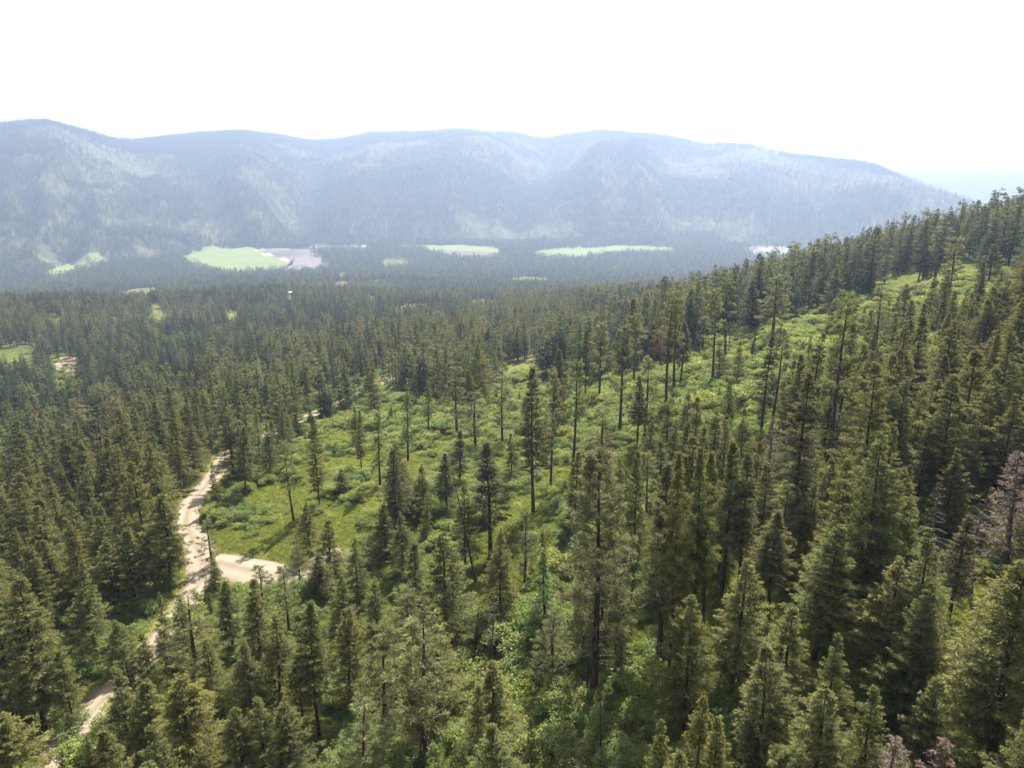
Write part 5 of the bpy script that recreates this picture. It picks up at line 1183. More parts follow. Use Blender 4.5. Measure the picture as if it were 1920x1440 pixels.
    (113.68, 141.99, 18.89, 'F', 5, 1.067),
    (171.22, 170.81, 14.84, 'F', 6, 0.875),
    (-171.99, 185.39, 23.43, 'Y', 0, 1.17),
    (81.18, 147.59, 13.68, 'F', 2, 0.654),
    (100.45, 138.56, 11.87, 'Y', 0, 0.728),
    (154.73, 147.21, 18.02, 'F', 4, 1.085),
    (88.28, 174.0, 4.58, 'F', 5, 0.243),
    (93.98, 114.53, 11.05, 'F', 7, 0.664),
    (-131.08, 134.28, 16.72, 'F', 5, 0.998),
    (-182.19, 185.45, 13.79, 'F', 0, 0.833),
    (-101.16, 103.49, 18.22, 'F', 7, 0.89),
    (-75.65, 230.44, 19.88, 'F', 2, 0.864),
    (33.42, 40.72, 14.0, 'F', 7, 0.792),
    (92.81, 146.83, 4.14, 'Y', 0, 0.241),
    (73.85, 158.59, 8.5, 'F', 4, 0.442),
    (-114.84, 208.23, 10.09, 'F', 3, 0.6),
    (179.44, 183.05, 16.5, 'F', 4, 0.932),
    (161.66, 177.43, 21.32, 'F', 5, 1.267),
    (-108.29, 187.53, 17.79, 'F', 0, 0.844),
    (95.16, 131.69, 17.38, 'Y', 0, 0.937),
    (187.16, 176.81, 11.51, 'N', 1, 0.581),
    (-156.57, 199.4, 25.42, 'Y', 0, 1.481),
    (67.38, 103.54, 8.98, 'F', 7, 0.533),
    (64.08, 147.69, 4.69, 'F', 0, 0.277),
    (138.24, 181.0, 20.86, 'N', 0, 1.209),
    (155.41, 207.59, 8.8, 'F', 6, 0.418),
    (53.33, 143.45, 6.32, 'N', 0, 0.336),
    (130.52, 133.87, 17.86, 'F', 0, 0.854),
    (-123.73, 180.08, 8.83, 'F', 6, 0.394),
    (-78.76, 240.07, 7.7, 'F', 6, 0.407),
    (111.04, 135.92, 11.0, 'N', 1, 0.504),
    (61.68, 137.36, 9.47, 'F', 4, 0.436),
    (-124.39, 209.82, 16.39, 'F', 5, 0.994),
    (63.6, 119.99, 3.72, 'Y', 2, 0.198),
    (30.81, 124.01, 5.74, 'F', 4, 0.334),
    (100.62, 157.83, 10.65, 'F', 7, 0.6),
    (149.05, 154.84, 15.2, 'F', 6, 0.854),
    (97.76, 135.02, 17.03, 'Y', 0, 1.014),
    (137.94, 175.68, 23.75, 'F', 2, 1.203),
    (69.38, 88.52, 4.0, 'F', 5, 0.189),
    (-105.6, 124.37, 19.41, 'F', 2, 0.942),
    (106.48, 199.06, 11.81, 'F', 2, 0.579),
    (126.16, 121.62, 15.74, 'F', 3, 0.937),
    (-142.36, 134.32, 21.13, 'F', 0, 1.28),
    (165.38, 162.68, 21.68, 'F', 6, 0.954),
    (-134.88, 199.4, 14.82, 'R', 0, 0.74),
    (-80.25, 143.89, 13.67, 'F', 5, 0.738),
    (89.85, 140.72, 11.54, 'F', 4, 0.624),
    (172.66, 189.3, 22.31, 'F', 3, 1.128),
    (80.44, 81.89, 27.1, 'Y', 2, 1.49),
    (-45.05, 64.17, 10.58, 'F', 3, 0.618),
    (89.87, 183.81, 9.94, 'F', 0, 0.458),
    (-109.18, 170.99, 13.77, 'F', 6, 0.738),
    (-12.6, 127.77, 3.55, 'Y', 0, 0.16),
    (-13.85, 122.17, 4.21, 'Y', 0, 0.251),
    (-71.35, 245.01, 3.8, 'F', 6, 0.228),
    (-46.33, 43.45, 22.85, 'F', 4, 1.351),
    (-134.47, 176.83, 13.37, 'F', 6, 0.59),
    (110.63, 160.63, 14.28, 'F', 1, 0.645),
    (-95.26, 236.52, 13.23, 'F', 4, 0.763),
    (57.38, 247.41, 22.98, 'F', 5, 1.046),
    (137.95, 208.68, 11.23, 'F', 4, 0.497),
    (81.13, 142.62, 15.49, 'F', 2, 0.932),
    (130.94, 123.83, 24.57, 'F', 4, 1.157),
    (-87.24, 163.6, 11.93, 'F', 3, 0.621),
    (74.2, 150.01, 5.62, 'F', 2, 0.345),
    (78.22, 176.44, 5.73, 'F', 4, 0.252),
    (-86.02, 212.69, 17.71, 'F', 4, 1.03),
    (-109.95, 182.06, 14.08, 'F', 1, 0.69),
    (-184.75, 181.35, 23.8, 'Y', 2, 1.155),
    (-117.54, 127.08, 16.08, 'Y', 1, 0.956),
    (-96.43, 109.6, 20.18, 'F', 0, 0.906),
    (88.54, 179.29, 3.23, 'F', 7, 0.183),
    (134.75, 148.99, 6.3, 'F', 2, 0.352),
    (44.4, 42.47, 21.75, 'F', 5, 1.223),
    (102.71, 186.92, 10.09, 'F', 6, 0.583),
    (97.65, 150.88, 9.91, 'N', 0, 0.538),
    (96.5, 122.15, 8.96, 'F', 3, 0.451),
    (59.06, 67.43, 14.44, 'F', 1, 0.738),
    (-110.46, 133.87, 18.31, 'F', 5, 1.046),
    (54.07, 253.99, 16.64, 'F', 5, 0.94),
    (26.01, 26.0, 14.58, 'F', 2, 0.714),
    (38.67, 234.12, 6.22, 'F', 6, 0.358),
    (-128.88, 181.6, 10.69, 'F', 6, 0.596),
    (-27.3, 37.14, 21.23, 'F', 3, 1.261),
    (60.44, 157.98, 4.91, 'Y', 1, 0.226),
    (103.01, 177.25, 4.13, 'F', 6, 0.221),
    (139.09, 142.99, 23.53, 'F', 7, 1.126),
    (-155.88, 162.56, 19.99, 'F', 4, 1.196),
    (161.39, 191.94, 14.96, 'Y', 2, 0.697),
    (113.41, 147.58, 26.05, 'F', 4, 1.332),
    (32.54, 119.58, 9.55, 'F', 7, 0.566),
    (76.75, 161.47, 6.91, 'F', 7, 0.365),
    (136.29, 170.53, 15.39, 'F', 5, 0.919),
    (-75.04, 205.8, 5.6, 'F', 1, 0.303),
    (123.22, 195.23, 5.94, 'F', 5, 0.344),
    (66.42, 80.27, 5.61, 'F', 6, 0.321),
    (85.97, 165.08, 8.66, 'F', 4, 0.444),
    (-147.09, 146.87, 16.03, 'F', 4, 0.706),
    (82.24, 78.51, 10.82, 'F', 5, 0.499),
    (-125.83, 170.33, 16.01, 'F', 0, 0.982),
    (-130.88, 170.36, 15.08, 'F', 7, 0.853),
    (-74.94, 69.96, 15.85, 'F', 2, 0.739),
    (48.42, 102.3, 6.75, 'F', 0, 0.401),
    (120.27, 158.65, 18.31, 'F', 1, 1.05),
    (-173.63, 190.96, 17.46, 'Y', 0, 0.908),
    (5.93, 51.43, 9.94, 'P', 4, 0.538),
    (130.12, 192.69, 4.67, 'Y', 0, 0.227),
    (144.32, 175.02, 12.51, 'F', 0, 0.551),
]
# ---------------------------------------------------------------- terrain height (metres; camera stands at the origin of x, y; z = 0 is camera height)
def _hash(ix, iy, seed):
    n = (ix.astype(np.int64) * 374761393 + iy.astype(np.int64) * 668265263 + seed * 982451653) & 0xFFFFFFFF
    n = ((n ^ (n >> 13)) * 1274126177) & 0xFFFFFFFF
    n = (n ^ (n >> 16)) & 0xFFFFFFFF
    return n / 4294967295.0
def vnoise(x, y, seed=0):
    x0 = np.floor(x); y0 = np.floor(y); fx = x - x0; fy = y - y0
    fx = fx * fx * fx * (fx * (fx * 6 - 15) + 10); fy = fy * fy * fy * (fy * (fy * 6 - 15) + 10)
    a = _hash(x0, y0, seed); b = _hash(x0 + 1, y0, seed); c = _hash(x0, y0 + 1, seed); d = _hash(x0 + 1, y0 + 1, seed)
    return (a * (1 - fx) + b * fx) * (1 - fy) + (c * (1 - fx) + d * fx) * fy
def fbm(x, y, octaves=4, seed=0):
    s = np.zeros_like(x, dtype=float); a = 0.5; t = 0
    for k in range(octaves):
        s += a * (vnoise(x, y, seed + k * 17) - 0.5); t += a
        x = x * 2.03 + 13.7; y = y * 2.03 - 7.1; a *= 0.5
    return s / t * 2
def sstep(a, b, x):
    t = np.clip((x - a) / (b - a), 0, 1); return t * t * (3 - 2 * t)
def _chart(x, y):
    r = np.maximum(np.hypot(x, y), 18.0); ph = np.arctan2(x, np.maximum(y, 1e-3) if np.isscalar(y) else y)
    return np.clip(ph, -1.15, 1.15) * 1.6, np.log(r)
def _tps(d2): return 0.5 * d2 * np.log(d2 + 1e-9)
def fit_terrain(pts):
    P = np.array(pts, float); U, V = _chart(P[:, 0], P[:, 1]); n = len(P)
    D = (U[:, None] - U[None]) ** 2 + (V[:, None] - V[None]) ** 2
    A = np.zeros((n + 3, n + 3)); A[:n, :n] = _tps(D) + np.eye(n) * 0.002
    A[:n, n] = 1; A[:n, n + 1] = U; A[:n, n + 2] = V; A[n, :n] = 1; A[n + 1, :n] = U; A[n + 2, :n] = V
    w = np.linalg.solve(A, np.concatenate([P[:, 2], np.zeros(3)]))
    return U, V, w
def near_height(fit, x, y):
    U, V, w = fit; n = len(U); u, v = _chart(x, y)
    z = w[n] + w[n + 1] * u + w[n + 2] * v
    for i in range(n): z = z + w[i] * _tps((u - U[i]) ** 2 + (v - V[i]) ** 2)
    return z
VALLEY = -320.0
def terrain(fit, ridge, x, y):
    x = np.asarray(x, float); y = np.asarray(y, float)
    r = np.hypot(x, y); ph = np.arctan2(x, y)
    zn = near_height(fit, x, y)
    zn = zn + 1.6 * fbm(x / 42, y / 42, 3, 5) * sstep(30, 90, r) + 17.0 * fbm(x / 380, y / 380, 3, 9) * sstep(450, 1000, r) * (1 - sstep(1900, 2500, r))
    z = zn + (VALLEY - zn) * sstep(2150, 2750, r)
    # the mountains across the valley: foot and crest by bearing
    rp, rf, rc, zc = ridge
    foot = np.interp(ph, rp, rf) + 260 * fbm(ph * 9, ph * 0 + 3.3, 3, 21); crest = np.interp(ph, rp, rc); top = np.interp(ph, rp, zc)
    t = (r - foot) / (crest - foot)
    tt = np.clip(t, 0, 1)
    shape = 1 - 0.9 * sstep(1.0, 1.9, t)
    shape = np.where(t <= 1, 0.75 * np.sin(tt * np.pi / 2) ** 1.25 + 0.25 * tt, shape)
    # spurs and gullies running down from the crest
    wob = 0.9 * fbm(x / 1300, y / 1300, 3, 71)
    rdg = 1 - np.sqrt((2 * vnoise(ph * 7.5 + wob * 0.55, r / 5200 + 2.2, 33) - 1) ** 2 + 0.05)
    rdg2 = 1 - np.sqrt((2 * vnoise(ph * 19 + wob * 1.6, r / 1900, 34) - 1) ** 2 + 0.04)
    rdg3 = 1 - np.abs(2 * vnoise(x / 210 + wob * 3, y / 420, 35) - 1)
    mass = np.sin(np.pi * np.clip(t, 0, 1) ** 0.62) * (1 - 0.55 * sstep(0.30, 0.48, ph))
    m = (top - VALLEY) * shape + mass * ((340 * (rdg - 0.58) + 120 * (rdg2 - 0.48)) * (1 - 0.85 * sstep(0.5, 0.92, tt)) + 14 * (rdg3 - 0.5) + 36 * fbm(x / 260, y / 260, 3, 44))
    m = m + np.where(t > 0.85, 9 * fbm(x / 130, y / 130, 3, 52), 0)
    for bx, by, bw, bd, bh in SPURS:
        ca, sa = by / math.hypot(bx, by), bx / math.hypot(bx, by)
        q = (((x - bx) * ca - (y - by) * sa) / bw) ** 2 + (((x - bx) * sa + (y - by) * ca) / bd) ** 2
        m = m + bh * np.exp(-q) * sstep(0, 0.2, tt)
    z = z + np.maximum(m, 0) * sstep(0.0, 0.10, tt)
    # a second, far range down the valley
    for fr, amp, seed in ((8600.0, 350.0, 63), (11800.0, 415.0, 61)):
        h = (amp + 110 * fbm(ph * 8, ph * 0 + 1.7, 4, seed)) * np.exp(-((r - fr) / 1300) ** 2)
        z = np.maximum(z, VALLEY + h)
    return z

# ---------------------------------------------------------------- helpers
def mesh_from(name, verts, faces, mats=(), mat_index=None, smooth=False, attrs=None):
    """faces: int array (n,3) or (n,4)"""
    me = bpy.data.meshes.new(name); verts = np.asarray(verts, np.float32); faces = np.asarray(faces, np.int32)
    n, k = faces.shape
    me.vertices.add(len(verts)); me.vertices.foreach_set('co', verts.ravel())
    me.loops.add(n * k); me.loops.foreach_set('vertex_index', faces.ravel())
    me.polygons.add(n); me.polygons.foreach_set('loop_start', np.arange(0, n * k, k, dtype=np.int32))
    me.polygons.foreach_set('loop_total', np.full(n, k, np.int32))
    for m in mats: me.materials.append(m)
    if mat_index is not None: me.polygons.foreach_set('material_index', np.asarray(mat_index, np.int32))
    if attrs:
        for an, av in attrs.items():
            a = me.attributes.new(an, 'FLOAT', 'POINT'); a.data.foreach_set('value', np.asarray(av, np.float32))
    me.update(calc_edges=True)
    if smooth: me.polygons.foreach_set('use_smooth', np.ones(n, bool))
    return me
def link(name, data, parent=None):
    o = bpy.data.objects.new(name, data); COL.objects.link(o)
    if parent is not None: o.parent = parent
    return o
def tag(o, label=None, cat=None, group=None, kind=None):
    if label: o['label'] = label
    if cat: o['category'] = cat
    if group: o['group'] = group
    if kind: o['kind'] = kind
    return o

# ---------------------------------------------------------------- materials
def new_mat(name):
    m = bpy.data.materials.new(name); m.use_nodes = True; nt = m.node_tree; nt.nodes.clear()
    return m, nt, nt.nodes, nt.links
def ramp(nodes, stops):
    r = nodes.new('ShaderNodeValToRGB'); e = r.color_ramp.elements
    while len(e) < len(stops): e.new(0.5)
    for i, (p, c) in enumerate(stops): e[i].position = p; e[i].color = (*c, 1)
    return r
def foliage_mat(name, inner, tips, rand_cols, trans=0.38, gloss=0.008):
    """needles or leaves: each plant has its own hue (random), outer shoots are paler new growth, old inner needles darkened further as painted crown shade; light passes through the blades"""
    m, nt, N, L = new_mat(name)
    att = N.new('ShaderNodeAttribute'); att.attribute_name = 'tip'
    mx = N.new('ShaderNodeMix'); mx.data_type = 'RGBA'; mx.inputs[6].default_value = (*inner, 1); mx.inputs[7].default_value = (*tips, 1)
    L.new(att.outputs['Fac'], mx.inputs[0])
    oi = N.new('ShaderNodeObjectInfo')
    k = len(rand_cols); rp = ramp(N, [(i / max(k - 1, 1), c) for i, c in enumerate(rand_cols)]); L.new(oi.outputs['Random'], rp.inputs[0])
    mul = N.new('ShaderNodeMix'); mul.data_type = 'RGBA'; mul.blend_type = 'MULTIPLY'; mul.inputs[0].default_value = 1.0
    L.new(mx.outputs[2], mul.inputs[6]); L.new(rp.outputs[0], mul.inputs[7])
    df = N.new('ShaderNodeBsdfDiffuse'); tr = N.new('ShaderNodeBsdfTranslucent'); mixs = N.new('ShaderNodeMixShader'); mixs.inputs[0].default_value = trans
    hs = N.new('ShaderNodeHueSaturation'); hs.inputs['Hue'].default_value = 0.475; hs.inputs['Saturation'].default_value = 1.1; hs.inputs['Value'].default_value = 1.2
    L.new(mul.outputs[2], hs.inputs['Color'])
    L.new(mul.outputs[2], df.inputs[0]); L.new(hs.outputs[0], tr.inputs[0]); L.new(df.outputs[0], mixs.inputs[1]); L.new(tr.outputs[0], mixs.inputs[2])
    gl = N.new('ShaderNodeBsdfGlossy'); gl.inputs['Roughness'].default_value = 0.5; gl.inputs[0].default_value = (0.9, 0.95, 1, 1)
    m2 = N.new('ShaderNodeMixShader'); m2.inputs[0].default_value = gloss; L.new(mixs.outputs[0], m2.inputs[1]); L.new(gl.outputs[0], m2.inputs[2])
    out = N.new('ShaderNodeOutputMaterial'); L.new(m2.outputs[0], out.inputs[0])
    return m
def bark_mat(name, a, b):
    m, nt, N, L = new_mat(name)
    tc = N.new('ShaderNodeTexCoord'); mp = N.new('ShaderNodeMapping'); mp.inputs['Scale'].default_value = (3, 3, 0.5); L.new(tc.outputs['Object'], mp.inputs[0])
    nz = N.new('ShaderNodeTexNoise'); nz.inputs['Scale'].default_value = 2.0; nz.inputs['Detail'].default_value = 4; L.new(mp.outputs[0], nz.inputs[0])
    rp = ramp(N, [(0.35, a), (0.65, b)]); L.new(nz.outputs[0], rp.inputs[0])
    bs = N.new('ShaderNodeBsdfPrincipled'); bs.inputs['Roughness'].default_value = 0.95; bs.inputs['Specular IOR Level'].default_value = 0.1
    L.new(rp.outputs[0], bs.inputs['Base Color'])
    out = N.new('ShaderNodeOutputMaterial'); L.new(bs.outputs[0], out.inputs[0])
    return m
WHITE3 = [(0.80, 0.86, 0.80), (1.0, 1.0, 0.9), (1.12, 1.04, 0.85), (0.9, 1.0, 0.85), (1.18, 1.15, 0.95), (0.75, 0.78, 0.78), (1.08, 1.0, 0.9)]
M = {}
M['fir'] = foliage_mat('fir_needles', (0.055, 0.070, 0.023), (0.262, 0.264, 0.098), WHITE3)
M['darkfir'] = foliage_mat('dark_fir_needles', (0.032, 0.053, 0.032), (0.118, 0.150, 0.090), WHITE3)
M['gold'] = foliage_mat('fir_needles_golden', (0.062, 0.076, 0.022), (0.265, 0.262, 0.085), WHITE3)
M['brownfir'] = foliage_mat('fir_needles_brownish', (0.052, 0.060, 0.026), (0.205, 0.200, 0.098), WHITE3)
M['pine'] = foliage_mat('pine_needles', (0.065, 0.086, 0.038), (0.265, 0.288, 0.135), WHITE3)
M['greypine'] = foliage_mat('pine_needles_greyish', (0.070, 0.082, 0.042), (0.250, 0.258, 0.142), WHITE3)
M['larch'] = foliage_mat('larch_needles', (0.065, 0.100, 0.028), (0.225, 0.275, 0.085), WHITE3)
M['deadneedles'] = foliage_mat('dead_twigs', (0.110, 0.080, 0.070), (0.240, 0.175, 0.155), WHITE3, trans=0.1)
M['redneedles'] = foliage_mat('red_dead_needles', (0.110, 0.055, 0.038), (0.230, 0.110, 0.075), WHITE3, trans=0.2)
M['bark'] = bark_mat('bark', (0.030, 0.022, 0.018), (0.085, 0.062, 0.048))
M['pinebark'] = bark_mat('pine_bark', (0.040, 0.026, 0.020), (0.120, 0.078, 0.055))
M['deadwood'] = bark_mat('dead_wood', (0.075, 0.062, 0.055), (0.190, 0.165, 0.150))
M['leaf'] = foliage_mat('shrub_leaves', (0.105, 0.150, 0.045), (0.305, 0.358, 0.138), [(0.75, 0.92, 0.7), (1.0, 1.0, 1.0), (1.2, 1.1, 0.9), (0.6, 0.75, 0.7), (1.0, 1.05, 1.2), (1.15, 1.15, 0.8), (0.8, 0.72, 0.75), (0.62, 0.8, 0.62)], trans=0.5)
M['herb'] = foliage_mat('grass_blades', (0.150, 0.200, 0.055), (0.318, 0.362, 0.138), [(0.7, 0.88, 0.7), (1.0, 1.0, 1.0), (1.2, 1.05, 0.85), (0.8, 0.98, 0.8), (1.12, 1.15, 0.8), (1.05, 0.92, 0.8), (0.88, 1.08, 0.72)], trans=0.5)

def ground_mat(name, cols):
    m, nt, N, L = new_mat(name)
    geo = N.new('ShaderNodeNewGeometry')
    def noise(scale, detail=5, rough=0.6):
        n = N.new('ShaderNodeTexNoise'); n.inputs['Scale'].default_value = scale; n.inputs['Detail'].default_value = detail; n.inputs['Roughness'].default_value = rough
        L.new(geo.outputs['Position'], n.inputs[0]); return n
    n1 = noise(0.018, 6); n2 = noise(0.35, 5); n3 = noise(3.0, 3)
    r1 = ramp(N, list(zip((0.30, 0.45, 0.58, 0.75), cols))); L.new(n1.outputs[0], r1.inputs[0])
    r2 = ramp(N, [(0.32, (0.55, 0.62, 0.55)), (0.5, (1, 1, 1)), (0.7, (1.25, 1.15, 1.0))]); L.new(n2.outputs[0], r2.inputs[0])
    r3 = ramp(N, [(0.3, (0.6, 0.62, 0.6)), (0.65, (1.2, 1.2, 1.2))]); L.new(n3.outputs[0], r3.inputs[0])
    a = N.new('ShaderNodeMix'); a.data_type = 'RGBA'; a.blend_type = 'MULTIPLY'; a.inputs[0].default_value = 1; L.new(r1.outputs[0], a.inputs[6]); L.new(r2.outputs[0], a.inputs[7])
    b = N.new('ShaderNodeMix'); b.data_type = 'RGBA'; b.blend_type = 'MULTIPLY'; b.inputs[0].default_value = 1; L.new(a.outputs[2], b.inputs[6]); L.new(r3.outputs[0], b.inputs[7])
    bs = N.new('ShaderNodeBsdfPrincipled'); bs.inputs['Roughness'].default_value = 1.0; bs.inputs['Specular IOR Level'].default_value = 0.0
    L.new(b.outputs[2], bs.inputs['Base Color'])
    out = N.new('ShaderNodeOutputMaterial'); L.new(bs.outputs[0], out.inputs[0])
    return m
def simple_noise_mat(name, c1, c2, scale, rough=0.95, c3=None, stretch=(1, 1, 1), spec=0.1):
    m, nt, N, L = new_mat(name)
    geo = N.new('ShaderNodeNewGeometry'); mp = N.new('ShaderNodeMapping'); mp.inputs['Scale'].default_value = stretch; L.new(geo.outputs['Position'], mp.inputs[0])
    n = N.new('ShaderNodeTexNoise'); n.inputs['Scale'].default_value = scale; n.inputs['Detail'].default_value = 6; n.inputs['Roughness'].default_value = 0.62; L.new(mp.outputs[0], n.inputs[0])
    stops = [(0.32, c1), (0.62, c2)] + ([(0.78, c3)] if c3 else [])
    r = ramp(N, stops); L.new(n.outputs[0], r.inputs[0])
    bs = N.new('ShaderNodeBsdfPrincipled'); bs.inputs['Roughness'].default_value = rough; bs.inputs['Specular IOR Level'].default_value = spec
    L.new(r.outputs[0], bs.inputs['Base Color']); out = N.new('ShaderNodeOutputMaterial'); L.new(bs.outputs[0], out.inputs[0])
    return m
M['ground'] = ground_mat('ground_soil_and_grass', [(0.070, 0.090, 0.028), (0.110, 0.128, 0.038), (0.150, 0.150, 0.055), (0.200, 0.170, 0.095)])
M['hill'] = ground_mat('dry_hill_grass', [(0.065, 0.072, 0.036), (0.095, 0.100, 0.050), (0.140, 0.135, 0.076), (0.185, 0.170, 0.108)])
M['meadow'] = simple_noise_mat('meadow_grass', (0.140, 0.178, 0.058), (0.178, 0.215, 0.075), 0.006, c3=(0.200, 0.205, 0.095))
M['mud'] = simple_noise_mat('river_mud', (0.130, 0.100, 0.085), (0.185, 0.145, 0.125), 0.01)
M['sand'] = simple_noise_mat('sand', (0.27, 0.23, 0.19), (0.38, 0.33, 0.28), 0.05)
M['dirt'] = simple_noise_mat('bare_dirt', (0.20, 0.145, 0.115), (0.28, 0.21, 0.165), 0.12)
def road_mat():
    m, nt, N, L = new_mat('gravel')
    geo = N.new('ShaderNodeNewGeometry'); at = N.new('ShaderNodeAttribute'); at.attribute_name = 'lateral'
    n = N.new('ShaderNodeTexNoise'); n.inputs['Scale'].default_value = 0.45; n.inputs['Detail'].default_value = 7; n.inputs['Roughness'].default_value = 0.7; L.new(geo.outputs['Position'], n.inputs[0])
    r = ramp(N, [(0.3, (0.228, 0.184, 0.140)), (0.5, (0.264, 0.217, 0.168)), (0.72, (0.295, 0.248, 0.196))]); L.new(n.outputs[0], r.inputs[0])
    # two worn wheel tracks, paler than the loose gravel between and beside them
    tr = ramp(N, [(0.0, (0.70, 0.72, 0.62)), (0.07, (0.92, 0.91, 0.90)), (0.28, (1.16, 1.16, 1.16)), (0.5, (0.74, 0.76, 0.70)), (0.72, (1.16, 1.16, 1.16)), (0.93, (0.92, 0.91, 0.90)), (1.0, (0.70, 0.72, 0.62))])
    L.new(at.outputs['Fac'], tr.inputs[0])
    mul = N.new('ShaderNodeMix'); mul.data_type = 'RGBA'; mul.blend_type = 'MULTIPLY'; mul.inputs[0].default_value = 1; L.new(r.outputs[0], mul.inputs[6]); L.new(tr.outputs[0], mul.inputs[7])
    bs = N.new('ShaderNodeBsdfPrincipled'); bs.inputs['Roughness'].default_value = 0.95; bs.inputs['Specular IOR Level'].default_value = 0.1
    L.new(mul.outputs[2], bs.inputs['Base Color'])
    bp = N.new('ShaderNodeBump'); bp.inputs['Strength'].default_value = 0.5; bp.inputs['Distance'].default_value = 0.05; n2 = N.new('ShaderNodeTexNoise'); n2.inputs['Scale'].default_value = 4; L.new(geo.outputs['Position'], n2.inputs[0])
    L.new(n2.outputs[0], bp.inputs['Height']); L.new(bp.outputs[0], bs.inputs['Normal'])
    out = N.new('ShaderNodeOutputMaterial'); L.new(bs.outputs[0], out.inputs[0])
    return m
M['road'] = road_mat()
def water_mat():
    m, nt, N, L = new_mat('river_water')
    geo = N.new('ShaderNodeNewGeometry'); mp = N.new('ShaderNodeMapping'); mp.inputs['Scale'].default_value = (1, 0.35, 1); L.new(geo.outputs['Position'], mp.inputs[0])
    n = N.new('ShaderNodeTexNoise'); n.inputs['Scale'].default_value = 0.014; n.inputs['Detail'].default_value = 5; L.new(mp.outputs[0], n.inputs[0])
    rr = ramp(N, [(0.38, (0.28, 0.28, 0.28)), (0.62, (0.6, 0.6, 0.6))]); L.new(n.outputs[0], rr.inputs[0])
    rc = ramp(N, [(0.35, (0.10, 0.078, 0.066)), (0.65, (0.15, 0.125, 0.11))]); L.new(n.outputs[0], rc.inputs[0])
    bs = N.new('ShaderNodeBsdfPrincipled'); bs.inputs['IOR'].default_value = 1.33; L.new(rc.outputs[0], bs.inputs['Base Color']); L.new(rr.outputs[0], bs.inputs['Roughness'])
    bp = N.new('ShaderNodeBump'); bp.inputs['Strength'].default_value = 0.25; bp.inputs['Distance'].default_value = 0.3; n2 = N.new('ShaderNodeTexNoise'); n2.inputs['Scale'].default_value = 0.3; L.new(geo.outputs['Position'], n2.inputs[0])
    L.new(n2.outputs[0], bp.inputs['Height']); L.new(bp.outputs[0], bs.inputs['Normal'])
    out = N.new('ShaderNodeOutputMaterial'); L.new(bs.outputs[0], out.inputs[0])
    return m
M['water'] = water_mat()
M['wall'] = simple_noise_mat('painted_boards', (0.50, 0.48, 0.44), (0.6, 0.58, 0.54), 0.5)
M['roofmetal'] = simple_noise_mat('pale_metal_roof', (0.62, 0.62, 0.62), (0.75, 0.75, 0.75), 0.3, rough=0.45, spec=0.5)

# ---------------------------------------------------------------- ground sheet, mountains, road, valley floor
fit = fit_terrain(CTRL)
T0 = lambda x, y: terrain(fit, RIDGE, x, y)
def resample(path, step):
    P = np.array(path, float); d = np.concatenate([[0], np.cumsum(np.hypot(*np.diff(P, axis=0).T))])
    # Catmull-Rom through the points
    out = []
    for i in range(len(P) - 1):
        p0 = P[max(i - 1, 0)]; p1 = P[i]; p2 = P[i + 1]; p3 = P[min(i + 2, len(P) - 1)]
        n = max(2, int((d[i + 1] - d[i]) / step)); t = np.linspace(0, 1, n, endpoint=False)[:, None]
        out.append(0.5 * ((2 * p1) + (-p0 + p2) * t + (2 * p0 - 5 * p1 + 4 * p2 - p3) * t ** 2 + (-p0 + 3 * p1 - 3 * p2 + p3) * t ** 3))
    return np.vstack(out + [P[-1:]])
ROADS = [(resample([p[:2] for p in path], 1.5), np.interp(np.linspace(0, 1, len(resample([p[:2] for p in path], 1.5))), np.linspace(0, 1, len(path)), [p[2] for p in path])) for path in ROAD_PATHS]
ALLROAD = np.vstack([np.column_stack([r[0], r[1], T0(r[0][:, 0], r[0][:, 1])]) for r in ROADS])
def road_dist(x, y):
    """distance to the nearest road centreline minus its half width, and the road's height there"""
    x = np.asarray(x, float).ravel(); y = np.asarray(y, float).ravel(); best = np.full(x.shape, 1e9); bz = np.zeros(x.shape)
    sel = np.where((x > -150) & (x < 20) & (y > 30) & (y < 420))[0]
    for c in np.array_split(sel, max(1, len(sel) // 4000 + 1)):
        if not len(c): continue
        d = np.hypot(x[c, None] - ALLROAD[None, :, 0], y[c, None] - ALLROAD[None, :, 1]) - ALLROAD[None, :, 2] / 2
        j = d.argmin(1); best[c] = d[np.arange(len(c)), j]; bz[c] = ALLROAD[j, 3]
    return best, bz
def T(x, y):
    x = np.asarray(x, float); z = T0(x, y); d, bz = road_dist(x, y); d = d.reshape(z.shape); bz = bz.reshape(z.shape)
    k = 1 - sstep(0.3, 4.5, d)
    return z * (1 - k) + (bz - 0.16 * (1 - sstep(-0.2, 0.9, d))) * k

NPH, NR = 380, 640
ph = np.radians(np.linspace(-72, 72, NPH)); rr = np.exp(np.linspace(math.log(6), math.log(14500), NR))
gx = rr[:, None] * np.sin(ph)[None]; gy = rr[:, None] * np.cos(ph)[None]
gz = T(gx, gy)
gv = np.stack([gx, gy, gz], -1).reshape(-1, 3)
i = np.arange(NR - 1)[:, None] * NPH + np.arange(NPH - 1)[None]
quads = np.stack([i, i + 1, i + NPH + 1, i + NPH], -1)
cut = int(np.searchsorted(rr, 2800))
def sheet(name, q, mat):
    q = q.reshape(-1, 4); u, inv = np.unique(q, return_inverse=True)
    return link(name, mesh_from(name, gv[u], inv.reshape(-1, 4), [M[mat]], smooth=True))
tag(sheet('ground', quads[:cut], 'ground'), 'green and brown forest ground falling from the hillside to the valley', kind='structure')
tag(sheet('mountains', quads[cut:], 'hill'), 'long hazy wooded mountains across the valley with pale grassy patches', kind='structure')

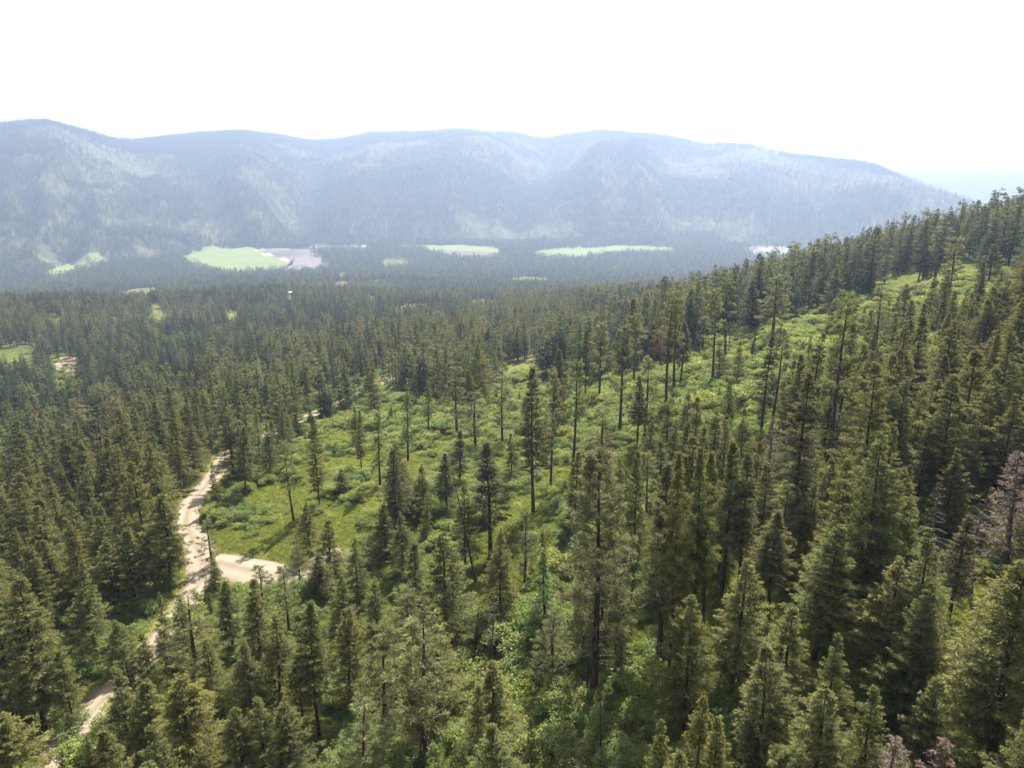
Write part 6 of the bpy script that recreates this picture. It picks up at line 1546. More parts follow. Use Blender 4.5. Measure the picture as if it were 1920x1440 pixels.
def road_strip(name, pts, width, lift):
    n = len(pts); tan = np.gradient(pts, axis=0); tan /= np.linalg.norm(tan, axis=1)[:, None]; nor = np.column_stack([tan[:, 1], -tan[:, 0]])
    lat = np.linspace(0, 1, 9); w = width + 0.35 * fbm(np.arange(n) * 0.11, np.zeros(n), 3, 77)
    V = []; A = []
    zc = T0(pts[:, 0], pts[:, 1])
    for l in lat:
        e = 0.2 * fbm(np.arange(n) * 0.35, np.full(n, l * 9), 3, 78) if l in (0, 1) else 0
        off = (l - 0.5) * (w + e); p = pts + nor * off[:, None]
        crown = 0.05 * (1 - (2 * l - 1) ** 2) - (0.14 if l in (0, 1) else 0)
        V.append(np.column_stack([p, zc + crown + lift])); A.append(np.full(n, l))
    V = np.stack(V, 1).reshape(-1, 3); A = np.stack(A, 1).ravel()
    i = np.arange(n - 1)[:, None] * 9 + np.arange(8)[None]
    return link(name, mesh_from(name, V, np.stack([i, i + 9, i + 10, i + 1], -1).reshape(-1, 4), [M['road']], smooth=True, attrs={'lateral': A}))
for k, (pts, w) in enumerate(ROADS):
    o = road_strip('gravel_road', pts, w, 0.03 * k)
    tag(o, ['pale gravel road winding past the green clearing and up the valley side', 'pale gravel side track branching off towards the hillside', 'straight pale gravel road leading down to the bottom edge'][k], kind='structure')

def inside(poly, x, y):
    P = np.array(poly); n = len(P); c = np.zeros(np.shape(x), bool); j = n - 1
    for i in range(n):
        xi, yi = P[i]; xj, yj = P[j]
        c ^= ((yi > y) != (yj > y)) & (x < (xj - xi) * (y - yi) / (yj - yi + 1e-12) + xi); j = i
    return c
def flat_patch(name, poly, mat, lift, label, wob=10.0, cell=None):
    """a sheet on the valley floor or the slope, cut to an uneven outline and following the ground"""
    P = resample(list(poly) + [poly[0]], 12.0)[:-1]
    c = P.mean(0); d = P - c; n = len(P)
    P = c + d * (1 + wob / (np.linalg.norm(d, axis=1) + 1) * fbm(np.arange(n) * 0.16, np.zeros(n), 4, 91 + n % 7))[:, None]
    rings = [c[None] + (P - c) * s for s in (1, 0.75, 0.5, 0.25)] + [c[None]]
    V = np.vstack(rings); z = T(V[:, 0], V[:, 1]) + lift
    F = []
    for k in range(3):
        a = k * n + np.arange(n); b = k * n + (np.arange(n) + 1) % n
        F += list(np.column_stack([a, b, b + n])) + list(np.column_stack([a, b + n, a + n]))
    a = 3 * n + np.arange(n); b = 3 * n + (np.arange(n) + 1) % n
    F += list(np.column_stack([a, b, np.full(n, 4 * n)]))
    return tag(link(name, mesh_from(name, np.column_stack([V, z]), np.array(F), [M[mat]], smooth=True)), label, kind='structure')
for name, mat, lift, label, poly in PATCHES: flat_patch(name, poly, mat, lift, label, wob=45.0 if mat in ('meadow', 'water') else 3.0)

# ---------------------------------------------------------------- tree meshes
def blades(P, D, Nrm, length, width, tip):
    """elongated four-cornered blades at P along D"""
    n = len(P); D = D / (np.linalg.norm(D, axis=1)[:, None] + 1e-9); Sd = np.cross(D, Nrm); Sd /= (np.linalg.norm(Sd, axis=1)[:, None] + 1e-9)
    length = np.broadcast_to(length, n)[:, None]; width = np.broadcast_to(width, n)[:, None]
    up = np.cross(Sd, D)
    V = np.stack([P, P + D * length * 0.45 + Sd * width * 0.5, P + D * length - up * length * 0.12, P + D * length * 0.45 - Sd * width * 0.5], 1).reshape(-1, 3)
    Fq = np.arange(4 * n).reshape(n, 4)
    return V, Fq, np.repeat(tip, 4)
def tubes(A, B, ra, rb, sides=3):
    """straight tapered limbs from A to B"""
    n = len(A); D = B - A; D /= (np.linalg.norm(D, axis=1)[:, None] + 1e-9)
    ref = np.where(np.abs(D[:, 2:3]) > 0.9, np.array([[1.0, 0, 0]]), np.array([[0, 0, 1.0]])); S1 = np.cross(D, ref); S1 /= np.linalg.norm(S1, axis=1)[:, None]; S2 = np.cross(D, S1)
    ra = np.broadcast_to(ra, n)[:, None]; rb = np.broadcast_to(rb, n)[:, None]; V = []
    for k in range(sides):
        a = 2 * math.pi * k / sides; o = S1 * math.cos(a) + S2 * math.sin(a); V += [A + o * ra, B + o * rb]
    V = np.stack(V, 1).reshape(-1, 3); base = np.arange(n)[:, None] * 2 * sides; F = []
    for k in range(sides):
        k2 = (k + 1) % sides; F.append(base + np.array([[2 * k, 2 * k2, 2 * k2 + 1, 2 * k + 1]]))
    return V, np.stack(F, 1).reshape(-1, 4)
def join(parts):
    V, F, T_, off = [], [], [], 0
    for p in parts:
        V.append(p[0]); F.append(p[1] + off); T_.append(p[2] if len(p) > 2 else np.zeros(len(p[0]))); off += len(p[0])
    return np.vstack(V), np.vstack(F), np.concatenate(T_)
H0 = 22.0
def trunk_line(g, H, sway):
    ax, ay = g.normal(0, sway, 2); return lambda z: np.stack([ax * np.sin(z / H * 2.6), ay * np.sin(z / H * 2.2 + 0.4) - ay * math.sin(0.4), z], -1)
def trunk_arrays(line, H, r0, sides=8, rings=12, top=1.0):
    z = np.linspace(-1.2, H * top, rings); c = line(np.maximum(z, 0)); c[:, 2] = z
    r = r0 * (1 - np.clip(z / H, 0, 1)) ** 0.85 + 0.02; r = r * (1 + 0.35 * np.exp(-np.maximum(z, 0) / 0.6))
    a = np.linspace(0, 2 * math.pi, sides, endpoint=False)
    V = np.stack([c[:, None, 0] + r[:, None] * np.cos(a), c[:, None, 1] + r[:, None] * np.sin(a), np.broadcast_to(c[:, None, 2], (rings, sides))], -1).reshape(-1, 3)
    i = np.arange(rings - 1)[:, None] * sides + np.arange(sides)[None]; j = np.arange(rings - 1)[:, None] * sides + (np.arange(sides)[None] + 1) % sides
    return V, np.stack([i, j, j + sides, i + sides], -1).reshape(-1, 4)
def limbs_of(g, line, H, bare, n, length, top_t=1.0):
    z = H * (bare + (top_t - bare) * np.sort(g.random(n))); az = np.arange(n) * 2.39996 + g.normal(0, 0.5, n)
    return z, az, line(z)
def fir(seed, bare=0.12, R=2.9, nb=165, dens=1.0, droop=0.0, blade=(0.34, 0.062), nbl=7, narrow=1.0, trunk_r=0.27, gap=0.0, e=0.95):
    """Douglas-fir like: whorls of sprays on down-swept, up-tipped limbs, pointed top"""
    g = np.random.default_rng(seed); H = H0; line = trunk_line(g, H, 0.25)
    z, az, base = limbs_of(g, line, H, bare, nb, R, 0.995); t = (z / H - bare) / (1 - bare)
    L = 1.18 * R * narrow * ((1 - t) ** e) * (0.66 + 0.34 * sstep(0, 0.22, t)) * 1.08 * g.uniform(0.62, 1.18, nb) * (1 + 0.22 * np.sin(az + g.uniform(0, 6))) * (1 + 0.12 * np.sin(t * g.uniform(3, 6) + g.uniform(0, 6))) + 0.10
    if gap: L *= np.where(g.random(nb) < gap, 0.45, 1.0)
    pit = np.radians(-12 - 18 * droop + 50 * t ** 1.3 + g.normal(0, 7, nb)); dx = np.cos(az); dy = np.sin(az)
    nt = np.maximum(4, (dens * (5 + L * 9.5))).astype(int); bi = np.repeat(np.arange(nb), nt); n = len(bi)
    s = g.uniform(0.12, 1.0, n) ** 0.8; s = np.where(g.random(n) < 0.12, 1.0, s); Ls = L[bi] * s
    def along(b, s_):
        l = L[b] * s_; return base[b] + np.stack([dx[b] * l, dy[b] * l, np.tan(pit[b]) * l - 0.10 * (1 + droop) * l * s_ + 0.13 * l * s_ ** 3], -1)
    P = along(bi, s); side = np.where(g.random(n) < 0.5, -1, 1) * np.radians(g.uniform(25, 75, n)); side = np.where(s >= 1, side * 0.25, side)
    ta = az[bi] + side; tl = (0.28 * L[bi] + 0.10) * (1.05 - 0.6 * s) * g.uniform(0.6, 1.25, n)
    TD = np.stack([np.cos(ta), np.sin(ta), g.normal(-0.12 - 0.3 * droop, 0.2, n) + 0.25 * t[bi]], -1)
    q = np.tile((np.arange(nbl) + 0.3) / nbl, n) + g.uniform(-0.1, 0.1, n * nbl); r = np.repeat(np.arange(n), nbl)
    BP = P[r] + TD[r] * (tl[r] * q)[:, None] + g.normal(0, 0.045, (n * nbl, 3))
    BD = TD[r] + g.normal(0, 0.42, (n * nbl, 3)); BN = np.array([0, 0, 1.0]) + g.normal(0, 0.55, (n * nbl, 3))
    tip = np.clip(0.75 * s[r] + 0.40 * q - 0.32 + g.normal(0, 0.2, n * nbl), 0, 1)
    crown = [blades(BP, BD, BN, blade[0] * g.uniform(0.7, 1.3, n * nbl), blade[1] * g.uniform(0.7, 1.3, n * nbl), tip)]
    # leader shoot
    k = 18; lz = H * g.uniform(0.965, 1.0, k); la = g.uniform(0, 6.28, k)
    crown.append(blades(line(lz), np.stack([np.cos(la) * 0.7, np.sin(la) * 0.7, np.full(k, 1.2)], -1), np.stack([-np.sin(la), np.cos(la), np.zeros(k)], -1), blade[0], blade[1], np.full(k, 0.8)))
    A = along(np.arange(nb), np.zeros(nb)); Mid = along(np.arange(nb), np.full(nb, 0.55)); B = along(np.arange(nb), np.full(nb, 0.95)); lr = 0.012 + 0.011 * L
    w1 = tubes(A, Mid, lr, lr * 0.6); w2 = tubes(Mid, B, lr * 0.6, 0.006)
    return dict(crown=join(crown), limbs=join([w1, w2])[:2], trunk=trunk_arrays(line, H, trunk_r), dead=dead_limbs(g, line, H, 0.06, bare + 0.12, int(10 + 60 * bare), 1.1))
def dead_limbs(g, line, H, a, b, n, L):
    z = H * g.uniform(a, b, n); az = g.uniform(0, 6.28, n); l = L * g.uniform(0.4, 1.4, n); base = line(z)
    E = base + np.stack([np.cos(az) * l, np.sin(az) * l, l * g.uniform(-0.45, 0.15, n)], -1)
    E2 = E + np.stack([np.cos(az + 0.3) * l * 0.5, np.sin(az + 0.3) * l * 0.5, -l * g.uniform(0.0, 0.35, n)], -1)
    return join([tubes(base, E, 0.028, 0.018), tubes(E, E2, 0.018, 0.006)])[:2]
def pine(seed, bare=0.25, R=3.2, nb=64, nneed=24, tufts=8, trunk_r=0.30, shape=0.62, blade=(0.42, 0.062), tsize=1.0):
    """ponderosa like: up-curved limbs carrying round tufts of long needles, sky showing between them"""
    g = np.random.default_rng(seed); H = H0; line = trunk_line(g, H, 0.35)
    z, az, base = limbs_of(g, line, H, bare, nb, R, 0.985); t = (z / H - bare) / (1 - bare)
    L = R * ((1 - t) ** shape) * (0.6 + 0.4 * sstep(0, 0.3, t)) * g.uniform(0.5, 1.2, nb) + 0.3
    pit = np.radians(-8 + 42 * t + g.normal(0, 10, nb)); dx = np.cos(az); dy = np.sin(az)
    def along(b, s_):
        l = L[b] * s_; return base[b] + np.stack([dx[b] * l, dy[b] * l, np.tan(pit[b]) * l + 0.22 * l * s_ ** 2], -1)
    nt = np.maximum(3, tufts * (0.4 + 0.6 * L / R)).astype(int); bi = np.repeat(np.arange(nb), nt); n = len(bi)
    s = np.where(g.random(n) < 0.2, 1.0, g.uniform(0.35, 1.0, n)); off = (0.12 + 0.26 * L[bi]) * (1.15 - s * 0.7)
    oa = g.uniform(0, 6.28, n); lat = off * g.uniform(-1, 1, n)
    C = along(bi, s) + np.stack([-dy[bi] * lat + dx[bi] * 0.15, dx[bi] * lat + dy[bi] * 0.15, np.abs(lat) * 0.25 + g.uniform(-0.1, 0.3, n)], -1)
    r = np.repeat(np.arange(n), nneed); m = n * nneed
    D = g.normal(0, 1, (m, 3)); D /= np.linalg.norm(D, axis=1)[:, None]; out = np.stack([dx[bi][r], dy[bi][r], np.full(m, 0.55)], -1); D = D + 0.65 * out
    P = C[r] + D * 0.10 * tsize; N_ = g.normal(0, 1, (m, 3))
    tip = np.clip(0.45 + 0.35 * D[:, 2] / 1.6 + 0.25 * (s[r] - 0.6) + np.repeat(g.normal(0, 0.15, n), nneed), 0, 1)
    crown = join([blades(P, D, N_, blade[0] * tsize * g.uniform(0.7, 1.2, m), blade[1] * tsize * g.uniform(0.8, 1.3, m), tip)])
    A = along(np.arange(nb), np.zeros(nb)); Mid = along(np.arange(nb), np.full(nb, 0.5)); B = along(np.arange(nb), np.full(nb, 0.96)); lr = 0.018 + 0.014 * L
    Q = along(bi, s * 0.82)
    return dict(crown=crown, limbs=join([tubes(A, Mid, lr, lr * 0.65), tubes(Mid, B, lr * 0.65, 0.01), tubes(Q, C, 0.012, 0.006)])[:2], trunk=trunk_arrays(line, H, trunk_r), dead=dead_limbs(g, line, H, 0.12, bare + 0.15, int(8 + 50 * bare), 1.3))
def bare_tree(seed, bare=0.15, R=2.4, nb=60, top=1.0, fine=True, trunk_r=0.2):
    """a dead conifer: grey trunk and drooping bare limbs"""
    g = np.random.default_rng(seed); H = H0; line = trunk_line(g, H, 0.3)
    z, az, base = limbs_of(g, line, H, bare, nb, R, top * 0.97); t = (z / H - bare) / (1 - bare); L = R * (1 - 0.75 * t) * g.uniform(0.35, 1.2, nb)
    pit = np.radians(-18 + 30 * t + g.normal(0, 12, nb)); dx = np.cos(az); dy = np.sin(az)
    def along(b, s_):
        l = L[b] * s_; return base[b] + np.stack([dx[b] * l, dy[b] * l, np.tan(pit[b]) * l - 0.28 * l * s_ ** 2], -1)
    I = np.arange(nb); parts = [tubes(along(I, np.full(nb, a)), along(I, np.full(nb, b)), ra, rb) for a, b, ra, rb in ((0, 0.35, 0.045, 0.036), (0.35, 0.7, 0.036, 0.026), (0.7, 1, 0.026, 0.010))]
    if fine:
        bi = np.repeat(I, 5); s = g.uniform(0.3, 0.95, len(bi)); A = along(bi, s); ta = az[bi] + np.where(g.random(len(bi)) < .5, 1, -1) * 0.9; l = 0.3 * L[bi]
        parts.append(tubes(A, A + np.stack([np.cos(ta) * l, np.sin(ta) * l, -0.35 * l], -1), 0.016, 0.006))
    each = []
    for k in range(nb):
        own = [(p[0].reshape(-1, 6, 3)[k], p[1].reshape(-1, 3, 4)[0]) for p in parts[:3]]
        if fine: own += [(parts[3][0].reshape(-1, 6, 3)[5 * k + q], parts[3][1].reshape(-1, 3, 4)[0]) for q in range(5)]
        each.append(join(own)[:2])
    return dict(each=each, trunk=trunk_arrays(line, H, trunk_r, top=top))
def twiggy(seed, bare, R):
    """a dying conifer whose fine dead twigs still hang on"""
    d = fir(seed, bare=bare, R=R, nb=120, dens=0.75, blade=(0.36, 0.04), nbl=5, gap=0.15); return d
def shrub_arrays(seed, R=1.2, Hh=1.5, n=1000, leaf=(0.17, 0.11), upright=0.0):
    g = np.random.default_rng(seed); k = 12
    C = np.column_stack([g.normal(0, R * 0.45, k), g.normal(0, R * 0.45, k), Hh * g.uniform(0.35, 0.85, k)]); rad = g.uniform(0.28, 0.5, k) * min(R, Hh)
    c = g.integers(0, k, n); D = g.normal(0, 1, (n, 3)); D /= np.linalg.norm(D, axis=1)[:, None]; D[:, 2] = np.abs(D[:, 2]) * 0.9 + D[:, 2] * 0.1
    P = C[c] + D * (rad[c] * g.uniform(0.55, 1.05, n))[:, None]; P[:, 2] = np.maximum(P[:, 2], 0.05)
    BD = D + g.normal(0, 0.6, (n, 3)) + np.array([0, 0, upright]); N_ = D + np.array([0, 0, 0.8]) + g.normal(0, 0.5, (n, 3))
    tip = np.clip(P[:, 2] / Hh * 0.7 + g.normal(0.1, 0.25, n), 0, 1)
    leaves = blades(P, BD, N_, leaf[0] * g.uniform(0.7, 1.4, n), leaf[1] * g.uniform(0.7, 1.3, n), tip)
    A = np.column_stack([C[:, 0] * 0.15, C[:, 1] * 0.15, np.full(k, -0.3)]); st = tubes(A, C, 0.03, 0.012)
    return leaves, st
def herb_arrays(seed, R=1.5, n=420):
    g = np.random.default_rng(seed); a = g.uniform(0, 6.28, n); r = R * np.sqrt(g.random(n)); P = np.column_stack([r * np.cos(a), r * np.sin(a), np.full(n, -0.08)])
    hgt = g.uniform(0.2, 0.65, n) * (1.15 - 0.5 * r / R); D = np.column_stack([g.normal(0, 0.45, n), g.normal(0, 0.45, n), np.ones(n)]); N_ = np.column_stack([np.cos(a), np.sin(a), g.normal(0, 0.3, n)])
    return blades(P, D, N_, hgt, g.uniform(0.05, 0.13, n), np.clip(g.normal(0.5, 0.28, n), 0, 1))

def mk(name, arr, mat):
    V, F = arr[0], arr[1]; return mesh_from(name, V, F, [M[mat]], attrs={'tip': arr[2]} if len(arr) > 2 else None)
def whole(name, d, fol, wood):
    """one mesh with needles and wood, for the countless trees"""
    parts, mi = [], []
    for k in ('crown', 'limbs', 'trunk', 'dead'):
        if k in d and d[k] is not None:
            a = d[k]; parts.append(a); mi.append(np.full(len(a[1]), 0 if k == 'crown' else 1))
    V, F, Tp = join(parts); return mesh_from(name, V, F, [M[fol], M[wood]], np.concatenate(mi), attrs={'tip': Tp})
KINDS = {   # species code: list of (arrays, needle material, bark material)
    'F': [(fir(11, .10, R=3.4), 'fir', 'bark'), (fir(12, .12, R=3.1, gap=.1), 'fir', 'bark'), (fir(13, .06, R=3.7), 'fir', 'bark'), (fir(14, .26, R=3.1, gap=.12), 'fir', 'bark'), (fir(15, .38, R=2.8, gap=.15), 'fir', 'bark'), (fir(16, .10, R=3.3, e=.78, gap=.15), 'fir', 'bark'), (fir(17, .16, R=3.5, e=1.12, dens=.85), 'fir', 'bark'), (fir(18, .05, R=3.0, e=.7, gap=.2), 'fir', 'bark')],
    'Y': [(fir(21, .06, R=3.6), 'gold', 'bark'), (fir(22, .14, R=3.2, gap=.1), 'gold', 'bark'), (fir(23, .10, R=3.4, e=.8, gap=.15), 'gold', 'bark')],
    'N': [(fir(31, .30, R=2.5, dens=.85, gap=.18), 'brownfir', 'bark'), (fir(32, .40, R=2.4, dens=.85, gap=.15), 'brownfir', 'bark')],
    'L': [(fir(41, .14, R=2.0, nb=130, dens=.7, droop=.9, blade=(.30, .055), gap=.2, trunk_r=.2), 'larch', 'bark'), (fir(42, .25, R=1.7, nb=120, dens=.7, droop=.8, blade=(.30, .055), gap=.25, trunk_r=.2), 'larch', 'bark')],
    'P': [(pine(51, .12), 'pine', 'pinebark'), (pine(52, .22, R=3.0), 'pine', 'pinebark'), (pine(53, .40, R=2.5, nb=50), 'pine', 'pinebark'), (pine(54, .52, R=2.3, nb=42), 'pine', 'pinebark'), (pine(55, .06, R=3.3, nb=70), 'pine', 'pinebark')],
    'B': [(pine(61, .26, R=3.0, nb=150, nneed=22, tufts=9, shape=.85, trunk_r=.30, blade=(.34, .06)), 'greypine', 'bark')],
    'R': [(twiggy(71, .10, 2.6), 'deadneedles', 'deadwood'), (twiggy(72, .25, 2.2), 'redneedles', 'deadwood')],
    'D': [(bare_tree(81, .12, 2.6, 60), None, 'deadwood'), (bare_tree(82, .2, 2.2, 46), None, 'deadwood')],
    'S': [(bare_tree(91, .35, 1.0, 16, fine=False, trunk_r=.2), None, 'bark'), (bare_tree(92, .3, 1.3, 12, fine=False, trunk_r=.18), None, 'bark')],
    'K': [(bare_tree(95, .3, .6, 5, fine=False, trunk_r=.45), None, 'bark')],
}

# ---------------------------------------------------------------- single trees
NAMES = {'F': ('fir_tree', 'fir tree'), 'Y': ('fir_tree', 'fir tree'), 'N': ('fir_tree', 'fir tree'), 'L': ('larch_tree', 'larch tree'), 'P': ('pine_tree', 'pine tree'), 'B': ('pine_tree', 'pine tree'),
         'R': ('dying_tree', 'dead tree'), 'D': ('dead_tree', 'dead tree'), 'S': ('dead_tree', 'dead tree'), 'K': ('broken_trunk', 'tree trunk')}
GROUPS = {'fir_tree': 'firs on the near hillside', 'larch_tree': 'larches on the near hillside', 'pine_tree': 'pines on the near hillside', 'dying_tree': 'dying conifers with dry twigs', 'dead_tree': 'bare dead trees', 'broken_trunk': 'broken dead trunks'}
PARTS = {}
for kd, vs in KINDS.items():
    for vi, (d, fol, wood) in enumerate(vs):
        p = {}
        p['trunk'] = mk('trunk', d['trunk'], wood)
        if d.get('crown') is not None: p['crown'] = mk('crown', d['crown'], fol)
        if 'each' in d: p['each'] = [mk('branch', a, wood) for a in d['each']]
        else: p['branches'] = mk('branches', d['limbs'], wood)
        if d.get('dead') is not None: p['dead_branches'] = mk('dead_branches', d['dead'], 'deadwood')
        PARTS[kd, vi] = p
TA = np.array([t[:2] for t in TREES]); TZ = T(TA[:, 0], TA[:, 1])
for k, (x, y, h, kd, vi, ws, rz, lx, ly, label) in enumerate(TREES):
    name, cat = NAMES[kd]
    e = bpy.data.objects.new(name, None); COL.objects.link(e); e.empty_display_size = 0.5
    s = h / H0; e.location = (x, y, float(TZ[k])); e.rotation_euler = (-ly, lx, rz) if (lx or ly) else (0, 0, rz)
    e.rotation_euler = (Euler((-ly, lx, 0)).to_matrix() @ Euler((0, 0, rz)).to_matrix()).to_euler()
    e.scale = (ws, ws, s)
    tag(e, label, cat, GROUPS[name])
    p = PARTS[kd, vi]; tr = link('trunk', p['trunk'], e)
    if 'crown' in p: tag(link('branches', p['branches'], link('crown', p['crown'], e)), kind='stuff')
    if 'dead_branches' in p: tag(link('dead_branches', p['dead_branches'], tr), kind='stuff')
    for me in p.get('each', ()): link('branch', me, e)

# ---------------------------------------------------------------- shrubs: the large ones singly
SHR = [shrub_arrays(101, 1.2, 1.6, 1100), shrub_arrays(102, 1.6, 1.3, 1200), shrub_arrays(103, 0.9, 1.9, 1000, upright=.5), shrub_arrays(104, 1.4, 1.7, 1200, leaf=(.14, .10)), shrub_arrays(105, 1.0, 1.0, 800, leaf=(.13, .09))]
SHP = [(mk('foliage', l, 'leaf'), mk('stems', (s[0], s[1]), 'bark')) for l, s in SHR]
SA = np.array([t[:2] for t in SHRUBS]); SZ = T(SA[:, 0], SA[:, 1])
for k, (x, y, s, vi, rz, label) in enumerate(SHRUBS):
    e = bpy.data.objects.new('shrub', None); COL.objects.link(e); e.location = (x, y, float(SZ[k]) - 0.05); e.rotation_euler = (0, 0, rz); e.scale = (s, s, s * 0.95)
    tag(e, label, 'shrub', 'leafy shrubs of the open slope'); link('foliage', SHP[vi][0], e); tag(link('stems', SHP[vi][1], e), kind='stuff')

# ---------------------------------------------------------------- houses in the valley
def box(cx, cy, z0, z1, lx, ly):
    x, y = lx / 2, ly / 2; V = [(sx * x + cx, sy * y + cy, z) for z in (z0, z1) for sx, sy in ((-1, -1), (1, -1), (1, 1), (-1, 1))]
    return np.array(V, float), np.array([(0, 3, 2, 1), (4, 5, 6, 7), (0, 1, 5, 4), (1, 2, 6, 5), (2, 3, 7, 6), (3, 0, 4, 7)])
def house(x, y, rz, lx, ly, hw, label):
    e = bpy.data.objects.new('house', None); COL.objects.link(e); e.location = (x, y, float(T(np.array([x]), np.array([y]))[0])); e.rotation_euler = (0, 0, rz)
    tag(e, label, 'house', 'houses among the valley trees')
    w, f = box(0, 0, -1, hw, lx, ly); link('wall', mesh_from('wall', w, f, [M['wall']]), e)
    rise = ly * 0.28; o = 0.6; ax, ay = lx / 2 + o, ly / 2 + o
    V = np.array([(-ax, -ay, hw - .2), (ax, -ay, hw - .2), (ax, 0, hw + rise), (-ax, 0, hw + rise), (-ax, ay, hw - .2), (ax, ay, hw - .2)]); V = np.vstack([V, V - [0, 0, 0.25]])
    Fq = np.array([(0, 1, 2, 3), (3, 2, 5, 4), (7, 6, 9, 8), (8, 9, 10, 11), (0, 6, 7, 1), (4, 5, 11, 10), (0, 3, 9, 6), (3, 4, 10, 9), (1, 7, 8, 2), (2, 8, 11, 5)])
    link('roof', mesh_from('roof', V, Fq, [M['roofmetal']]), e)
    for sx in (-0.28, 0.28):
        v, f = box(sx * lx, -ly / 2 - 0.05, hw * .35, hw * .75, 1.6, 0.14); link('window', mesh_from('window', v, f, [M['deadwood']]), e)
    v, f = box(0, -ly / 2 - 0.05, 0, 2.1, 1.1, 0.14); link('door', mesh_from('door', v, f, [M['bark']]), e)
for hdef in HOUSES: house(*hdef)

# ---------------------------------------------------------------- countless things: forest, undergrowth, grass
def instancer(name, meshes, pos, rotz, scl, idx, label, tilt=None):
    """one object whose points carry copies of the given meshes"""
    src = bpy.data.collections.new(name + '_kinds')
    for k, me in enumerate(meshes):
        o = bpy.data.objects.new('%s_kind_%02d' % (name, k), me); src.objects.link(o)
    n = len(pos); me = bpy.data.meshes.new(name); me.vertices.add(n); me.vertices.foreach_set('co', np.asarray(pos, np.float32).ravel())
    rot = np.zeros((n, 3), np.float32); rot[:, 2] = rotz
    if tilt is not None: rot[:, :2] = tilt
    a = me.attributes.new('turn', 'FLOAT_VECTOR', 'POINT'); a.data.foreach_set('vector', rot.ravel())
    a = me.attributes.new('size', 'FLOAT_VECTOR', 'POINT'); a.data.foreach_set('vector', np.asarray(scl, np.float32).ravel())
    a = me.attributes.new('pick', 'INT', 'POINT'); a.data.foreach_set('value', np.asarray(idx, np.int32))
    o = link(name, me); tag(o, label, kind='stuff')
    ng = bpy.data.node_groups.new(name, 'GeometryNodeTree')
    ng.interface.new_socket('Geometry', in_out='INPUT', socket_type='NodeSocketGeometry'); ng.interface.new_socket('Geometry', in_out='OUTPUT', socket_type='NodeSocketGeometry')
    N = ng.nodes; L = ng.links; gi = N.new('NodeGroupInput'); go = N.new('NodeGroupOutput')
    ci = N.new('GeometryNodeCollectionInfo'); ci.inputs[0].default_value = src; ci.inputs['Separate Children'].default_value = True; ci.inputs['Reset Children'].default_value = True
    ip = N.new('GeometryNodeInstanceOnPoints'); ip.inputs['Pick Instance'].default_value = True
    def attr(nm, ty):
        q = N.new('GeometryNodeInputNamedAttribute'); q.data_type = ty; q.inputs['Name'].default_value = nm; return q
    t = attr('turn', 'FLOAT_VECTOR'); s = attr('size', 'FLOAT_VECTOR'); p = attr('pick', 'INT'); er = N.new('FunctionNodeEulerToRotation')
    L.new(gi.outputs[0], ip.inputs['Points']); L.new(ci.outputs[0], ip.inputs['Instance']); L.new(p.outputs[0], ip.inputs['Instance Index'])
    L.new(t.outputs[0], er.inputs[0]); L.new(er.outputs[0], ip.inputs['Rotation']); L.new(s.outputs[0], ip.inputs['Scale']); L.new(ip.outputs[0], go.inputs[0])
    md = o.modifiers.new('copies', 'NODES'); md.node_group = ng
    return o
def clear_mask(x, y):
    """True where the photograph shows open ground"""
    c = np.zeros(len(x), bool)
    for bx, by, a, b in CLEAR:
        n = math.hypot(bx, by); ca, sa = by / n, bx / n
        wob = 1 + 0.45 * fbm(x / (0.35 * a + 8), y / (0.35 * a + 8), 3, 15)
        c |= (((x - bx) * ca - (y - by) * sa) / a) ** 2 + (((x - bx) * sa + (y - by) * ca) / b) ** 2 < wob ** 2
    for poly in OPEN: c |= inside(poly, x, y)
    wx = x + 45 * fbm(x / 70, y / 70, 3, 18); wy = y + 90 * fbm(x / 70, y / 110, 3, 19)
    for poly in BARE_VALLEY: c |= inside(poly, wx, wy)
    return c
MASK = []
def sector(n, r0, r1, half):
    r = np.sqrt(rng.uniform(r0 * r0, r1 * r1, n)); a = np.radians(rng.uniform(-half, half, n)); return r * np.sin(a), r * np.cos(a)

# near forest trees that cannot be told apart: the same trees as above, as copies
near_meshes, near_key = [], {}
for kd, vs in KINDS.items():
    for vi, (d, fol, wood) in enumerate(vs):
        if fol: near_key[kd, vi] = len(near_meshes); near_meshes.append(whole('tree_kind', d, fol, wood))
if FILL:
    A = np.array([(f[0], f[1], f[2], f[5]) for f in FILL]); ix = [near_key[f[3], f[4]] for f in FILL]
    instancer('near_forest', near_meshes, np.column_stack([A[:, :2], T(A[:, 0], A[:, 1])]), rng.uniform(0, 6.28, len(A)), np.column_stack([A[:, 3], A[:, 3], A[:, 2] / H0]), ix, 'crowded green conifers filling the gaps between the nearer trees', tilt=rng.normal(0, 0.02, (len(A), 2)))

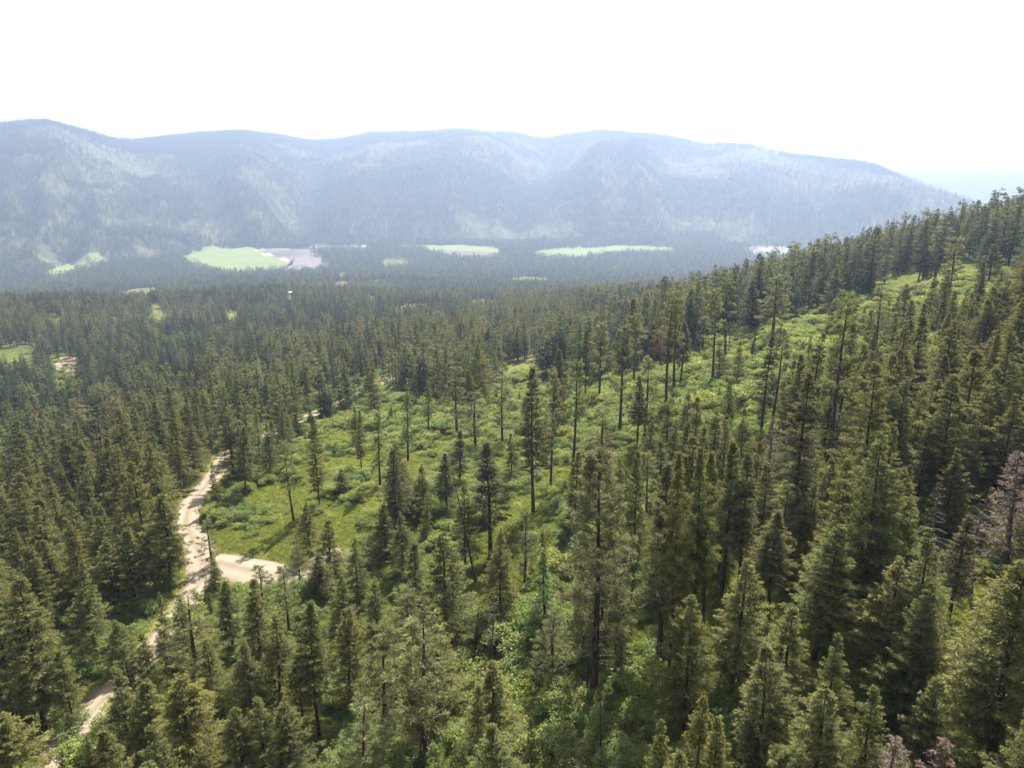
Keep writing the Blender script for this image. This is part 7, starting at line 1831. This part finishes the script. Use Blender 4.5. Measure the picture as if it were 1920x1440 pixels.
# middle distance forest: lighter trees
MIDM = [whole('tree_kind', fir(200 + k, .08 + .05 * (k % 3), R=3.1 + .3 * (k % 2), nb=84, dens=.7, blade=(.55, .15), nbl=3, gap=.12, e=.8 + .1 * (k % 4)), f, 'bark') for k, f in enumerate(('darkfir', 'fir', 'darkfir', 'fir', 'darkfir', 'brownfir'))]
MIDM += [whole('tree_kind', pine(220 + k, .2 + .15 * k, R=2.8, nb=34, nneed=9, tufts=6, blade=(.62, .17), tsize=1.2), f, 'pinebark') for k, f in enumerate(('pine', 'greypine'))]
MIDM += [whole('tree_kind', twiggy(230, .15, 2.2), 'redneedles', 'deadwood')]
def far_tree(seed, R, nb=30, bare=.06):
    return fir(seed, bare, R=R, nb=nb, dens=.22, blade=(1.5, .75), nbl=1, gap=.1)
FARM = []
for k, f in enumerate(('darkfir', 'fir', 'darkfir', 'pine', 'darkfir')):
    d = far_tree(240 + k, 2.8); d['limbs'] = d['dead'] = None; FARM.append(whole('tree_kind', d, f, 'bark'))

x, y = sector(125000, 180, 2150, 44); r = np.hypot(x, y); p_ang = np.arctan2(x, y)
dn = fbm(x / 60, y / 60, 3, 3)
keep = (~clear_mask(x, y)) & (dn > -0.40) & (road_dist(x, y)[0] > 5)
# the tabled trees cover the nearest ground; these begin where that table ends
keep &= r > TABLE_R
prob = np.interp(r, [180, 330, 600, 1000, 1650, 2150], [0.85, 0.85, 0.80, 0.70, 0.50, 0.40]); keep &= rng.random(len(x)) < prob
x, y, r = x[keep], y[keep], r[keep]; n = len(x)
hgt = np.interp(r, [250, 450, 700, 1300, 2100], [17.5, 16, 14.5, 15.5, 17.5]) * np.where((x > 60) & (r < 650), 1.22, 1.0) * rng.normal(1, 0.2, n).clip(0.5, 1.5) * np.where(rng.random(n) < 0.12, 0.6, 1); wsc = hgt / H0 * rng.uniform(0.95, 1.5, n)
sp = fbm(x / 140, y / 140, 2, 29) + rng.normal(0, 0.35, n)
ix = np.where(sp > 0.12, rng.choice([1, 3, 6, 7, 7, 5], n), rng.choice([0, 2, 4, 0, 2, 4, 1, 6], n)); ix = np.where(rng.random(n) < 0.006, 8, ix)
instancer('forest', MIDM, np.column_stack([x, y, T(x, y)]), rng.uniform(0, 6.28, n), np.column_stack([wsc, wsc, hgt / H0]), ix, 'dense dark conifer forest covering the valley side and the bench', tilt=rng.normal(0, 0.025, (n, 2)))

x, y = sector(70000, 2050, 3600, 44); tfoot = np.interp(np.arctan2(x, y), RIDGE[0], RIDGE[1])
keep = (~clear_mask(x, y)) & (fbm(x / 90, y / 90, 3, 4) > -0.5); x, y = x[keep], y[keep]
x2, y2 = sector(380000, 2900, 7000, 44); a2 = np.arctan2(x2, y2); r2 = np.hypot(x2, y2); tt = (r2 - np.interp(a2, RIDGE[0], RIDGE[1])) / (np.interp(a2, RIDGE[0], RIDGE[2]) - np.interp(a2, RIDGE[0], RIDGE[1]))
cov = 0.80 + 1.45 * fbm(x2 / 520, y2 / 420, 4, 6) + 0.25 * fbm(x2 / 120, y2 / 110, 2, 8) - 0.35 * sstep(0.45, 1.0, tt) * sstep(0.1, 0.4, a2)
keep = (r2 > 3500) & (tt < 1.04) & (~clear_mask(x2, y2) | (rng.random(len(x2)) < 0.3)) & (rng.random(len(x2)) < np.clip(cov, 0.03, 1)); x = np.concatenate([x, x2[keep]]); y = np.concatenate([y, y2[keep]]); n = len(x)
hgt = rng.normal(21, 4, n).clip(9, 32); wsc = hgt / H0 * rng.uniform(1.0, 1.6, n)
instancer('far_forest', FARM, np.column_stack([x, y, T0(x, y)]), rng.uniform(0, 6.28, n), np.column_stack([wsc, wsc, hgt / H0]), rng.integers(0, len(FARM), n), 'hazy far conifers covering the valley floor and the mountain sides')

# undergrowth on the near slopes
SHM = []
for l, s in SHR:
    V, F, Tp = join([l, (s[0], s[1])]); SHM.append(mesh_from('shrub_kind', V, F, [M['leaf'], M['bark']], np.concatenate([np.zeros(len(l[1])), np.ones(len(s[1]))]), attrs={'tip': Tp}))
HRM = [mk('herb_kind', herb_arrays(301 + k, 1.5, 420), 'herb') for k in range(4)]
x, y = sector(60000, 38, 330, 46); x2, y2 = sector(26000, 330, 650, 44); x = np.concatenate([x, x2]); y = np.concatenate([y, y2]); r = np.hypot(x, y)
rd = road_dist(x, y)[0]; dn = fbm(x / 14, y / 14, 3, 41) + 0.5 * fbm(x / 45, y / 45, 2, 42)
grassy = np.zeros(len(x), bool)
for poly in GRASSY: grassy |= inside(poly, x, y)
keep = (rd > 2.6) & (dn + rng.normal(0, 0.2, len(x)) > np.where(grassy, 0.40, -0.22)) & ((r < 330) | clear_mask(x, y)); x, y, r = x[keep], y[keep], r[keep]; n = len(x)
s = (rng.lognormal(-0.3, 0.42, n) * (1 + 0.9 * sstep(0.1, 0.7, fbm(x / 23, y / 23, 2, 47)))).clip(0.3, 2.6)
instancer('undergrowth', SHM, np.column_stack([x, y, T(x, y) - 0.06]), rng.uniform(0, 6.28, n), np.column_stack([s, s, s * rng.uniform(0.7, 1.1, n)]), rng.integers(0, len(SHM), n), 'low leafy green undergrowth covering the open slope')
x, y = sector(60000, 36, 300, 46); rd = road_dist(x, y)[0]; keep = rd > 1.4 - 0.0 * x; x, y = x[keep], y[keep]; n = len(x); s = rng.uniform(0.6, 1.25, n)
instancer('grass', HRM, np.column_stack([x, y, T(x, y)]), rng.uniform(0, 6.28, n), np.column_stack([s, s, s * rng.uniform(0.6, 1.1, n)]), rng.integers(0, len(HRM), n), 'rough green grass and herbs between the shrubs')

# ---------------------------------------------------------------- haze: one closed box of even, pale air
HZ0, HZ1 = -400.0, 460.0
hv, hf = box(0, 6500, HZ0, HZ1, 30000, 17000)
hm, nt, N, L = new_mat('haze_air')
pv = N.new('ShaderNodeVolumePrincipled'); pv.inputs['Color'].default_value = (0.485, 0.625, 0.93, 1); pv.inputs['Density'].default_value = 1.4e-4; pv.inputs['Anisotropy'].default_value = 0.35
out = N.new('ShaderNodeOutputMaterial'); L.new(pv.outputs[0], out.inputs['Volume'])
tag(link('haze', mesh_from('haze', hv, hf, [hm])), 'pale blue haze filling the valley air', kind='stuff')
